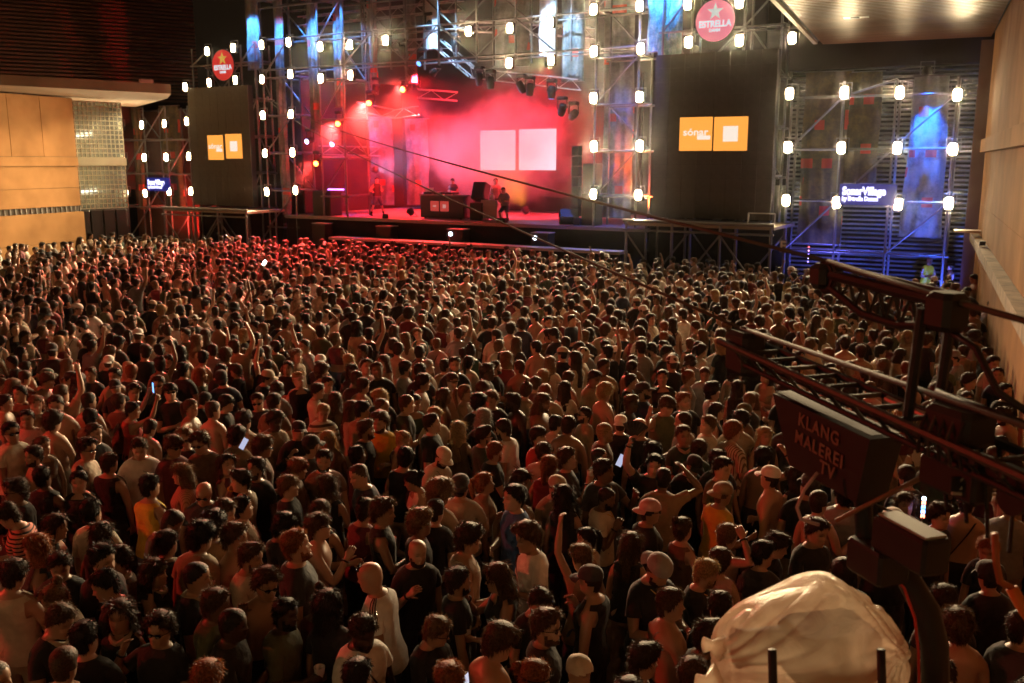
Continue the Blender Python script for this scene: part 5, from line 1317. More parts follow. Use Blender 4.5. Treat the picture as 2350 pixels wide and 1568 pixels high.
# ---------------------------------------------------------------- one person
def person_pieces(d, rs, dense=240, hands=True):
    """d: description dict -> list of (name, V, faces, material) and the Fig"""
    pr, pl = d.get('pose', ('down', 'down'))
    jit = lambda v: tuple(np.array(v) + rs.normal(0, .06, 3))
    p = dict(fem=d.get('fem', 0), w=d.get('w', 1.0), arms=(tuple(map(jit, POSES[pr])), tuple(map(jit, POSES[pl]))), yaw=d.get('yaw', 0), pitch=d.get('pitch', 0), roll=d.get('roll', 0), lean=d.get('lean', 0), side=d.get('side', 0), belly=d.get('belly', 0),
             hw=d.get('hw', 1.0), stance=d.get('stance', .02), step=d.get('step', 0), squat=d.get('squat'), curl=tuple({'raise': .9, 'wave': .08, 'phone': .75, 'drink': .7, 'cup': .7, 'chest': .6, 'look': .7}.get(q, .4) for q in (pr, pl)))
    F = make_figure(p); out = []
    pig = np.ones((len(F.V), 3)); pig[HEADI0:HEADI0 + NH * NS] = HPAINT.reshape(-1, 3)
    pig[:NRING * NS + 1] = pig[:NRING * NS + 1]
    out.append(("body", F.V, [F.Q, F.T], d['skinm'], pig))
    top = d.get('top')
    sd = rs.random() * 30
    if top:
        st, c = top
        V, q = shirt(F, st, sd); out.append(("vest_top" if st in ('tank', 'crop') else "shirt", V, [q], top_mat(c), None))
    V, q = trousers(F, sd, d.get('shorts', False)); out.append(("shorts" if d.get('shorts') else "trousers", V, [q], cloth_mat(d.get('bot', 'black')), None))
    V, q = shoes(F); out.append(("footwear", V, [q], cloth_mat('white' if rs.random() < .4 else 'black'), None))
    hs = d.get('hair', 'short')
    hat = d.get('hat')
    if hs != 'bald' and not (hat and hs in ('short', 'buzz', 'quiff', 'curly')):
        V, fs = hair(F, hs, rs, dense); out.append(("hair", V, fs, HAIRM[d.get('hc', 'dark')], None))
    elif hat and hs != 'bald':
        V, fs = hair(F, 'buzz' if hs != 'curly' else 'short', rs, dense // 2); out.append(("hair", V, fs, HAIRM[d.get('hc', 'dark')], None))
    if d.get('beard'): V, q = beard(F); out.append(("beard", V, [q], HAIRM[d.get('hc', 'dark') if hs != 'bald' else 'dark'], None))
    if hat:
        hk, hcol = hat
        if hk == 'beanie': V, fs = beanie(F)
        else: V, fs = cap(F, hk == 'capback', hk == 'bucket')
        out.append(("hat" if hk in ('beanie', 'bucket') else "cap", V, fs, cloth_mat(hcol) if hcol in CLOTHC else PATT[hcol], None))
    if d.get('band'): V, q = headband(F); out.append(("headband", V, [q], cloth_mat(d['band']), None))
    gl = d.get('gl')
    if gl:
        V, fs = glasses(F, gl == 'up'); out.append(("sunglasses" if gl != 'clear' else "spectacles", V, fs, M_glass, None))
    lab = d.get('label') or ''
    if 'gold chain' in lab or 'chain necklace' in lab: V, fs = neck_loop(F, .05, .005); out.append(("necklace", V, fs, mat("gold_chain", (.75, .52, .18), .3, metal=.9), None))
    if 'lanyard' in lab: V, fs = neck_loop(F, .20, .006); out.append(("lanyard", V, fs, cloth_mat('red'), None))
    if 'scarf' in lab: V, fs = neck_loop(F, .02, .022, .09); out.append(("scarf", V, fs, cloth_mat('beige'), None))
    if 'sleeve stripes' in lab: V, fs = sleeve_stripes(F); out.append(("sleeve_stripe", V, fs, cloth_mat('black'), None))
    if 'wristband' in lab: V, fs = wrist_band(F, 'R'); out.append(("wristband", V, fs, cloth_mat('yellow'), None))
    elif (d.get('pose') or ('', ''))[0] in ('raise', 'head', 'ear', 'drink', 'chest'): V, fs = wrist_band(F, 'R'); out.append(("wristband", V, fs, cloth_mat('black'), None))
    if d.get('strap'): V, q = strap(F); out.append(("bag_strap", V, [q], cloth_mat('black'), None))
    return out, F
def neck_loop(F, drop, r, front=.125):
    m = MB(); n = 22; P = []
    for i in range(n + 1):
        a = 2 * np.pi * i / n; c = math.cos(a); w = (1 + c) / 2                 # c = 1 at the front
        P.append(((.085 - .02 * w) * math.sin(a), -.075 + (front + .075) * w, 1.488 - .03 * w - drop * max(0, c) ** 3))
    m.tube(P, r, 5, False); V = np.array(m.v); Z = V[:, 2].copy(); return F.hx(np.stack([V[:, 0], V[:, 1], np.minimum(Z, 1.46)], 1)) + np.stack([0 * Z, 0 * Z, np.maximum(Z - 1.46, 0)], 1), m.f
def sleeve_stripes(F):
    m = MB()
    for sg in (-1, 1):
        for k in (-1, 0, 1):
            m.tube([(sg * x, -.012 + k * .02 * (1 if i else .6), z) for i, (x, z) in enumerate(((.105, 1.492), (.15, 1.478), (.19, 1.456), (.222, 1.41), (.235, 1.34), (.240, 1.275)))], .0048, 5)
    V = np.array(m.v); Z = V[:, 2].copy(); return F.hx(np.stack([V[:, 0], V[:, 1], np.minimum(Z, 1.46)], 1)) + np.stack([0 * Z, 0 * Z, np.maximum(Z - 1.46, 0)], 1), m.f
def wrist_band(F, side):
    pos, d, pn = F.hand[side]; c = pos - pn * .03 - d * .10; e2 = np.cross(d, pn); m = MB(); n = 14
    m.tube([c + .034 * (math.cos(2 * math.pi * i / n) * pn + math.sin(2 * math.pi * i / n) * e2) for i in range(n + 1)], .009, 5, False); return np.array(m.v), m.f
def piece_mesh(nm, V, fs, m, pig):
    me = mesh_np(nm, V, [np.asarray(f) for f in fs] if isinstance(fs, list) and len(fs) and isinstance(fs[0], np.ndarray) else fs, m, True)
    if pig is not None:
        ca = me.color_attributes.new("pigment", 'FLOAT_COLOR', 'POINT'); buf = np.ones((len(V), 4), np.float32); buf[:, :3] = pig; ca.data.foreach_set("color", buf.ravel())
    return me
def build_person(d, x, y, heading, scale, rs, label, group, z=0.0, dense=240):
    pcs, F = person_pieces(d, rs, dense)
    r = empty("person", (x, y, z), -heading); r.scale = (scale,) * 3; tag(r, label, "person", group)
    for nm, V, fs, m, pig in pcs: link(bpy.data.objects.new(nm, piece_mesh(nm, V, fs, m, pig)), r)
    c, s_ = math.cos(-heading), math.sin(-heading)
    hands = {}
    for k, (pos, dd, pn) in F.hand.items():
        f = lambda v: np.array([v[0] * c - v[1] * s_, v[0] * s_ + v[1] * c, v[2]])
        hands[k] = (f(pos) * scale + np.array([x, y, z]), f(dd), f(pn))
    return r, hands
# ---------------------------------------------------------------- who stands where (read off the photograph)
WIN = {'A': (0, 1250, 3.423), 'B': (480, 1250, 3.423), 'C': (960, 1250, 3.423), 'D': (1400, 1250, 3.423), 'E': (0, 900, 3.919), 'F': (480, 900, 3.919),
       'G': (960, 900, 3.919), 'H': (1400, 900, 3.919), 'I': (1760, 600, 2.24), 'J': (1760, 1100, 2.579)}
WHO = """
A 170 110 250 short/dark tee/redstripe pt.35 ln.15 | person in a red and black striped shirt, head bent down, at left edge
A 540 200 75 long/dark crop/black f
A 705 110 15 short/black shirt/cream | person in a cream shirt seen from behind at lower left
A 1000 300 0 long/dark tank/black f band/black
A 1400 230 60 buzz/dark none ln.3 pt.3
A 1390 400 20 pony/dark tank/black f
A 1740 220 0 curly/black shirt/tan
A 335 430 255 long/ginger tank/black f
A 160 620 10 short/dark tank/cream band/black | person in a cream sleeveless top with thin headband, lower left corner
A 440 555 160 short/dark tee/black p:drink,down pt.25 | person in black with a hand held to the mouth, lower left
A 870 560 100 short/black tee/black g:up
A 1210 460 250 curly/dark tank/brown f g:up
A 1310 605 85 long/dark tank/black f hat:beanie/olive | person in black wearing an olive headscarf, lower left
A 650 770 225 bun/light tee/cream pt.3 | person with hair tied up in a pale tee, looking down, lower left
A 885 770 265 short/black tee/black g:up
A 470 1000 115 short/brown tee/black pt.4 p:look,down
A 1100 950 180 long/dark tank/black f
A 1320 1030 195 curly/dark tee/black g:on p:ear,down | person in black tee and glasses, phone hand at the cheek, bottom left
A 470 1420 20 buzz/brown tee/black
A 30 1500 90 buzz/grey tee/beige
A 790 1190 5 short/black tee/black
B 215 130 85 short/brown tee/brown
B 440 70 75 short/black tank/beige f g:up | person in a beige top, white sunglasses on the head, looking up right
B 70 260 20 curly/black tee/tan
B 165 330 110 curly/brown none mus
B 370 490 100 quiff/brown shirt/cream b | person in a pale open shirt looking right, lower left of centre
B 765 220 60 fringe/black tee/black
B 905 390 80 short/ginger tee/charcoal b s0 w1.08 | broad person in a charcoal tee looking right, lower left of centre
B 1080 230 85 fringe/brown none g:on p:drink,cup | shirtless person in sunglasses holding a vape to the lips
B 1130 100 20 bun/brown tank/black f g:up
B 1430 80 40 bun/dark tank/burgundy f
B 1640 110 85 curly/brown vest/black | person in a black sleeveless shirt with strong profile to the right
B 1560 650 275 bald/dark tee/white g:up s1 ln.12 | person with sunglasses pushed up, white football shirt with dark sleeve stripes
B 580 720 140 curly/brown none g:on
B 60 570 85 buzz/black tee/black
B 110 740 205 long/blond tank/black f
B 100 900 90 short/brown tee/olive p:down,ear | person in an olive tee holding a phone to the ear, bottom left
B 460 1000 85 buzz/black tee/black s4 | person in a black tee beside the olive shirt wearer at the bottom
B 740 1030 95 short/black shirt/olive s4 b w1.1 p:cup,down | broad person in an olive button shirt at the bottom left of centre
B 1080 870 60 bun/brown tank/burgundy f
B 1180 950 20 bob/black tee/black f | person in a black lace top seen from behind, bottom centre
B 1410 1040 140 short/dark tee/white b g:up strap pt.25 | person in a white V neck with black bag strap, sunglasses on the head
B 1480 1525 5 short/black tee/black
B 70 1555 0 short/ginger tee/black
C 330 170 85 curly/light tee/black p:cup,down | person in black holding out a white cup, profile to the right
C 290 440 150 bald/dark tee/black b s1 w1.05 p:chest,down | person in a black tee with a hand raised to the chest, bottom centre
C 430 60 20 buzz/dark tee/black
C 700 350 85 curly/dark tank/beige band/white | person with a white headband and pale tank top
C 690 690 80 short/dark tee/black b g:up | person in black with sunglasses on top, nose to nose with sunglasses wearer
C 945 660 255 long/brown tank/black f g:on p:drink,cup | person in sunglasses and dark vest, hand at the mouth, cup in the other
C 1265 330 245 afro/brown tee/white strap p:down,fold | person in a white tee with a black cross body strap, bottom centre
C 1280 850 150 short/dark tee/black b pt.35
C 1395 1100 95 quiff/brown tee/black b g:clear
C 410 1090 120 short/light tee/black g:clear p:look,cup pt.35 | person in a black tee and glasses looking down at a phone, bottom centre
C 990 1230 60 fringe/brown none
C 1210 1440 120 bun/ginger tank/tan f band/black
C 1640 1430 120 bald/dark tank/black f hat:beanie/cream s1 | person in an open knit cream cap at the bottom edge
C 620 1555 0 short/ginger tee/black
D 780 105 85 short/dark tee/black hat:capback/pink g:on | person in a pink cap worn backwards and dark sunglasses
D 230 330 275 pony/black tank/cream f
D 180 500 340 short/light tank/tan f g:up p:down,raise | person with sunglasses on the head raising a fist high
D 275 690 290 short/dark tank/black hat:cap/charcoal w1.06 p:chest,down | person in a black vest and dark peaked cap facing left
D 600 380 20 long/brown tank/black f
D 820 540 150 short/dark tee/black hat:capback/grey b pt.4 p:look,look | person in black with a grey backwards cap and gold chain, head bowed
D 1060 250 60 bun/brown tank/brown f
D 1420 290 75 short/light none p:head,down | shirtless person with one hand on the head, right of centre
D 1410 535 20 pony/brown tank/pink f
D 1250 600 110 short/blond tee/black b pt.25
D 930 900 80 short/brown none strap w1.08 | shirtless person with a black strap across the back, bottom right of centre
D 1230 1150 100 quiff/dark tee/black g:on b | person in a black tee and dark sunglasses beside the plastic bag
D 680 1375 85 quiff/dark tee/grey | person in grey at the bottom edge looking right
D 1190 1515 60 short/brown tee/black
D 1380 930 30 short/dark tee/black pt.3
D 1755 420 40 short/black tee/charcoal
E 40 250 60 short/brown tee/grey
E 155 160 10 long/black tank/black f
E 270 160 15 buzz/brown tee/brown
E 362 175 20 short/dark tee/tan hat:cap/green | person in a green cap at the left
E 465 185 90 fringe/brown none
E 665 190 90 short/dark none hat:capback/black w1.05
E 900 140 190 short/brown shirt/black
E 1110 165 180 short/dark none
E 1230 70 30 bald/dark none w1.05
E 1145 255 150 short/dark tee/black hat:cap/black
E 1270 320 160 curly/dark tee/black
E 1190 410 10 short/brown tee/brown
E 1275 490 55 short/black tank/red f p:phone,phone | person in a red vest holding a glowing phone up with both hands
E 1590 230 180 short/dark tee/charcoal g:on
E 1710 310 150 fringe/black tee/black g:on
E 1830 95 20 short/black tee/black
E 1955 150 90 long/ginger tank/olive f
E 1865 470 85 pony/brown none w1.1 p:round,down | shirtless person with an arm around a neighbour, left side
E 1985 395 60 short/dark tee/black hat:cap/black
E 190 330 190 short/black tee/brown p:chest,down
E 330 430 120 short/light tee/tan
E 45 420 80 short/dark none
E 320 570 160 short/black tee/pink
E 530 440 170 short/dark none
E 510 610 20 curly/dark none w1.05
E 870 410 20 buzz/dark none w1.05
E 885 560 0 short/black tee/brown
E 900 720 130 short/dark tee/black
E 850 880 90 quiff/dark shirt/beige g:clear | person in a beige shirt and glasses looking right, left side
E 1420 655 10 buzz/dark none
E 1390 850 155 short/brown tee/white g:up w1.08 pt.3 mus | person in a bright white tee looking down, left side
E 1660 840 130 fringe/brown tee/burgundy g:on
E 1910 780 180 curly/light shirt/black g:on s0 | person in a black button shirt and round sunglasses facing the camera
E 130 700 110 short/black tee/cream g:on | person in a cream tee and black sunglasses at the left edge
E 430 830 150 pony/brown tank/brown f
E 330 930 230 short/dark none b
E 510 1150 10 short/black vest/black
E 1040 1005 20 short/brown tank/black w1.08 | broad person in a black vest seen from behind, left side
E 710 1180 180 bun/black tank/black f
E 1490 1240 30 short/black tank/yellow g:up | person in a yellow vest seen from behind, lower left
E 1800 1120 250 long/light tee/pinkstripe f
E 1980 1280 170 bald/dark tee/charcoal g:on pt.3
E 170 1290 230 curly/dark tee/black g:on
F 250 110 110 short/black tee/black
F 460 100 265 fringe/brown tee/black g:up
F 700 60 20 buzz/dark tank/black w1.12 p:down,raise | broad person in a black vest lifting a cup overhead, centre left
F 905 80 170 short/dark tee/black
F 1050 195 150 short/blond tank/black band/pink g:up mus s0 w1.05 | person in a black vest with a pale bandana and raised sunglasses
F 1280 120 60 curly/brown tee/grey
F 1210 300 80 short/dark tee/cream
F 1300 235 120 short/dark tee/brown
F 1405 400 10 long/brown tank/brown f
F 1275 505 150 short/blond shirt/polostripe s0 p:cup,down pt.3 | person in a striped polo shirt holding a cup
F 1660 250 50 short/brown tee/tan
F 1560 110 160 long/dark tank/black f
F 1700 70 150 short/dark tee/pink
F 1865 90 170 short/brown tee/black
F 1840 355 200 curly/blond tee/black pt.3
F 1900 470 90 receding/brown tee/charcoal
F 1560 490 60 long/brown tank/beige f
F 1665 490 60 short/black tee/tan g:up
F 1860 610 190 afro/brown shirt/yellow b p:down,cup | person in a yellow patterned shirt holding a white cup
F 1610 700 90 quiff/brown vest/black b w1.05 | person in a black sleeveless shirt looking right, centre
F 690 405 170 short/dark tee/black g:on
F 795 410 20 short/dark tee/brown g:up
F 800 595 130 curly/dark tee/tan
F 965 690 150 short/dark long/black hat:cap/black p:chest,down | person in a black cap and dark jumper, centre left
F 1165 840 60 short/dark tee/charcoal hat:cap/black
F 1230 990 170 short/dark tee/brown b g:up w1.06 | smiling person in a brown tee with sunglasses on top
F 540 595 20 curly/dark tee/beige
F 220 495 20 buzz/brown none
F 310 430 100 fringe/black tee/black
F 300 775 20 curly/dark shirt/tan
F 180 765 190 curly/brown tee/brown g:on
F 670 850 80 curly/brown tee/brown g:on
F 620 1045 200 short/dark tee/black b p:ear,down | person in black pressing a hand to the ear, yellow wristband
F 400 1040 100 long/dark tank/burgundy f
F 990 1060 80 fringe/ginger tee/brown
F 985 1235 85 fringe/light tee/black g:up s0 | person in a black tee, sunglasses on light straight hair, profile right
F 1290 1225 10 long/brown tank/black f
F 1640 945 60 short/black tee/black g:up
F 1665 1115 250 buzz/brown tee/navy w1.08 ln.15 | person in a navy tee bending to the left, centre
F 500 1185 260 quiff/dark shirt/beige
F 1455 765 180 long/blond tank/brown f
G 170 85 80 short/dark tee/grey b
G 380 110 20 short/black tee/black
G 430 70 70 buzz/grey tee/beige
G 680 45 180 short/dark tee/black b
G 370 225 90 curly/dark tee/white
G 650 195 170 short/brown none band/charcoal
G 610 355 85 long/brown none | shirtless person with long wavy hair in profile, centre
G 770 335 90 pony/light tank/tan f g:on
G 1010 125 80 curly/dark long/charcoal
G 1095 75 85 buzz/dark tee/black b
G 1335 70 340 buzz/brown none strap w1.06 | shirtless person with a thin black strap on the back, centre right
G 1555 160 15 long/blond tank/tan f
G 1365 290 20 bun/brown crop/tan f
G 935 415 30 curly/black tee/black
G 1230 410 250 quiff/dark none b g:up w1.06 | shirtless person with sunglasses on the head facing left, centre
G 1110 400 200 curly/light tee/black
G 1530 415 110 long/brown none b
G 1620 315 20 buzz/ginger tee/beige
G 1870 195 60 short/brown none g:up | shirtless person with a red lanyard, right of centre
G 1980 165 130 short/dark tee/tan
G 1650 625 20 short/black tee/beige g:up
G 1775 640 10 short/dark none w1.08 | shirtless broad back of a person, right of centre
G 1960 545 250 short/dark tee/tan b g:on
G 250 430 80 receding/brown tee/charcoal
G 390 545 150 curly/blond tee/cream strap
G 540 625 100 short/dark shirt/black
G 955 570 10 bob/grey tee/black f
G 910 720 80 quiff/dark tee/green b g:on w1.04 | person in a dark green tee and glasses looking right
G 1175 680 285 short/dark tee/white b strap
G 740 720 15 long/blond tank/brown f
G 1070 895 80 short/ginger tee/black b s0 w1.04 | person in a black tee with ginger beard looking up right, centre
G 1460 745 130 fringe/dark tee/red strap | person in a red tee with a black strap, right of centre
G 1530 900 20 short/brown tee/beige
G 1800 965 90 curly/brown shirt/charcoal p:drink,down | person in a dark shirt drinking from a cup, right of centre
G 510 935 135 short/dark shirt/cream hat:cap/cream b strap pt.3 | person in a pale cap and cream shirt with a black strap
G 160 950 15 bun/black tank/black f
G 235 765 120 bun/blond tank/brown f g:up
G 790 1215 15 short/dark tee/beige hat:capback/charcoal w1.08 | person in a beige tee and dark cap seen from behind, centre
G 1050 1215 85 pony/ginger tank/tan f
G 1330 1145 130 long/dark tank/black f
G 1460 1065 15 pony/ginger tank/burgundy f g:up
G 1630 1240 170 short/brown tee/tan hat:cap/beige b
G 1420 1320 260 short/dark shirt/print hat:cap/charcoal w1.05 p:chest,down | person in a cap and sand coloured shirt with dark scribble print
G 1270 1335 250 short/black tee/blue
G 310 1160 250 bun/black tank/cream f strap pt.2
G 490 1370 30 afro/light tee/beige
G 1850 1330 20 long/black tank/black f
H 410 70 170 short/dark tee/tan w1.06
H 430 320 60 curly/blond none s0 | shirtless person with curly fair hair seen from behind, right of centre
H 690 70 60 buzz/dark none
H 690 205 80 bun/dark tank/black f
H 820 305 90 short/dark tee/navy hat:cap/charcoal b
H 690 430 90 quiff/brown shirt/charcoal p:cup,down
H 1030 175 180 short/dark tank/black mus w1.06
H 1250 165 90 bun/ginger tank/grey f
H 1400 135 180 short/brown tee/grey
H 1500 310 90 afro/black tee/white
H 1250 410 180 curly/ginger tee/black s0
H 1005 440 150 fringe/brown vest/olive p:wave,down pt.2 | person in an olive vest waving an open hand, right of centre
H 790 665 330 bald/dark tee/black s0 w1.05
H 430 700 100 buzz/blond tee/brown b
H 380 950 100 buzz/dark tee/black
H 430 1090 140 short/dark tee/charcoal g:up p:down,drink
H 900 1020 190 short/black tee/black p:raise,down | person in a black tee holding up a dark folding fan
H 1260 610 270 receding/brown tee/tan
H 1420 630 265 short/light tee/cream | person in a cream tee in profile to the left, right of centre
H 1230 740 170 short/brown tee/green
H 1290 870 20 bun/brown tee/green f
H 1340 1000 160 short/dark shirt/black hat:cap/black g:on w1.05 s0 | person in a black cap, sunglasses and dark shirt with pale scarf
H 1500 1000 165 short/dark tee/charcoal
H 1690 700 60 fringe/ginger shirt/pinstripe s0 | person in a vertically striped shirt, head turned right
H 1560 505 100 long/dark tank/black f
H 1760 510 60 short/dark tee/brown hat:beanie/olive
H 1720 590 20 curly/black tee/beige g:up
H 1850 400 70 buzz/light tee/charcoal
H 1985 740 170 long/blond tank/black f
H 1560 1300 70 short/light tee/yellow hat:capback/tan | person in a yellow tee and two tone backwards cap
H 350 1335 100 buzz/dark tee/cream b w1.1 p:chest,down pt.2 | broad bearded person in a cream tee with chain necklace
H 930 905 10 long/black tank/black f
H 1740 270 30 long/dark tank/black f g:up
I 355 250 25 short/black tee/yellow strap | person in a yellow tee with a black strap, far right of centre
I 200 315 15 bald/dark tank/cream
I 700 475 20 long/blond tank/tan f
I 1150 535 190 long/blond tank/beige f
I 1610 370 230 quiff/dark tee/white | person in a white tee beside the right concrete wall
I 1530 425 210 quiff/dark tee/charcoal
I 1520 215 270 short/dark none pt.25 p:look,down | shirtless person looking at a phone beside the right concrete wall
I 1460 390 200 short/dark tee/black
I 1580 640 250 long/dark tank/black f
I 1625 690 180 short/dark tee/cream
I 1410 655 290 short/dark tee/grey hat:capback/grey
I 1670 760 200 short/dark tee/navy
I 1480 890 170 bun/dark tank/charcoal f band/navy
I 1690 985 265 quiff/dark none b w1.05
I 1690 850 160 short/black tee/black
I 1310 850 20 curly/brown tee/brown
I 880 535 200 short/dark tee/black
I 1020 545 100 short/brown none
I 870 625 30 short/brown tee/print
I 985 630 90 short/dark none
I 1090 645 100 bob/dark tank/tan f
I 1170 805 300 fringe/ginger none
I 960 785 20 curly/brown tee/tan
I 1000 710 20 curly/light none
I 1480 790 130 curly/dark tee/olive
J 370 110 40 short/black none p:head,down | shirtless person with a hand on dark hair, right side
J 430 245 300 short/dark none hat:cap/white w1.05 s0 | shirtless person in a white cap with dark peak
J 590 245 0 long/dark tank/black f
J 690 300 10 short/dark tee/black hat:cap/charcoal
J 840 340 20 curly/black tee/grey
J 745 390 50 buzz/dark none
J 600 590 150 short/dark tee/black
J 465 690 120 quiff/dark tee/black pt.3 | person in black looking down just above the plastic bag
J 80 150 140 short/dark tee/olive
J 1680 400 20 short/dark none strap w1.05
J 1960 420 20 buzz/dark tee/grey
J 1490 480 150 curly/dark tee/black
J 1820 690 180 short/ginger tee/black f pt.3
J 1580 1040 5 short/dark tee/black
J 1690 1210 20 curly/brown none w1.04
J 2010 1210 60 short/dark tee/charcoal
J 1850 880 0 short/black tee/black hat:cap/black
J 1330 420 200 long/brown tank/black f
"""
prs = np.random.default_rng(11)
people = []
for ln_t in WHO.strip().splitlines():
    body, _, lab = ln_t.partition('|'); tk = body.split(); w_ = WIN[tk[0]]
    u = float(tk[1]) / w_[2] + w_[0]; v = float(tk[2]) / w_[2] + w_[1]
    d = {'u': u * FS / 2560, 'v': v * FS / 2560, 'heading': math.radians(float(tk[3])), 'label': lab.strip() or None}
    h_, c_ = tk[4].split('/'); d['hair'] = h_; d['hc'] = c_
    if tk[5] != 'none': d['top'] = tuple(tk[5].split('/'))
    for t_ in tk[6:]:
        if t_ == 'f': d['fem'] = 1
        elif t_ == 'b': d['beard'] = 1
        elif t_ == 'strap': d['strap'] = 1
        elif t_ == 'mus': pass
        elif t_.startswith('g:'): d['gl'] = t_[2:]
        elif t_.startswith('p:'): d['pose'] = tuple(t_[2:].split(','))
        elif t_.startswith('hat:'): d['hat'] = tuple(t_[4:].split('/'))
        elif t_.startswith('band/'): d['band'] = t_[5:]
        elif t_.startswith('pt'): d['pitch'] = float(t_[2:])
        elif t_.startswith('ln'): d['lean'] = float(t_[2:])
        elif t_[0] == 'w': d['w'] = float(t_[1:])
        elif t_[0] == 's': d['skin'] = int(t_[1:])
    people.append(d)
TOPS = [('tee', 'black')] * 9 + [('tee', 'charcoal')] * 3 + [('tee', 'white')] * 3 + [('tee', 'cream')] * 3 + [('tee', 'beige')] * 3 + [('tee', 'tan')] * 2 + [('tee', 'grey')] * 2 + [('tee', 'navy')] * 2 + [('tee', 'olive'), ('tee', 'brown'), ('tee', 'green'), ('tee', 'pink'), ('tee', 'burgundy'), ('shirt', 'pinstripe'), ('shirt', 'white'), ('shirt', 'black'), ('tank', 'black'), ('tank', 'black'), ('tank', 'white')] + [None] * 8
def random_person(r, heading):
    fem = r.random() < .33
    d = {'fem': int(fem), 'w': float(r.normal(.99 if not fem else .97, .045)), 'heading': heading}
    if fem:
        d['hair'] = str(r.choice(['long', 'long', 'long', 'pony', 'bun', 'bob'])); d['hc'] = str(r.choice(['dark', 'black', 'brown', 'light', 'blond', 'ginger'], p=[.3, .2, .22, .12, .12, .04]))
        d['top'] = [('tank', 'black'), ('crop', 'black'), ('tank', 'white'), ('crop', 'green'), ('tee', 'black'), ('tank', 'beige'), ('tank', 'tan'), ('crop', 'burgundy'), ('tee', 'cream')][int(r.integers(9))]
    else:
        d['hair'] = str(r.choice(['short', 'quiff', 'curly', 'buzz', 'fringe', 'receding', 'bald', 'afro'], p=[.36, .15, .17, .13, .08, .05, .04, .02])); d['hc'] = str(r.choice(['dark', 'black', 'brown', 'light', 'blond', 'ginger'], p=[.32, .25, .25, .09, .06, .03]))
        t = TOPS[int(r.integers(len(TOPS)))]
        if t: d['top'] = t
        if r.random() < .25: d['beard'] = 1
        if r.random() < .11: d['hat'] = (str(r.choice(['cap', 'capback', 'cap', 'bucket'])), str(r.choice(['black', 'white', 'beige', 'navy', 'charcoal'])))
    if r.random() < .14: d['gl'] = str(r.choice(['on', 'up']))
    d['pose'] = (str(r.choice(['down', 'down', 'down', 'cup', 'fold', 'chest', 'look', 'hip'])), str(r.choice(['down', 'down', 'down', 'down', 'cup', 'hip', 'fold'])))
    q = r.random()
    if q < .016: d['pose'] = ('raise', 'down')
    elif q < .024: d['pose'] = ('phone', 'phone')
    elif q < .045: d['pose'] = ('head', 'down')
    d['shorts'] = bool(r.random() < .5); d['bot'] = str(r.choice(['black', 'black', 'denim', 'charcoal', 'beige', 'olive']))
    if not d.get('hat') and r.random() < .10: d['strap'] = 1
    return d
def finish(d, r):
    d.setdefault('skin', int(r.choice([0, 1, 2, 3, 4], p=[.26, .36, .26, .08, .04]))); d['skinm'] = SKIN[d['skin']]
    d.setdefault('yaw', float(r.normal(0, .22))); d.setdefault('pitch', float(r.normal(.02, .12))); d.setdefault('roll', float(r.normal(0, .06)))
    d.setdefault('lean', float(r.normal(.04, .05))); d.setdefault('side', float(r.normal(0, .04))); d.setdefault('hw', float(r.normal(1, .03))); d.setdefault('w', float(r.normal(1.0, .04)))
    d.setdefault('scale', float(r.normal(1.0 if not d.get('fem') else .955, .03)))
    d.setdefault('pose', (str(r.choice(['down', 'down', 'fold', 'cup'])), 'down'))
    d.setdefault('bot', str(r.choice(['black', 'denim', 'charcoal', 'beige']))); d.setdefault('shorts', bool(r.random() < .4))
    return d
for d in people:
    finish(d, prs); P = at_z(d['u'], d['v'], d['scale'] * (CHIN + HH * .5)); 
    P = P - np.array([math.sin(d['heading']), math.cos(d['heading']), 0]) * d['scale'] * .63 * math.sin(d['lean'])
    d['x'], d['y'] = float(P[0]), float(P[1])
# push apart those who would stand inside one another
XY = np.array([(d['x'], d['y']) for d in people])
for _ in range(25):
    dv = XY[:, None] - XY[None]; ds = np.sqrt((dv ** 2).sum(-1)) + np.eye(len(XY)) * 9; push = np.clip(.40 - ds, 0, None) / 2
    XY = XY + (dv / ds[..., None] * push[..., None]).sum(1) * .5
for d, q in zip(people, XY): d['x'], d['y'] = float(q[0]), float(q[1])
# the rest of the crowd, standing between them and up to the pit barrier
def visible(x, y):
    dep = y * math.cos(PITCH) + (CAMZ - 1.6) * math.sin(PITCH); return abs(x) / dep < 1175 / FPX + .06
def allowed(x, y, m=.35):
    r = np.array([x, y, 0]) - SP0
    if np.dot(r, SN) > -2.75: return False
    s_ = float(np.dot(r, ST))
    if s_ < -12.5 and np.dot(r, SN) > -4.2: return False                    # kept free before the left fences
    if s_ > 11 and np.dot(r, SN) > -3.6: return False
    w = np.array([x, y, 0]) - WC
    if np.dot(w, WQ) < m: return False
    l = np.array([x, y, 0]) - LE
    if np.dot(l, LQ) < .7 and np.dot(l, LD) < .5: return False
    if ((x + 10.3) / 1.7) ** 2 + ((y - 23.6) / 1.9) ** 2 < 1: return False    # the clearing where the turf shows
    if y < 4.6: return False
    return True
grid = {}; CELL = .6
def put(x, y): grid.setdefault((int(x // CELL), int(y // CELL)), []).append((x, y))
def near(x, y, rad):
    k = int(rad // CELL) + 1; gx, gy = int(x // CELL), int(y // CELL)
    for i in range(gx - k, gx + k + 1):
        for j in range(gy - k, gy + k + 1):
            for (a, b) in grid.get((i, j), ()):
                if (a - x) ** 2 + (b - y) ** 2 < rad * rad: return True
    return False
for d in people: put(d['x'], d['y'])
v_lim = 900 * FS / 2560
fill = []
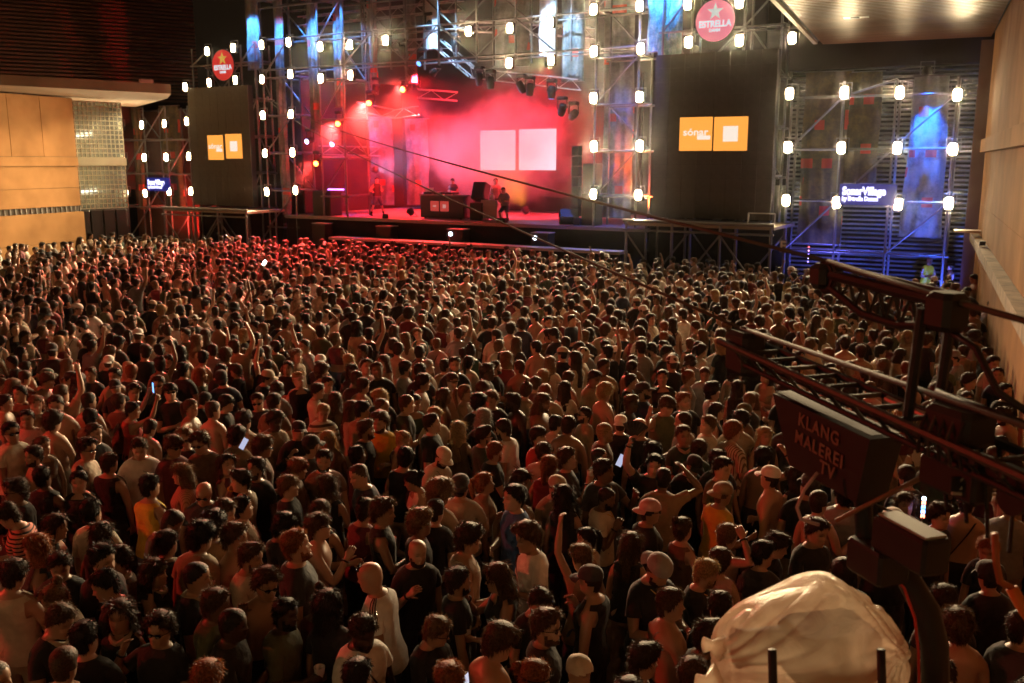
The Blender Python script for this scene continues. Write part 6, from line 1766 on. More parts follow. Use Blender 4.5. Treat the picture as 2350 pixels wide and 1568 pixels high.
for _ in range(60000):
    y = 4.6 + 43 * math.sqrt(prs.random()); x = (prs.random() * 2 - 1) * (y * .56 + 1.0)
    if not visible(x, y) or not allowed(x, y): continue
    inner = y < 13.0
    far_l = (x < -9 and y > 24)
    cl_ = math.sin(x * 1.3 + 2 * math.sin(y * .5)) * math.sin(y * 1.1 + 1.7 * math.sin(x * .45))
    rad = .58 if inner else (.46 + .10 * cl_ + .16 * prs.random())
    if far_l: rad += .10
    if near(x, y, rad): continue
    put(x, y); fill.append((x, y))
fill.sort(key=lambda q: q[1])
NEAR_MAX = 292
n_ind = max(0, NEAR_MAX - len(people))
stage_c = S(-3.5, 3, 0)
def rand_heading(r, x, y):
    base = math.atan2(stage_c[0] - x, stage_c[1] - y); q = r.random()
    if q < .72: return base + r.normal(0, .35)
    return base + r.uniform(-math.pi, math.pi)
for (x, y) in fill[:n_ind]:
    d = random_person(prs, rand_heading(prs, x, y)); finish(d, prs); d['x'], d['y'] = x, y; d['label'] = None; people.append(d)
crowd_pts = fill[n_ind:]
print("people annotated+filled", len(people), "crowd", len(crowd_pts))

# ---------------------------------------------------------------- labels that single each person out
def to_px(x, y, z):
    r = np.array([x, y, z]) - C0; dep = np.dot(r, _F); return CXP + FPX * np.dot(r, _R) / dep, CYP - FPX * np.dot(r, _U) / dep
CN = {'tee': 'tee', 'shirt': 'shirt', 'tank': 'vest', 'vest': 'sleeveless shirt', 'crop': 'short top', 'long': 'jumper'}
PN = {'redstripe': 'striped', 'polostripe': 'striped', 'pinstripe': 'striped', 'pinkstripe': 'finely striped', 'print': 'patterned'}
def side_word(h):
    a = math.degrees(h) % 360
    return 'seen from behind' if a < 40 or a > 320 else 'facing right' if a < 140 else 'facing the camera' if a <= 220 else 'facing left'
def base_label(d):
    t = d.get('top'); s_ = 'shirtless person' if not t else f"person in {PN.get(t[1], t[1])} {CN[t[0]]}"
    ex = []
    if d.get('hat'): ex.append({'cap': 'cap', 'capback': 'backwards cap', 'bucket': 'bucket hat', 'beanie': 'knit cap'}[d['hat'][0]])
    elif d.get('band'): ex.append('headband')
    if d.get('gl') == 'up': ex.append('sunglasses on top')
    elif d.get('gl') == 'on': ex.append('sunglasses')
    elif d.get('gl') == 'clear': ex.append('glasses')
    if d.get('strap'): ex.append('bag strap')
    if ex: s_ += (' with ' if not t else ' and ') + ' and '.join(ex[:2])
    ps = d['pose'][0]
    if ps == 'raise': s_ += ', one arm up'
    elif ps == 'phone': s_ += ', arms up'
    elif ps == 'head': s_ += ', hand on head'
    return s_ + ', ' + side_word(d['heading'])
anch = [(d, *to_px(d['x'], d['y'], 1.6)) for d in people if d['label']]
short = {}
KEYS = {'white football shirt': 'the white football shirt', 'plastic bag': 'the plastic bag gazer', 'pink cap': 'the pink cap', 'yellow patterned': 'the yellow patterned shirt', 'striped polo': 'the striped polo', 'bandana': 'the bandana wearer',
        'bright white tee': 'the bright white tee', 'yellow vest': 'the yellow vest', 'cream shirt seen': 'the cream shirt', 'red and black striped': 'the red striped shirt', 'glowing phone': 'the raised phone', 'arm around': 'the outstretched arm', 'round sunglasses': 'the round sunglasses',
        'olive headscarf': 'the olive headscarf', 'charcoal tee looking': 'the broad charcoal tee', 'vape': 'the vape holder', 'lace': 'the lace top', 'V neck': 'the white V neck', 'white headband': 'the white headband', 'cross body': 'the white tee with strap',
        'open knit': 'the open knit cap', 'raising a fist': 'the raised fist', 'gold chain': 'the gold chain', 'red lanyard': 'the red lanyard', 'dark green tee': 'the dark green tee', 'ginger beard': 'the ginger beard', 'red tee': 'the red tee', 'drinking from': 'the drinker', 'pale cap': 'the pale cap',
        'scribble': 'the scribble print shirt', 'waving': 'the waving hand', 'folding fan': 'the raised fan', 'pale scarf': 'the pale scarf', 'vertically striped': 'the vertical stripes', 'two tone': 'the two tone cap', 'chain necklace': 'the chain necklace', 'white cap': 'the white cap', 'beside the right concrete': 'the right wall',
        'yellow tee with': 'the yellow tee', 'navy tee': 'the bending navy tee', 'long wavy': 'the long wavy hair', 'cream tee in profile': 'the cream tee', 'green cap': 'the green cap', 'beige shirt and glasses': 'the beige shirt', 'wristband': 'the yellow wristband', 'smiling': 'the smiling brown tee'}
for d, x, y in anch:
    for k, v in KEYS.items():
        if k in d['label']: short[id(d)] = v
anch = [(d, x, y) for d, x, y in anch if id(d) in short]
used = {d['label'] for d in people if d['label']}
for d in people:
    if d['label']: continue
    x, y = to_px(d['x'], d['y'], 1.6); b = base_label(d); cand = []
    near_a = sorted(anch, key=lambda q: (q[1] - x) ** 2 + (q[2] - y) ** 2)[:8]
    for a, ax, ay in near_a:
        dx, dy = x - ax, y - ay; dist = math.hypot(dx, dy)
        if abs(dx) > abs(dy): rel = 'left of' if dx < 0 else 'right of'
        else: rel = 'behind' if dy < 0 else 'in front of'
        if dist < 60: rel = 'close ' + ('behind' if rel == 'behind' else 'to the ' + rel.split()[0] + ' of' if 'of' in rel and 'front' not in rel else 'before')
        elif dist > 190: rel = 'far ' + rel if rel != 'in front of' else 'well before'
        elif dist > 120: rel = 'some way ' + rel if rel != 'in front of' else 'some way before'
        cand.append(f"{b}, {rel} {short[id(a)]}")
    for c_ in cand:
        if c_ not in used: d['label'] = c_; break
    else: d['label'] = cand[0] + (', nearer the wall' if x > 1900 else ', farther back')
    for cut in ('some way ', ' and bag strap', ' and sunglasses', ', one arm up', 'the ', 'close '):
        if len(d['label'].split()) > 16: d['label'] = d['label'].replace(cut, '')
    used.add(d['label'])

# ---------------------------------------------------------------- build the individuals
hands_of = {}
for d in people:
    big = d['y'] < 11
    r_, h_ = build_person(d, d['x'], d['y'], d['heading'], d['scale'], prs, d['label'], "concert crowd", 0.0, 1500 if big else 600)
    d['hands'] = h_; d['obj'] = r_

# ---------------------------------------------------------------- things in their hands
def by_key(k):
    return next((d for d in people if k in (d['label'] or '')), None)
M_cup = mat("paper_cup_white", (.78, .76, .72), .5)
def cup(P, lab, h=.115):
    r = empty("cup", tuple(P - np.array([0, 0, h * .5])), 0); tag(r, lab, "cup", "drink cups")
    b = MB(); n = 16; pts = [(0, 0, 0), (0, 0, h)]; b.tube(pts, [.030, .043], n, False); b.tube([(0, 0, h), (0, 0, .012)], [.040, .028], n, False)
    b.f.append(tuple(range(n - 1, -1, -1))); b.f.append(tuple(3 * n + i for i in range(n))); b.build("wall", M_cup, r, True)
    b = MB(); b.tube([(0, 0, h), (0, 0, h + .004)], [.0435, .0435], n, False); b.build("rim", M_cup, r)
def phone(P, d, pn, lab, lit=(.35, .6, 1.0), power=6.0):
    r = empty("phone", tuple(P), 0); tag(r, lab, "phone", "lit phones")
    zz = Vector(d); yy = Vector(pn); xx = yy.cross(zz); R = Matrix((xx.normalized(), yy.normalized(), zz.normalized())).transposed(); r.rotation_euler = R.to_euler()
    b = MB(); b.bevbox((0, 0, .05), (.074, .009, .152), .003); b.build("case", M_black, r)
    for sg in (-1,): b = MB(); b.box((0, sg * .0058, .05), (.068, .001, .142)); b.build("screen", glow("phone_screen_%d_%d" % (lit[0] * 100, power * 10), lit, power), r)
for key, side, lab in (("striped polo", 'R', "white cup held by the person in striped polo"), ("yellow patterned", 'L', "white cup held by the person in yellow shirt"), ("holding out a white cup", 'R', "white cup held out before the bald bearded person"),
                       ("lifting a cup overhead", 'L', "white cup lifted overhead in the centre left crowd"), ("drinking from a cup", 'R', "white cup at the lips of the drinking person"), ("hand at the mouth, cup", 'L', "clear cup held low by the sunglasses wearer"),
                       ("vape", 'L', "white cup held by the shirtless vape holder"), ("looking down at a phone", 'L', "white cup at the bottom edge beside the phone reader")):
    d = by_key(key)
    if d: cup(d['hands'][side][0] + np.array([0, 0, .02]), lab)
k = 0
for d in people:
    if d['pose'][0] == 'cup' and k < 14 and d['label'] and 'cup' not in d['label']:
        cup(d['hands']['R'][0] + np.array([0, 0, .02]), "white cup held by the " + ' '.join(d['label'].split(', ')[0].split()[:4]) + ', ' + ' '.join(d['label'].split(', ')[-1].split()[:6])); k += 1
d = by_key("glowing phone")
if d:
    Pm = (d['hands']['R'][0] + d['hands']['L'][0]) / 2
    fw = np.array([math.sin(d['heading']), math.cos(d['heading']), 0]); phone(Pm + np.array([0, 0, .03]), np.array([0, 0, 1.0]), fw, "phone with a bright blue screen held overhead at left", (.15, .4, 1.0), 2.5)
for key, lab in (("looking down at a phone", "phone held low by the glasses wearer at bottom centre"), ("phone beside the right concrete", "phone in the hands of the shirtless person at the right wall")):
    d = by_key(key)
    if d: phone(d['hands']['R'][0], _unit_v(d['hands']['R'][1] + np.array([0, 0, .6])), d['hands']['R'][2], lab, (.6, .6, .75), 1.0)
for x, y, Y_, lab in ((555, 1027, None, "tilted phone with a bright message list, centre left crowd"), (1420, 1066, None, "tilted phone with pale screen right of centre"), (605, 607, None, "phone torch held up high in the far left crowd")):
    P = at_z(x, y, 1.55 if y > 700 else 2.1); phone(P, _unit_v([.45, .25, .85]), _unit_v([.1, .9, -.35]), lab, (.52, .56, .78) if y > 700 else (.8, .9, 1.0), .8 if y > 700 else 60)
d = by_key("folding fan")
if d:
    P = d['hands']['R'][0]; r = empty("folding_fan", tuple(P), 0); tag(r, "dark open folding fan held up right of centre", "fan"); ang0 = .2
    V = [(0, 0, 0)]; Fq = []; n = 14
    for i in range(n + 1): a = -.6 + 1.5 * i / n; V.append((.21 * math.sin(a), .006 * (-1) ** i, .21 * math.cos(a)))
    for i in range(n): Fq.append((0, i + 1, i + 2))
    link(bpy.data.objects.new("leaf", mesh_np("leaf", V, Fq, cloth_mat('charcoal'))), r)
    for i in range(0, n + 1, 2):
        b = MB(); b.tube([(0, 0, -.04), V[i + 1]], .003, 4); b.build("stick", M_black, r)

# ---------------------------------------------------------------- the far crowd: one mass of people
proto = bpy.data.collections.new("crowd_kinds")
NP_ = 90
def joined(d, r):
    pcs, F = person_pieces(d, r, 420); mats_, Vs, qs, ts, qi, ti, pg = [], [], [], [], [], [], []; o = 0
    for nm, V, fs, m, pig in pcs:
        if nm in ("sunglasses", "spectacles", "wristband", "necklace", "lanyard", "scarf", "sleeve_stripe"): continue
        mi = len(mats_); mats_.append(m)
        for f in fs:
            f = np.asarray(f)
            (qs if f.shape[1] == 4 else ts).append(f + o); (qi if f.shape[1] == 4 else ti).append(np.full(len(f), mi))
        Vs.append(V); pg.append(pig if pig is not None else np.ones((len(V), 3))); o += len(V)
    me = mesh_np("crowd_kind", np.concatenate(Vs), [np.concatenate(qs), np.concatenate(ts)], None, True, mats_, np.concatenate(qi + ti))
    ca = me.color_attributes.new("pigment", 'FLOAT_COLOR', 'POINT'); buf = np.ones((o, 4), np.float32); buf[:, :3] = np.concatenate(pg); ca.data.foreach_set("color", buf.ravel())
    return me
for i in range(NP_):
    d = finish(random_person(prs, 0), prs); ob = bpy.data.objects.new(f"crowd_kind_{i:02d}", joined(d, prs)); proto.objects.link(ob)
pts = np.array([(x, y, 0) for x, y in crowd_pts], np.float32)
me = bpy.data.meshes.new("crowd"); me.vertices.add(len(pts)); me.vertices.foreach_set("co", pts.ravel())
a1 = me.attributes.new("turn", 'FLOAT', 'POINT'); a1.data.foreach_set("value", np.array([-rand_heading(prs, x, y) for x, y in crowd_pts], np.float32))
a2 = me.attributes.new("size", 'FLOAT', 'POINT'); a2.data.foreach_set("value", prs.normal(.99, .04, len(pts)).astype(np.float32))
a3 = me.attributes.new("kind_index", 'INT', 'POINT'); a3.data.foreach_set("value", prs.integers(0, NP_, len(pts)).astype(np.int32))
crowd = link(bpy.data.objects.new("crowd", me)); tag(crowd, "dense far crowd of people facing the stage", "crowd", None, "stuff")
ng = bpy.data.node_groups.new("crowd_placing", 'GeometryNodeTree'); ng.interface.new_socket("Geometry", in_out='INPUT', socket_type='NodeSocketGeometry'); ng.interface.new_socket("Geometry", in_out='OUTPUT', socket_type='NodeSocketGeometry')
N_ = ng.nodes; L_ = ng.links; gi = N_.new("NodeGroupInput"); go = N_.new("NodeGroupOutput"); ip = N_.new("GeometryNodeInstanceOnPoints"); ci = N_.new("GeometryNodeCollectionInfo")
ci.inputs[0].default_value = proto; ci.inputs["Separate Children"].default_value = True; ci.inputs["Reset Children"].default_value = True
def named(nm, ty):
    n = N_.new("GeometryNodeInputNamedAttribute"); n.data_type = ty; n.inputs[0].default_value = nm; return n.outputs[0]
mp_ = N_.new("GeometryNodeMeshToPoints"); L_.new(gi.outputs[0], mp_.inputs[0]); L_.new(mp_.outputs[0], ip.inputs["Points"]); L_.new(ci.outputs[0], ip.inputs["Instance"]); ip.inputs["Pick Instance"].default_value = True
L_.new(named("kind_index", 'INT'), ip.inputs["Instance Index"]); cx_ = N_.new("ShaderNodeCombineXYZ"); L_.new(named("turn", 'FLOAT'), cx_.inputs[2])
er = N_.new("FunctionNodeEulerToRotation"); L_.new(cx_.outputs[0], er.inputs[0]); L_.new(er.outputs[0], ip.inputs["Rotation"]); L_.new(named("size", 'FLOAT'), ip.inputs["Scale"]); L_.new(ip.outputs[0], go.inputs[0])
md = crowd.modifiers.new("placing", 'NODES'); md.node_group = ng

# ---------------------------------------------------------------- people apart from the crowd
def single(lab, d, P, heading, z=0.0, sc_=1.0, group=None):
    d = dict(d); finish(d, prs); d['scale'] = sc_; r, h = build_person(d, P[0], P[1], heading, sc_, prs, lab, group, z, 150); return h
P = at_z(230, 540, 1.35); single("steward in a yellow hi-vis vest by the left doors", dict(top=('vest', 'hivis'), hair='pony', hc='black', fem=1), P, 2.6, 0, 1.0, "stewards")
P = at_z(613, 545, 1.3); single("steward in a yellow hi-vis vest at the corner of the stage", dict(top=('vest', 'hivis'), hair='short', hc='black', hat=('cap', 'black')), P, 2.9, 0, 1.03, "stewards")
P = at_z(2128, 625, 1.3); single("steward in a green hi-vis vest with folded arms before the blue cloth", dict(top=('vest', 'hivis'), hair='bald', pose=('fold', 'fold')), P, 3.1, 0, 1.03, "stewards")
P = at_z(2180, 625, 1.45); single("person in a pale pink tee standing apart near the right fence", dict(top=('tee', 'pink'), hair='bun', hc='dark', fem=1, pose=('fold', 'down')), P, -1.2, 0, .98, "concert crowd")
s, n, _ = snz(on_stage(866, 468, 2.0)); single("dancer in dark top and shorts striding wide on the stage", dict(top=('vest', 'black'), hair='short', shorts=True, stance=.28, step=.18, pose=('hip', 'cup')), S(s, 2.0, 0), 2.6, DZ, 1.0)
s, n, _ = snz(on_stage(1043, 440, 3.0)); single("performer behind the dark desk bending over the decks", dict(top=('tee', 'charcoal'), hair='short', pose=('look', 'look'), lean=.2, pitch=.3), S(s, 3.0, 0), math.pi + .5, DZ, 1.0)
s, n, _ = snz(on_stage(1139, 440, 2.2)); single("performer in a pale shirt standing upright right of the flight case", dict(top=('shirt', 'cream'), hair='short', pose=('chest', 'down')), S(s, 2.2, 0), math.pi + .3, DZ, 1.0)
s, n, _ = snz(on_stage(1159, 480, 1.3)); single("person squatting at the stage front beside the foot monitor", dict(top=('tee', 'grey'), hair='short', squat=True, pose=('look', 'look'), lean=.35), S(s, 1.3, 0), math.pi + .2, DZ, .95)
# ================================================================== THE CABLE CAMERA IN FRONT
ANCH = on_stage(614, 229, -.2)
R0 = at_y(1700, 795, 4.3)
DD = _unit_v(R0 - ANCH); Dh = _unit_v(DD * np.array([1, 1, 0])); QQ = np.array([-Dh[1], Dh[0], 0.0])
RANGZ = math.atan2(Dh[1], Dh[0])
rig = empty("cable_camera", tuple(R0), RANGZ); tag(rig, "blurred black cable camera carriage hanging on two ropes at the right", "camera")
def Rg(t, q, h): return R0 + t * Dh + q * QQ + np.array([0, 0, h])
M_rig = mat("rig_black", (.011, .0105, .010), .62, metal=0, var=.3, scale=12)
M_rig_pale = mat("rig_pale_metal", (.075, .07, .06), .5, metal=.4)  # lighter tone of the rig metal
def rp(name, m, parent=rig): return lambda b, smooth=False: b.build(name, m, parent, smooth)
SL = -.045                                              # slope of the rails
# lower rails, rungs
for q in (-.085, .085):
    b = MB(); b.tube([(-.05, q, .02), (2.3, q, .02 + 2.3 * SL)], .017, 8); b.build("rail", M_rig_pale if q < 0 else M_rig, rig)
    b = MB(); b.tube([(.02, q * .5, -.06), (2.3, q * .5, -.06 + 2.3 * SL)], .013, 8); b.build("lower_rail", M_rig, rig)
for i in range(16):
    t = .06 + i * .14
    b = MB(); b.tube([(t, -.085, .02 + t * SL), (t, .085, .02 + t * SL)], .010, 6); b.tube([(t, -.085, .02 + t * SL), (t + .07, -.043, -.06 + t * SL)], .008, 5); b.tube([(t, .085, .02 + t * SL), (t + .07, .043, -.06 + t * SL)], .008, 5); b.build("rung", M_rig_pale if i % 3 == 0 else M_rig, rig)
def wheel(t, q, h, r_, w_=.03):
    b = MB(); b.disc_prism((t, q, h), (0, 1, 0), r_, w_, 28); w = b.build("pulley", M_rubber, rig, False)
    b = MB(); n = 28; b.tube([(t + (r_ + .006) * math.cos(2 * math.pi * i / n), q, h + (r_ + .006) * math.sin(2 * math.pi * i / n)) for i in range(n + 1)], .010, 6); b.build("tyre", M_rig, w)
    b = MB(); b.disc_prism((t, q - w_ * .7, h), (0, 1, 0), r_ * .35, w_ * .5, 14); b.build("hub", M_rig_pale, w)
wheel(.03, 0, .0, .085); wheel(.62, 0, .40, .055); wheel(1.26, 0, .36, .05); wheel(1.95, 0, -.02, .08)
b = MB(); b.bevbox((.04, 0, -.02), (.18, .12, .20), .02); b.build("wheel_fork", M_rig, rig)
# triangular upper arm
top = [(.60, 0, .41), (1.28, 0, .385)]
b = MB(); b.tube(top, .022, 8); b.build("upper_chord", M_rig, rig); b = MB(); b.tube([(.62, .03, .44), (1.24, .03, .415)], .012, 6); b.build("upper_chord", M_rig_pale, rig)
b = MB(); b.tube([(.64, 0, .36), (.85, 0, .285), (1.05, 0, .275), (1.22, 0, .30)], .016, 8); b.build("lower_chord", M_rig, rig)
for i in range(7):
    t = .68 + i * .085; zt = .405 - .02 * i / 7; zb = np.interp(t + .04, [.64, .85, 1.05, 1.22], [.36, .285, .275, .30])
    b = MB(); b.tube([(t, 0, zt), (t + .04, 0, zb), (t + .085, 0, zt - .003)], .008, 5); b.build("lattice", M_rig, rig)
b = MB(); b.bevbox((.60, 0, .40), (.10, .09, .10), .02); b.build("arm_end", M_rig, rig); b = MB(); b.bevbox((1.28, 0, .36), (.12, .11, .13), .02); b.build("arm_joint", M_rig, rig)
for (t, q) in ((1.20, -.03), (1.27, .03)):
    b = MB(); b.tube([(t, q, .36), (t - .03, q, -.06)], .019, 8); b.build("post", M_rig, rig)
# control box with lettering: a tapered hull
x0t, x1t, x0b, x1b, zt, zb, w2 = .40, 1.04, .54, .98, -.125, -.40, .075
def hull(c0, c1, d0, d1, z1, z0, w):
    vs = [(c0, -w, z1), (c1, -w, z1 - .02), (c1, w, z1 - .02), (c0, w, z1), (d0, -w * .9, z0), (d1, -w * .9, z0 - .01), (d1, w * .9, z0 - .01), (d0, w * .9, z0)]
    return vs, [(3, 2, 1, 0), (4, 5, 6, 7), (0, 1, 5, 4), (1, 2, 6, 5), (2, 3, 7, 6), (3, 0, 4, 7)]
b = MB(); b.add(*hull(x0t, x1t, x0b, x1b, zt, zb, w2)); b.build("control_box", M_rig, rig)
b = MB(); b.add(*hull(x0t + .01, x1t - .01, x0t + .01, x1t - .01, zt + .010, zt + .002, w2 - .008)); b.build("box_lid", mat("lid_lighter", (.11, .105, .09), .55, var=.3, scale=8), rig)  # top in a lighter tone than the box
M_let = mat("faded_lettering", (.22, .13, .10), .7)
for tx, t, h, sz in (("KLANG", .60, -.185, .075), ("MALEREI", .585, -.262, .075), ("TV", .76, -.335, .075)):
    cu = bpy.data.curves.new("lettering", 'FONT'); cu.body = tx; cu.size = sz; cu.extrude = .001; cu.offset = .0015; cu.align_y = 'CENTER'; cu.space_character = 1.15; cu.materials.append(M_let); cu.resolution_u = 3
    o = bpy.data.objects.new("lettering", cu); link(o, rig); o.location = (t, -w2 - .004 + .0 * h, h); o.rotation_euler = (math.pi / 2, 0.05, 0)
# handles / cylinders along the top
b = MB(); b.tube([(.95, .06, -.03), (1.32, .06, -.05)], .018, 8); b.build("silver_tube", mat("tube_pale", (.50, .48, .40), .35, metal=.6), rig)
b = MB(); b.tube([(.98, -.02, -.06), (1.30, -.02, -.08)], .016, 8); b.build("silver_tube", M_rig_pale, rig)
b = MB(); b.bevbox((1.38, .0, .0), (.20, .14, .12), .02); b.build("gear_housing", M_rig, rig)
for k in range(5):
    b = MB(); b.tube([(1.30 + .04 * k, -.05, .05), (1.31 + .04 * k, -.09, -.02), (1.28 + .05 * k, -.07, -.12)], .007, 6); b.build("hose", M_rig_pale if k % 2 else M_rig, rig)
b = MB(); b.bevbox((1.62, 0, -.10), (.50, .06, .05), .008); b.build("side_beam", M_rig, rig)
b = MB(); b.bevbox((1.34, .04, -.20), (.26, .09, .11), .012); b.build("motor_housing", M_rig, rig)
b = MB(); b.disc_prism((1.62, .02, -.17), (0, 1, 0), .055, .06, 20); b.build("motor", M_rig, rig)
for k in range(7):
    b = MB(); b.tube([(1.30 + .09 * k, .03, -.13), (1.28 + .10 * k, .05, -.24 - .02 * (k % 3)), (1.36 + .09 * k, .0, -.30 - .015 * k)], .007, 6); b.build("cable_loop", M_rig, rig)
    b = MB(); b.bevbox((1.30 + .11 * k, -.06, -.06 - .004 * k), (.03, .025, .045), .004); b.build("clamp", M_rig_pale if k % 2 else M_rig, rig)
for i, (x, y) in enumerate(((2208, 1110), (2282, 1112))):
    P = at_y(x, y, 2.95); b = MB(); b.bevbox((0, 0, 0), (.085, .012, .05), .003); o = b.build("number_plate", M_rig); o.location = P; o.rotation_euler = (0, 0, .15); world_parent(o, rig)
    text("lettering", "2", .055, mat("plate_pale", (.45, .43, .38), .5), tuple(P + np.array([0, -.010, 0])), (math.pi / 2, 0, .15), rig, .001, .001)
    b = MB(); b.box((0, -.009, -.032), (.075, .006, .010)); o = b.build("plate_bar", mat("plate_pale", (.45, .43, .38))); o.location = P; o.rotation_euler = (0, .1, .15); world_parent(o, rig)
def wpath(name, pix, rad, m, n=8, smooth=True):
    b = MB(); b.tube([at_y(x, y, Y) for x, y, Y in pix], rad, n); return world_parent(b.build(name, m, None, smooth), rig)
# hanging pan head, battery, arm and cables
b = MB(); b.bevbox((1.20, .0, -.49), (.28, .12, .13), .012); b.build("battery", M_rig, rig)
b = MB(); b.bevbox((1.20, .0, -.420), (.25, .09, .010), .003); b.build("battery_pale_top", mat("battery_top", (.30, .31, .27), .4), rig)  # paler tone along the top of the battery
b = MB(); b.tube([(.93, 0, -.40), (.97, 0, -.62)], .035, 14); b.build("pan_axis", M_rig, rig)
b = MB(); b.bevbox((1.04, .0, -.62), (.20, .14, .13), .012); b.build("pan_head", M_rig, rig)
wpath("strut", [(1920, 1195, 3.4), (2115, 1096, 3.2)], .009, mat("strut_rust", (.20, .10, .05), .6))
wpath("hanging_cable", [(1876, 1085, 3.45), (1845, 1125, 3.45), (1829, 1165, 3.45), (1838, 1192, 3.45), (1880, 1205, 3.45)], .007, mat("cable_pink", (.55, .36, .36), .5))
wpath("hanging_cable", [(1985, 1125, 3.4), (2010, 1160, 3.4), (2060, 1180, 3.4)], .006, M_rig)
wpath("gimbal_arm", [(2030, 1270, 3.35), (2085, 1330, 3.3), (2125, 1400, 3.25), (2145, 1480, 3.22), (2150, 1640, 3.2)], [.035, .045, .05, .05, .048], M_rig, 10)
wpath("red_edge", [(2038, 1312, 3.26), (2075, 1350, 3.22), (2100, 1420, 3.18), (2108, 1500, 3.16), (2110, 1640, 3.15)], .005, mat("red_anodised", (.55, .03, .02), .35), 6)
wpath("orange_hook", [(2283, 1225, 2.9), (2286, 1290, 2.9), (2295, 1335, 2.9), (2325, 1352, 2.88)], .012, mat("hook_orange", (.35, .10, .03), .5))
wpath("orange_strap", [(2322, 1350, 2.88), (2350, 1400, 2.86), (2385, 1450, 2.85)], .02, mat("strap_orange", (.55, .16, .02), .6))
wpath("cable_bundle", [(2180, 760, 3.1), (2240, 800, 2.95), (2290, 900, 2.85), (2380, 960, 2.75)], .012, M_rig)
wpath("tail_rod", [(2150, 900, 3.1), (2380, 985, 2.7)], .014, M_rig)
for x in (1772, 2022):
    wpath("landing_stick", [(x, 1492, 3.02), (x + 4, 1650, 3.0)], .016, M_rig)
# camera inside the bag
b = MB(); b.bevbox((0, 0, 0), (.34, .26, .22), .03); o = b.build("camera_body", M_rig); o.location = at_y(1900, 1490, 3.42); o.rotation_euler = (0, 0, .2); world_parent(o, rig)
b = MB(); b.tube([(0, 0, 0), (-.16, -.02, 0), (-.2, -.025, 0)], [.075, .07, .08], 18); o = b.build("camera_lens", M_rig, None, True); o.location = at_y(1800, 1480, 3.42); world_parent(o, rig)
# the crumpled plastic bag over the camera
M_bag = bpy.data.materials.new("milky_plastic_film"); ns, ln = nodes_of(M_bag); pb_ = ns["Principled BSDF"]
pb_.inputs["Base Color"].default_value = (.74, .60, .44, 1); pb_.inputs["Roughness"].default_value = .2; pb_.inputs["Specular IOR Level"].default_value = .6
tc = ns.new("ShaderNodeTexCoord"); nz = ns.new("ShaderNodeTexNoise"); nz.inputs["Scale"].default_value = 5.5; nz.inputs["Detail"].default_value = 5; nz.inputs["Distortion"].default_value = 1.2; ln.new(tc.outputs["Object"], nz.inputs[0])
vo = ns.new("ShaderNodeTexVoronoi"); vo.feature = 'DISTANCE_TO_EDGE'; vo.inputs["Scale"].default_value = 5.0; ln.new(nz.outputs[1], vo.inputs[0])
bp = ns.new("ShaderNodeBump"); bp.inputs["Strength"].default_value = .22; bp.inputs["Distance"].default_value = .02; ln.new(vo.outputs[0], bp.inputs["Height"]); ln.new(bp.outputs[0], pb_.inputs["Normal"])
trl = ns.new("ShaderNodeBsdfTranslucent"); trl.inputs[0].default_value = (.86, .70, .52, 1); ln.new(bp.outputs[0], trl.inputs["Normal"]); mx1 = ns.new("ShaderNodeMixShader"); mx1.inputs[0].default_value = .55; tr_mr = ns.new("ShaderNodeMapRange"); tr_mr.inputs[1].default_value = .35; tr_mr.inputs[2].default_value = .65; tr_mr.inputs[3].default_value = .35; tr_mr.inputs[4].default_value = .8; ln.new(nz.outputs[0], tr_mr.inputs[0]); ln.new(tr_mr.outputs[0], mx1.inputs[0]); ln.new(pb_.outputs[0], mx1.inputs[1]); ln.new(trl.outputs[0], mx1.inputs[2])
tp = ns.new("ShaderNodeBsdfTransparent"); mx2 = ns.new("ShaderNodeMixShader"); mx2.inputs[0].default_value = .34; ln.new(mx1.outputs[0], mx2.inputs[1]); ln.new(tp.outputs[0], mx2.inputs[2]); ln.new(mx2.outputs[0], ns["Material Output"].inputs[0])
bag_c = at_y(1880, 1490, 3.40); bag = empty("plastic_bag", tuple(bag_c), .12); tag(bag, "large crumpled milky plastic bag wrapped over the camera at bottom right", "bag")
nu, nv = 170, 96; V = []
for j in range(nv + 1):
    ph = math.pi * j / nv
    for i in range(nu):
        a = 2 * math.pi * i / nu; dx, dy, dz = math.sin(ph) * math.cos(a), math.sin(ph) * math.sin(a), math.cos(ph)
        rx = .42 if dx < 0 else .33; rz = .275 if dz > 0 else .46
        # the film hangs from a high point right of the middle and falls away to the gathered left end
        top = .86 + .14 * math.exp(-((dx - .15) / .55) ** 2) + .05 * math.sin(dx * 7.0 + 1.0) * max(0, dz)
        p = np.array([[dx * rx, dy * .30, dz * rz * top]])
        # creases run from the gathered end at the left and from the strap at the right
        al = math.atan2(dz + .15, dx + 1.25); ar = math.atan2(dz - .30, .75 - dx)
        wl = math.exp(-((dx + .9) / .75) ** 2); wr = math.exp(-((dx - .75) / .45) ** 2)
        c1 = abs(math.sin(al * 17 + 2.0 * math.sin(dy * 4 + 1))) ** .5; c2 = abs(math.sin(ar * 8 + 1.6 * math.sin(dy * 5 + dx * 3))) ** .5
        q = float(nz3(p, 8, 1.0)[0]); q2 = float(nz3(p + q * .06, 19, 4.0)[0])
        k = 1 + .045 * q + .055 * wl * (c1 - .75) + .11 * wr * (c2 - .75) + .016 * (abs(q2) ** .6 - .6) * (1 if dx > .2 else .4)
        V.append(tuple(p[0] * k))
F_ = [(j * nu + i, j * nu + (i + 1) % nu, (j + 1) * nu + (i + 1) % nu, (j + 1) * nu + i) for j in range(nv) for i in range(nu)]
o = link(bpy.data.objects.new("film", mesh_np("film", V, [tuple(reversed(f)) for f in F_], M_bag, True)), bag)
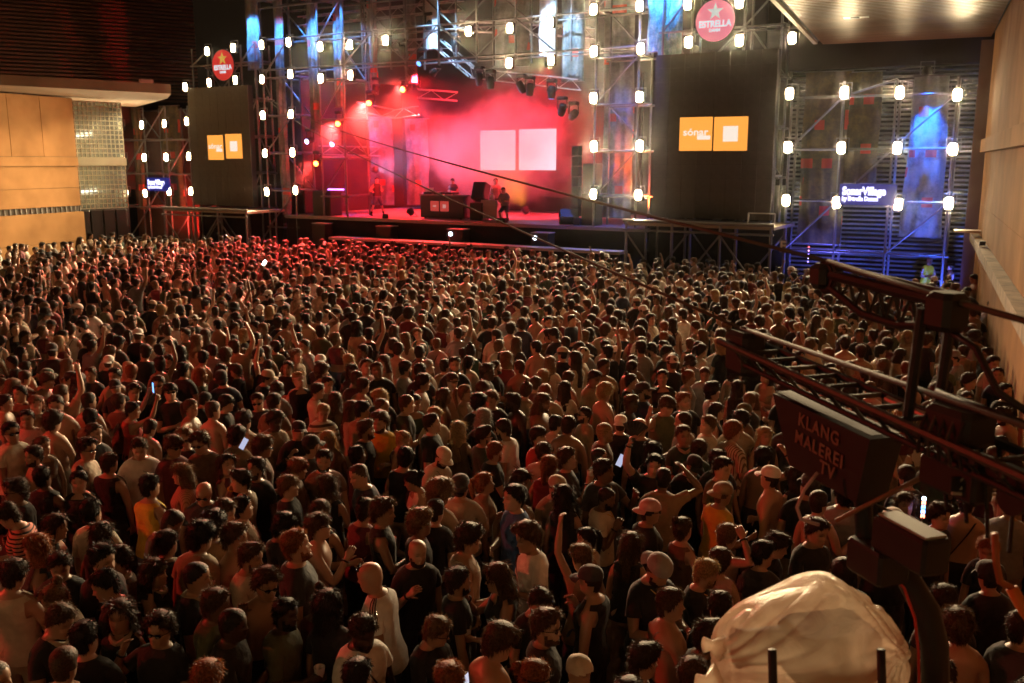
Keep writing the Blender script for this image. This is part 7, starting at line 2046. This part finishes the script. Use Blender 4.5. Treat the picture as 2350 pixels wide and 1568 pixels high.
kn = MB(); kn.tube([(-.40, 0, .03), (-.44, 0, .045), (-.47, 0, .05), (-.475, 0, .05)], [.05, .02, .03, .01], 14); kn.build("knot", M_bag, bag, True)
kn = MB(); kn.tube([(-.40, 0, -.10), (-.45, 0, -.115), (-.49, 0, -.11), (-.50, 0, -.11)], [.07, .03, .035, .01], 14); kn.build("bag_end", M_bag, bag, True)
# ropes
def rope(lab, near_, far_, r=.0085):
    o_ = empty("rope", tuple(far_), 0); tag(o_, lab, "rope", "camera ropes")
    n = 30; pts = []
    for i in range(n + 1):
        t = i / n; p = np.array(far_) * (1 - t) + np.array(near_) * t; p = p - np.array([0, 0, .25 * 4 * t * (1 - t)]) * min(1, np.linalg.norm(np.array(near_) - far_) / 40); pts.append(p)
    b = MB(); b.tube(pts, r, 8); world_parent(b.build("strand", mat("rope_dark", (.07, .06, .045), .7), None, True), o_)
    b = MB(); b.disc_prism(far_, SN, .06, .08, 10); world_parent(b.build("shackle", M_steel), o_)
pB = Rg(0.0, 0, .085); pA = Rg(.62, 0, .46)
rope("upper dark rope running from the left stage tower to the camera arm", pA, ANCH + np.array([0, 0, .10]))
rope("lower dark rope running from the left stage tower to the camera pulley", pB, ANCH)
pA2 = Rg(1.28, 0, .40); pA3 = Rg(6.0, 0, .10)
b = MB(); b.tube([pA, pA2, pA3], .011, 8); world_parent(b.build("rope_tail", mat("rope_dark", (.07, .06, .045)), None, True), rig)
b = MB(); b.tube([pB, Rg(1.95, 0, .06), Rg(6.0, 0, -.25)], .011, 8); world_parent(b.build("rope_tail", mat("rope_dark", (.07, .06, .045)), None, True), rig)

# ---------------------------------------------------------------- glow sticks in the crowd
def stick(lab, P, Q, cols):
    r = empty("light_stick", tuple(P), 0); tag(r, lab, "light stick"); P = np.array(P); Q = np.array(Q)
    b = MB(); b.tube([P, Q], .012, 6); world_parent(b.build("tube", mat("stick_clear", (.3, .3, .32), .2)), r)
    n = len(cols)
    for i, c in enumerate(cols):
        a = P + (Q - P) * (i + .5) / n; b = MB(); b.disc_prism(a, Q - P, .02, .03, 8); world_parent(b.build("light_dot", glow("dot_%d_%d_%d" % tuple(int(9 * x) for x in c), c, 8.0)), r)
stick("tall striped light stick rising from the far right crowd", at_z(1854, 605, 1.6), at_z(1854, 605, 1.6) + np.array([0, 0, .62]), [(.3, .2, 1), (.6, .5, 1), (.3, .2, 1), (.8, .3, .6), (1, .1, .1)])
stick("blue and red light stick under the camera carriage", at_z(2117, 1190, 1.45), at_z(2121, 1140, 1.62), [(1, .2, .1), (.2, .4, 1), (.1, .3, 1), (.8, .2, .1), (.6, .8, 1)])

# ---------------------------------------------------------------- the red flood on a mast beside the crowd, outside the frame
fl_r = flood("tall red flood lamp on a mast at the left of the crowd", np.array([-15.5, 9.5, 6.8]), np.array([-2.0, 9.5, 1.2]), (1.0, .05, .03), 2800, 100, M_lensred2)
mast = empty("lamp_mast", (-15.7, 9.5, 0), 0); tag(mast, "steel mast carrying the red flood lamp at the left of the crowd", "mast")
b = MB(); b.tube([(0, 0, 0), (0, 0, 7.0)], .06, 10); b.build("pole", M_steel, mast); b = MB(); b.bevbox((0, 0, .05), (.8, .8, .1), .02); b.build("base_plate", M_steel, mast)

# ================================================================== AIR
# smoke on the stage
sm = MB(); sm.box((0, 0, 0), (17.5, 7.6, 7.6)); smo = sm.build("stage_smoke", None)
smo.location = S(-3.6, 3.7, DZ + 3.85); smo.rotation_euler = (0, 0, SANG); tag(smo, "red lit smoke drifting over the stage", "smoke", None, "stuff")
M_smoke = bpy.data.materials.new("stage_smoke"); ns, ln = nodes_of(M_smoke); ns.remove(ns["Principled BSDF"])
vol = ns.new("ShaderNodeVolumePrincipled"); vol.inputs["Color"].default_value = (.92, .86, .86, 1); vol.inputs["Anisotropy"].default_value = .1
tc = ns.new("ShaderNodeTexCoord"); nz = ns.new("ShaderNodeTexNoise"); nz.inputs["Scale"].default_value = .42; nz.inputs["Detail"].default_value = 4; nz.inputs["Roughness"].default_value = .6; ln.new(tc.outputs["Object"], nz.inputs[0])
vs_ = ns.new("ShaderNodeVectorMath"); vs_.operation = 'SUBTRACT'; vs_.inputs[1].default_value = (-.2, 1.3, -.75); ln.new(tc.outputs["Object"], vs_.inputs[0])
vm_ = ns.new("ShaderNodeVectorMath"); vm_.operation = 'MULTIPLY'; vm_.inputs[1].default_value = (1 / 5.4, 1 / 3.4, 1 / 3.2); ln.new(vs_.outputs[0], vm_.inputs[0])
vl_ = ns.new("ShaderNodeVectorMath"); vl_.operation = 'LENGTH'; ln.new(vm_.outputs[0], vl_.inputs[0])
ad = ns.new("ShaderNodeMath"); ad.operation = 'MULTIPLY_ADD'; ad.inputs[1].default_value = 1.5; ln.new(nz.outputs[0], ad.inputs[0])
sb_ = ns.new("ShaderNodeMath"); sb_.operation = 'SUBTRACT'; sb_.inputs[0].default_value = .30; ln.new(vl_.outputs["Value"], sb_.inputs[1]); ln.new(sb_.outputs[0], ad.inputs[2])
mr = ns.new("ShaderNodeMapRange"); mr.inputs[1].default_value = .26; mr.inputs[2].default_value = .72; mr.inputs[3].default_value = .005; mr.inputs[4].default_value = .30; ln.new(ad.outputs[0], mr.inputs[0])
ln.new(mr.outputs[0], vol.inputs["Density"]); ln.new(vol.outputs[0], ns["Material Output"].inputs["Volume"])
smo.data.materials.append(M_smoke)
# smoke at stage left, added round the red lamps to give their bloom
sm2 = MB(); sm2.box((0, 0, 0), (8.4, 4.4, 6.6)); sl_o = sm2.build("lamp_glow_smoke", None); sl_o.location = S(-9.2, .9, 6.1); sl_o.rotation_euler = (0, 0, SANG)
tag(sl_o, "thin smoke at stage left, added to give the red lamps a glow", "smoke", None, "stuff")
M_smk2 = bpy.data.materials.new("lamp_glow_smoke"); ns, ln = nodes_of(M_smk2); ns.remove(ns["Principled BSDF"]); v2_ = ns.new("ShaderNodeVolumePrincipled"); v2_.inputs["Color"].default_value = (.92, .9, .9, 1); v2_.inputs["Anisotropy"].default_value = .2
tc = ns.new("ShaderNodeTexCoord"); nz = ns.new("ShaderNodeTexNoise"); nz.inputs["Scale"].default_value = .55; nz.inputs["Detail"].default_value = 4; ln.new(tc.outputs["Object"], nz.inputs[0])
vm_ = ns.new("ShaderNodeVectorMath"); vm_.operation = 'MULTIPLY'; vm_.inputs[1].default_value = (1 / 4.2, 1 / 2.2, 1 / 3.3); ln.new(tc.outputs["Object"], vm_.inputs[0]); vl_ = ns.new("ShaderNodeVectorMath"); vl_.operation = 'LENGTH'; ln.new(vm_.outputs[0], vl_.inputs[0])
sb_ = ns.new("ShaderNodeMath"); sb_.operation = 'SUBTRACT'; ln.new(nz.outputs[0], sb_.inputs[0]); m3 = ns.new("ShaderNodeMath"); m3.operation = 'MULTIPLY'; m3.inputs[1].default_value = .55; ln.new(vl_.outputs["Value"], m3.inputs[0]); ln.new(m3.outputs[0], sb_.inputs[1])
mr = ns.new("ShaderNodeMapRange"); mr.inputs[1].default_value = -.02; mr.inputs[2].default_value = .45; mr.inputs[4].default_value = .055; ln.new(sb_.outputs[0], mr.inputs[0]); ln.new(mr.outputs[0], v2_.inputs["Density"]); ln.new(v2_.outputs[0], ns["Material Output"].inputs["Volume"]); sl_o.data.materials.append(M_smk2)
# thin even haze over the whole plaza, added to give the lamps halos
hz = MB(); hz.box((0, 0, 0), (140, 130, 18)); hzo = hz.build("haze", None); hzo.location = (0, 45, 8.0); tag(hzo, "thin haze added over the plaza to give the lamps halos", "haze", None, "stuff")
M_haze = bpy.data.materials.new("halo_haze"); ns, ln = nodes_of(M_haze); ns.remove(ns["Principled BSDF"]); hv_ = ns.new("ShaderNodeVolumePrincipled"); hv_.inputs["Color"].default_value = (.95, .95, .95, 1); hv_.inputs["Density"].default_value = .00018; hv_.inputs["Anisotropy"].default_value = .99
ln.new(hv_.outputs[0], ns["Material Output"].inputs["Volume"]); hzo.data.materials.append(M_haze)

# lettering becomes plain mesh
bpy.context.view_layer.update()
dg = bpy.context.evaluated_depsgraph_get()
for o in [o for o in list(col.objects) if o.type == 'FONT']:
    me = bpy.data.meshes.new_from_object(o.evaluated_get(dg)); n = bpy.data.objects.new("lettering", me); col.objects.link(n)
    n.parent = o.parent; n.matrix_parent_inverse = o.matrix_parent_inverse.copy(); n.location = o.location; n.rotation_euler = o.rotation_euler; n.scale = o.scale
    bpy.data.objects.remove(o)
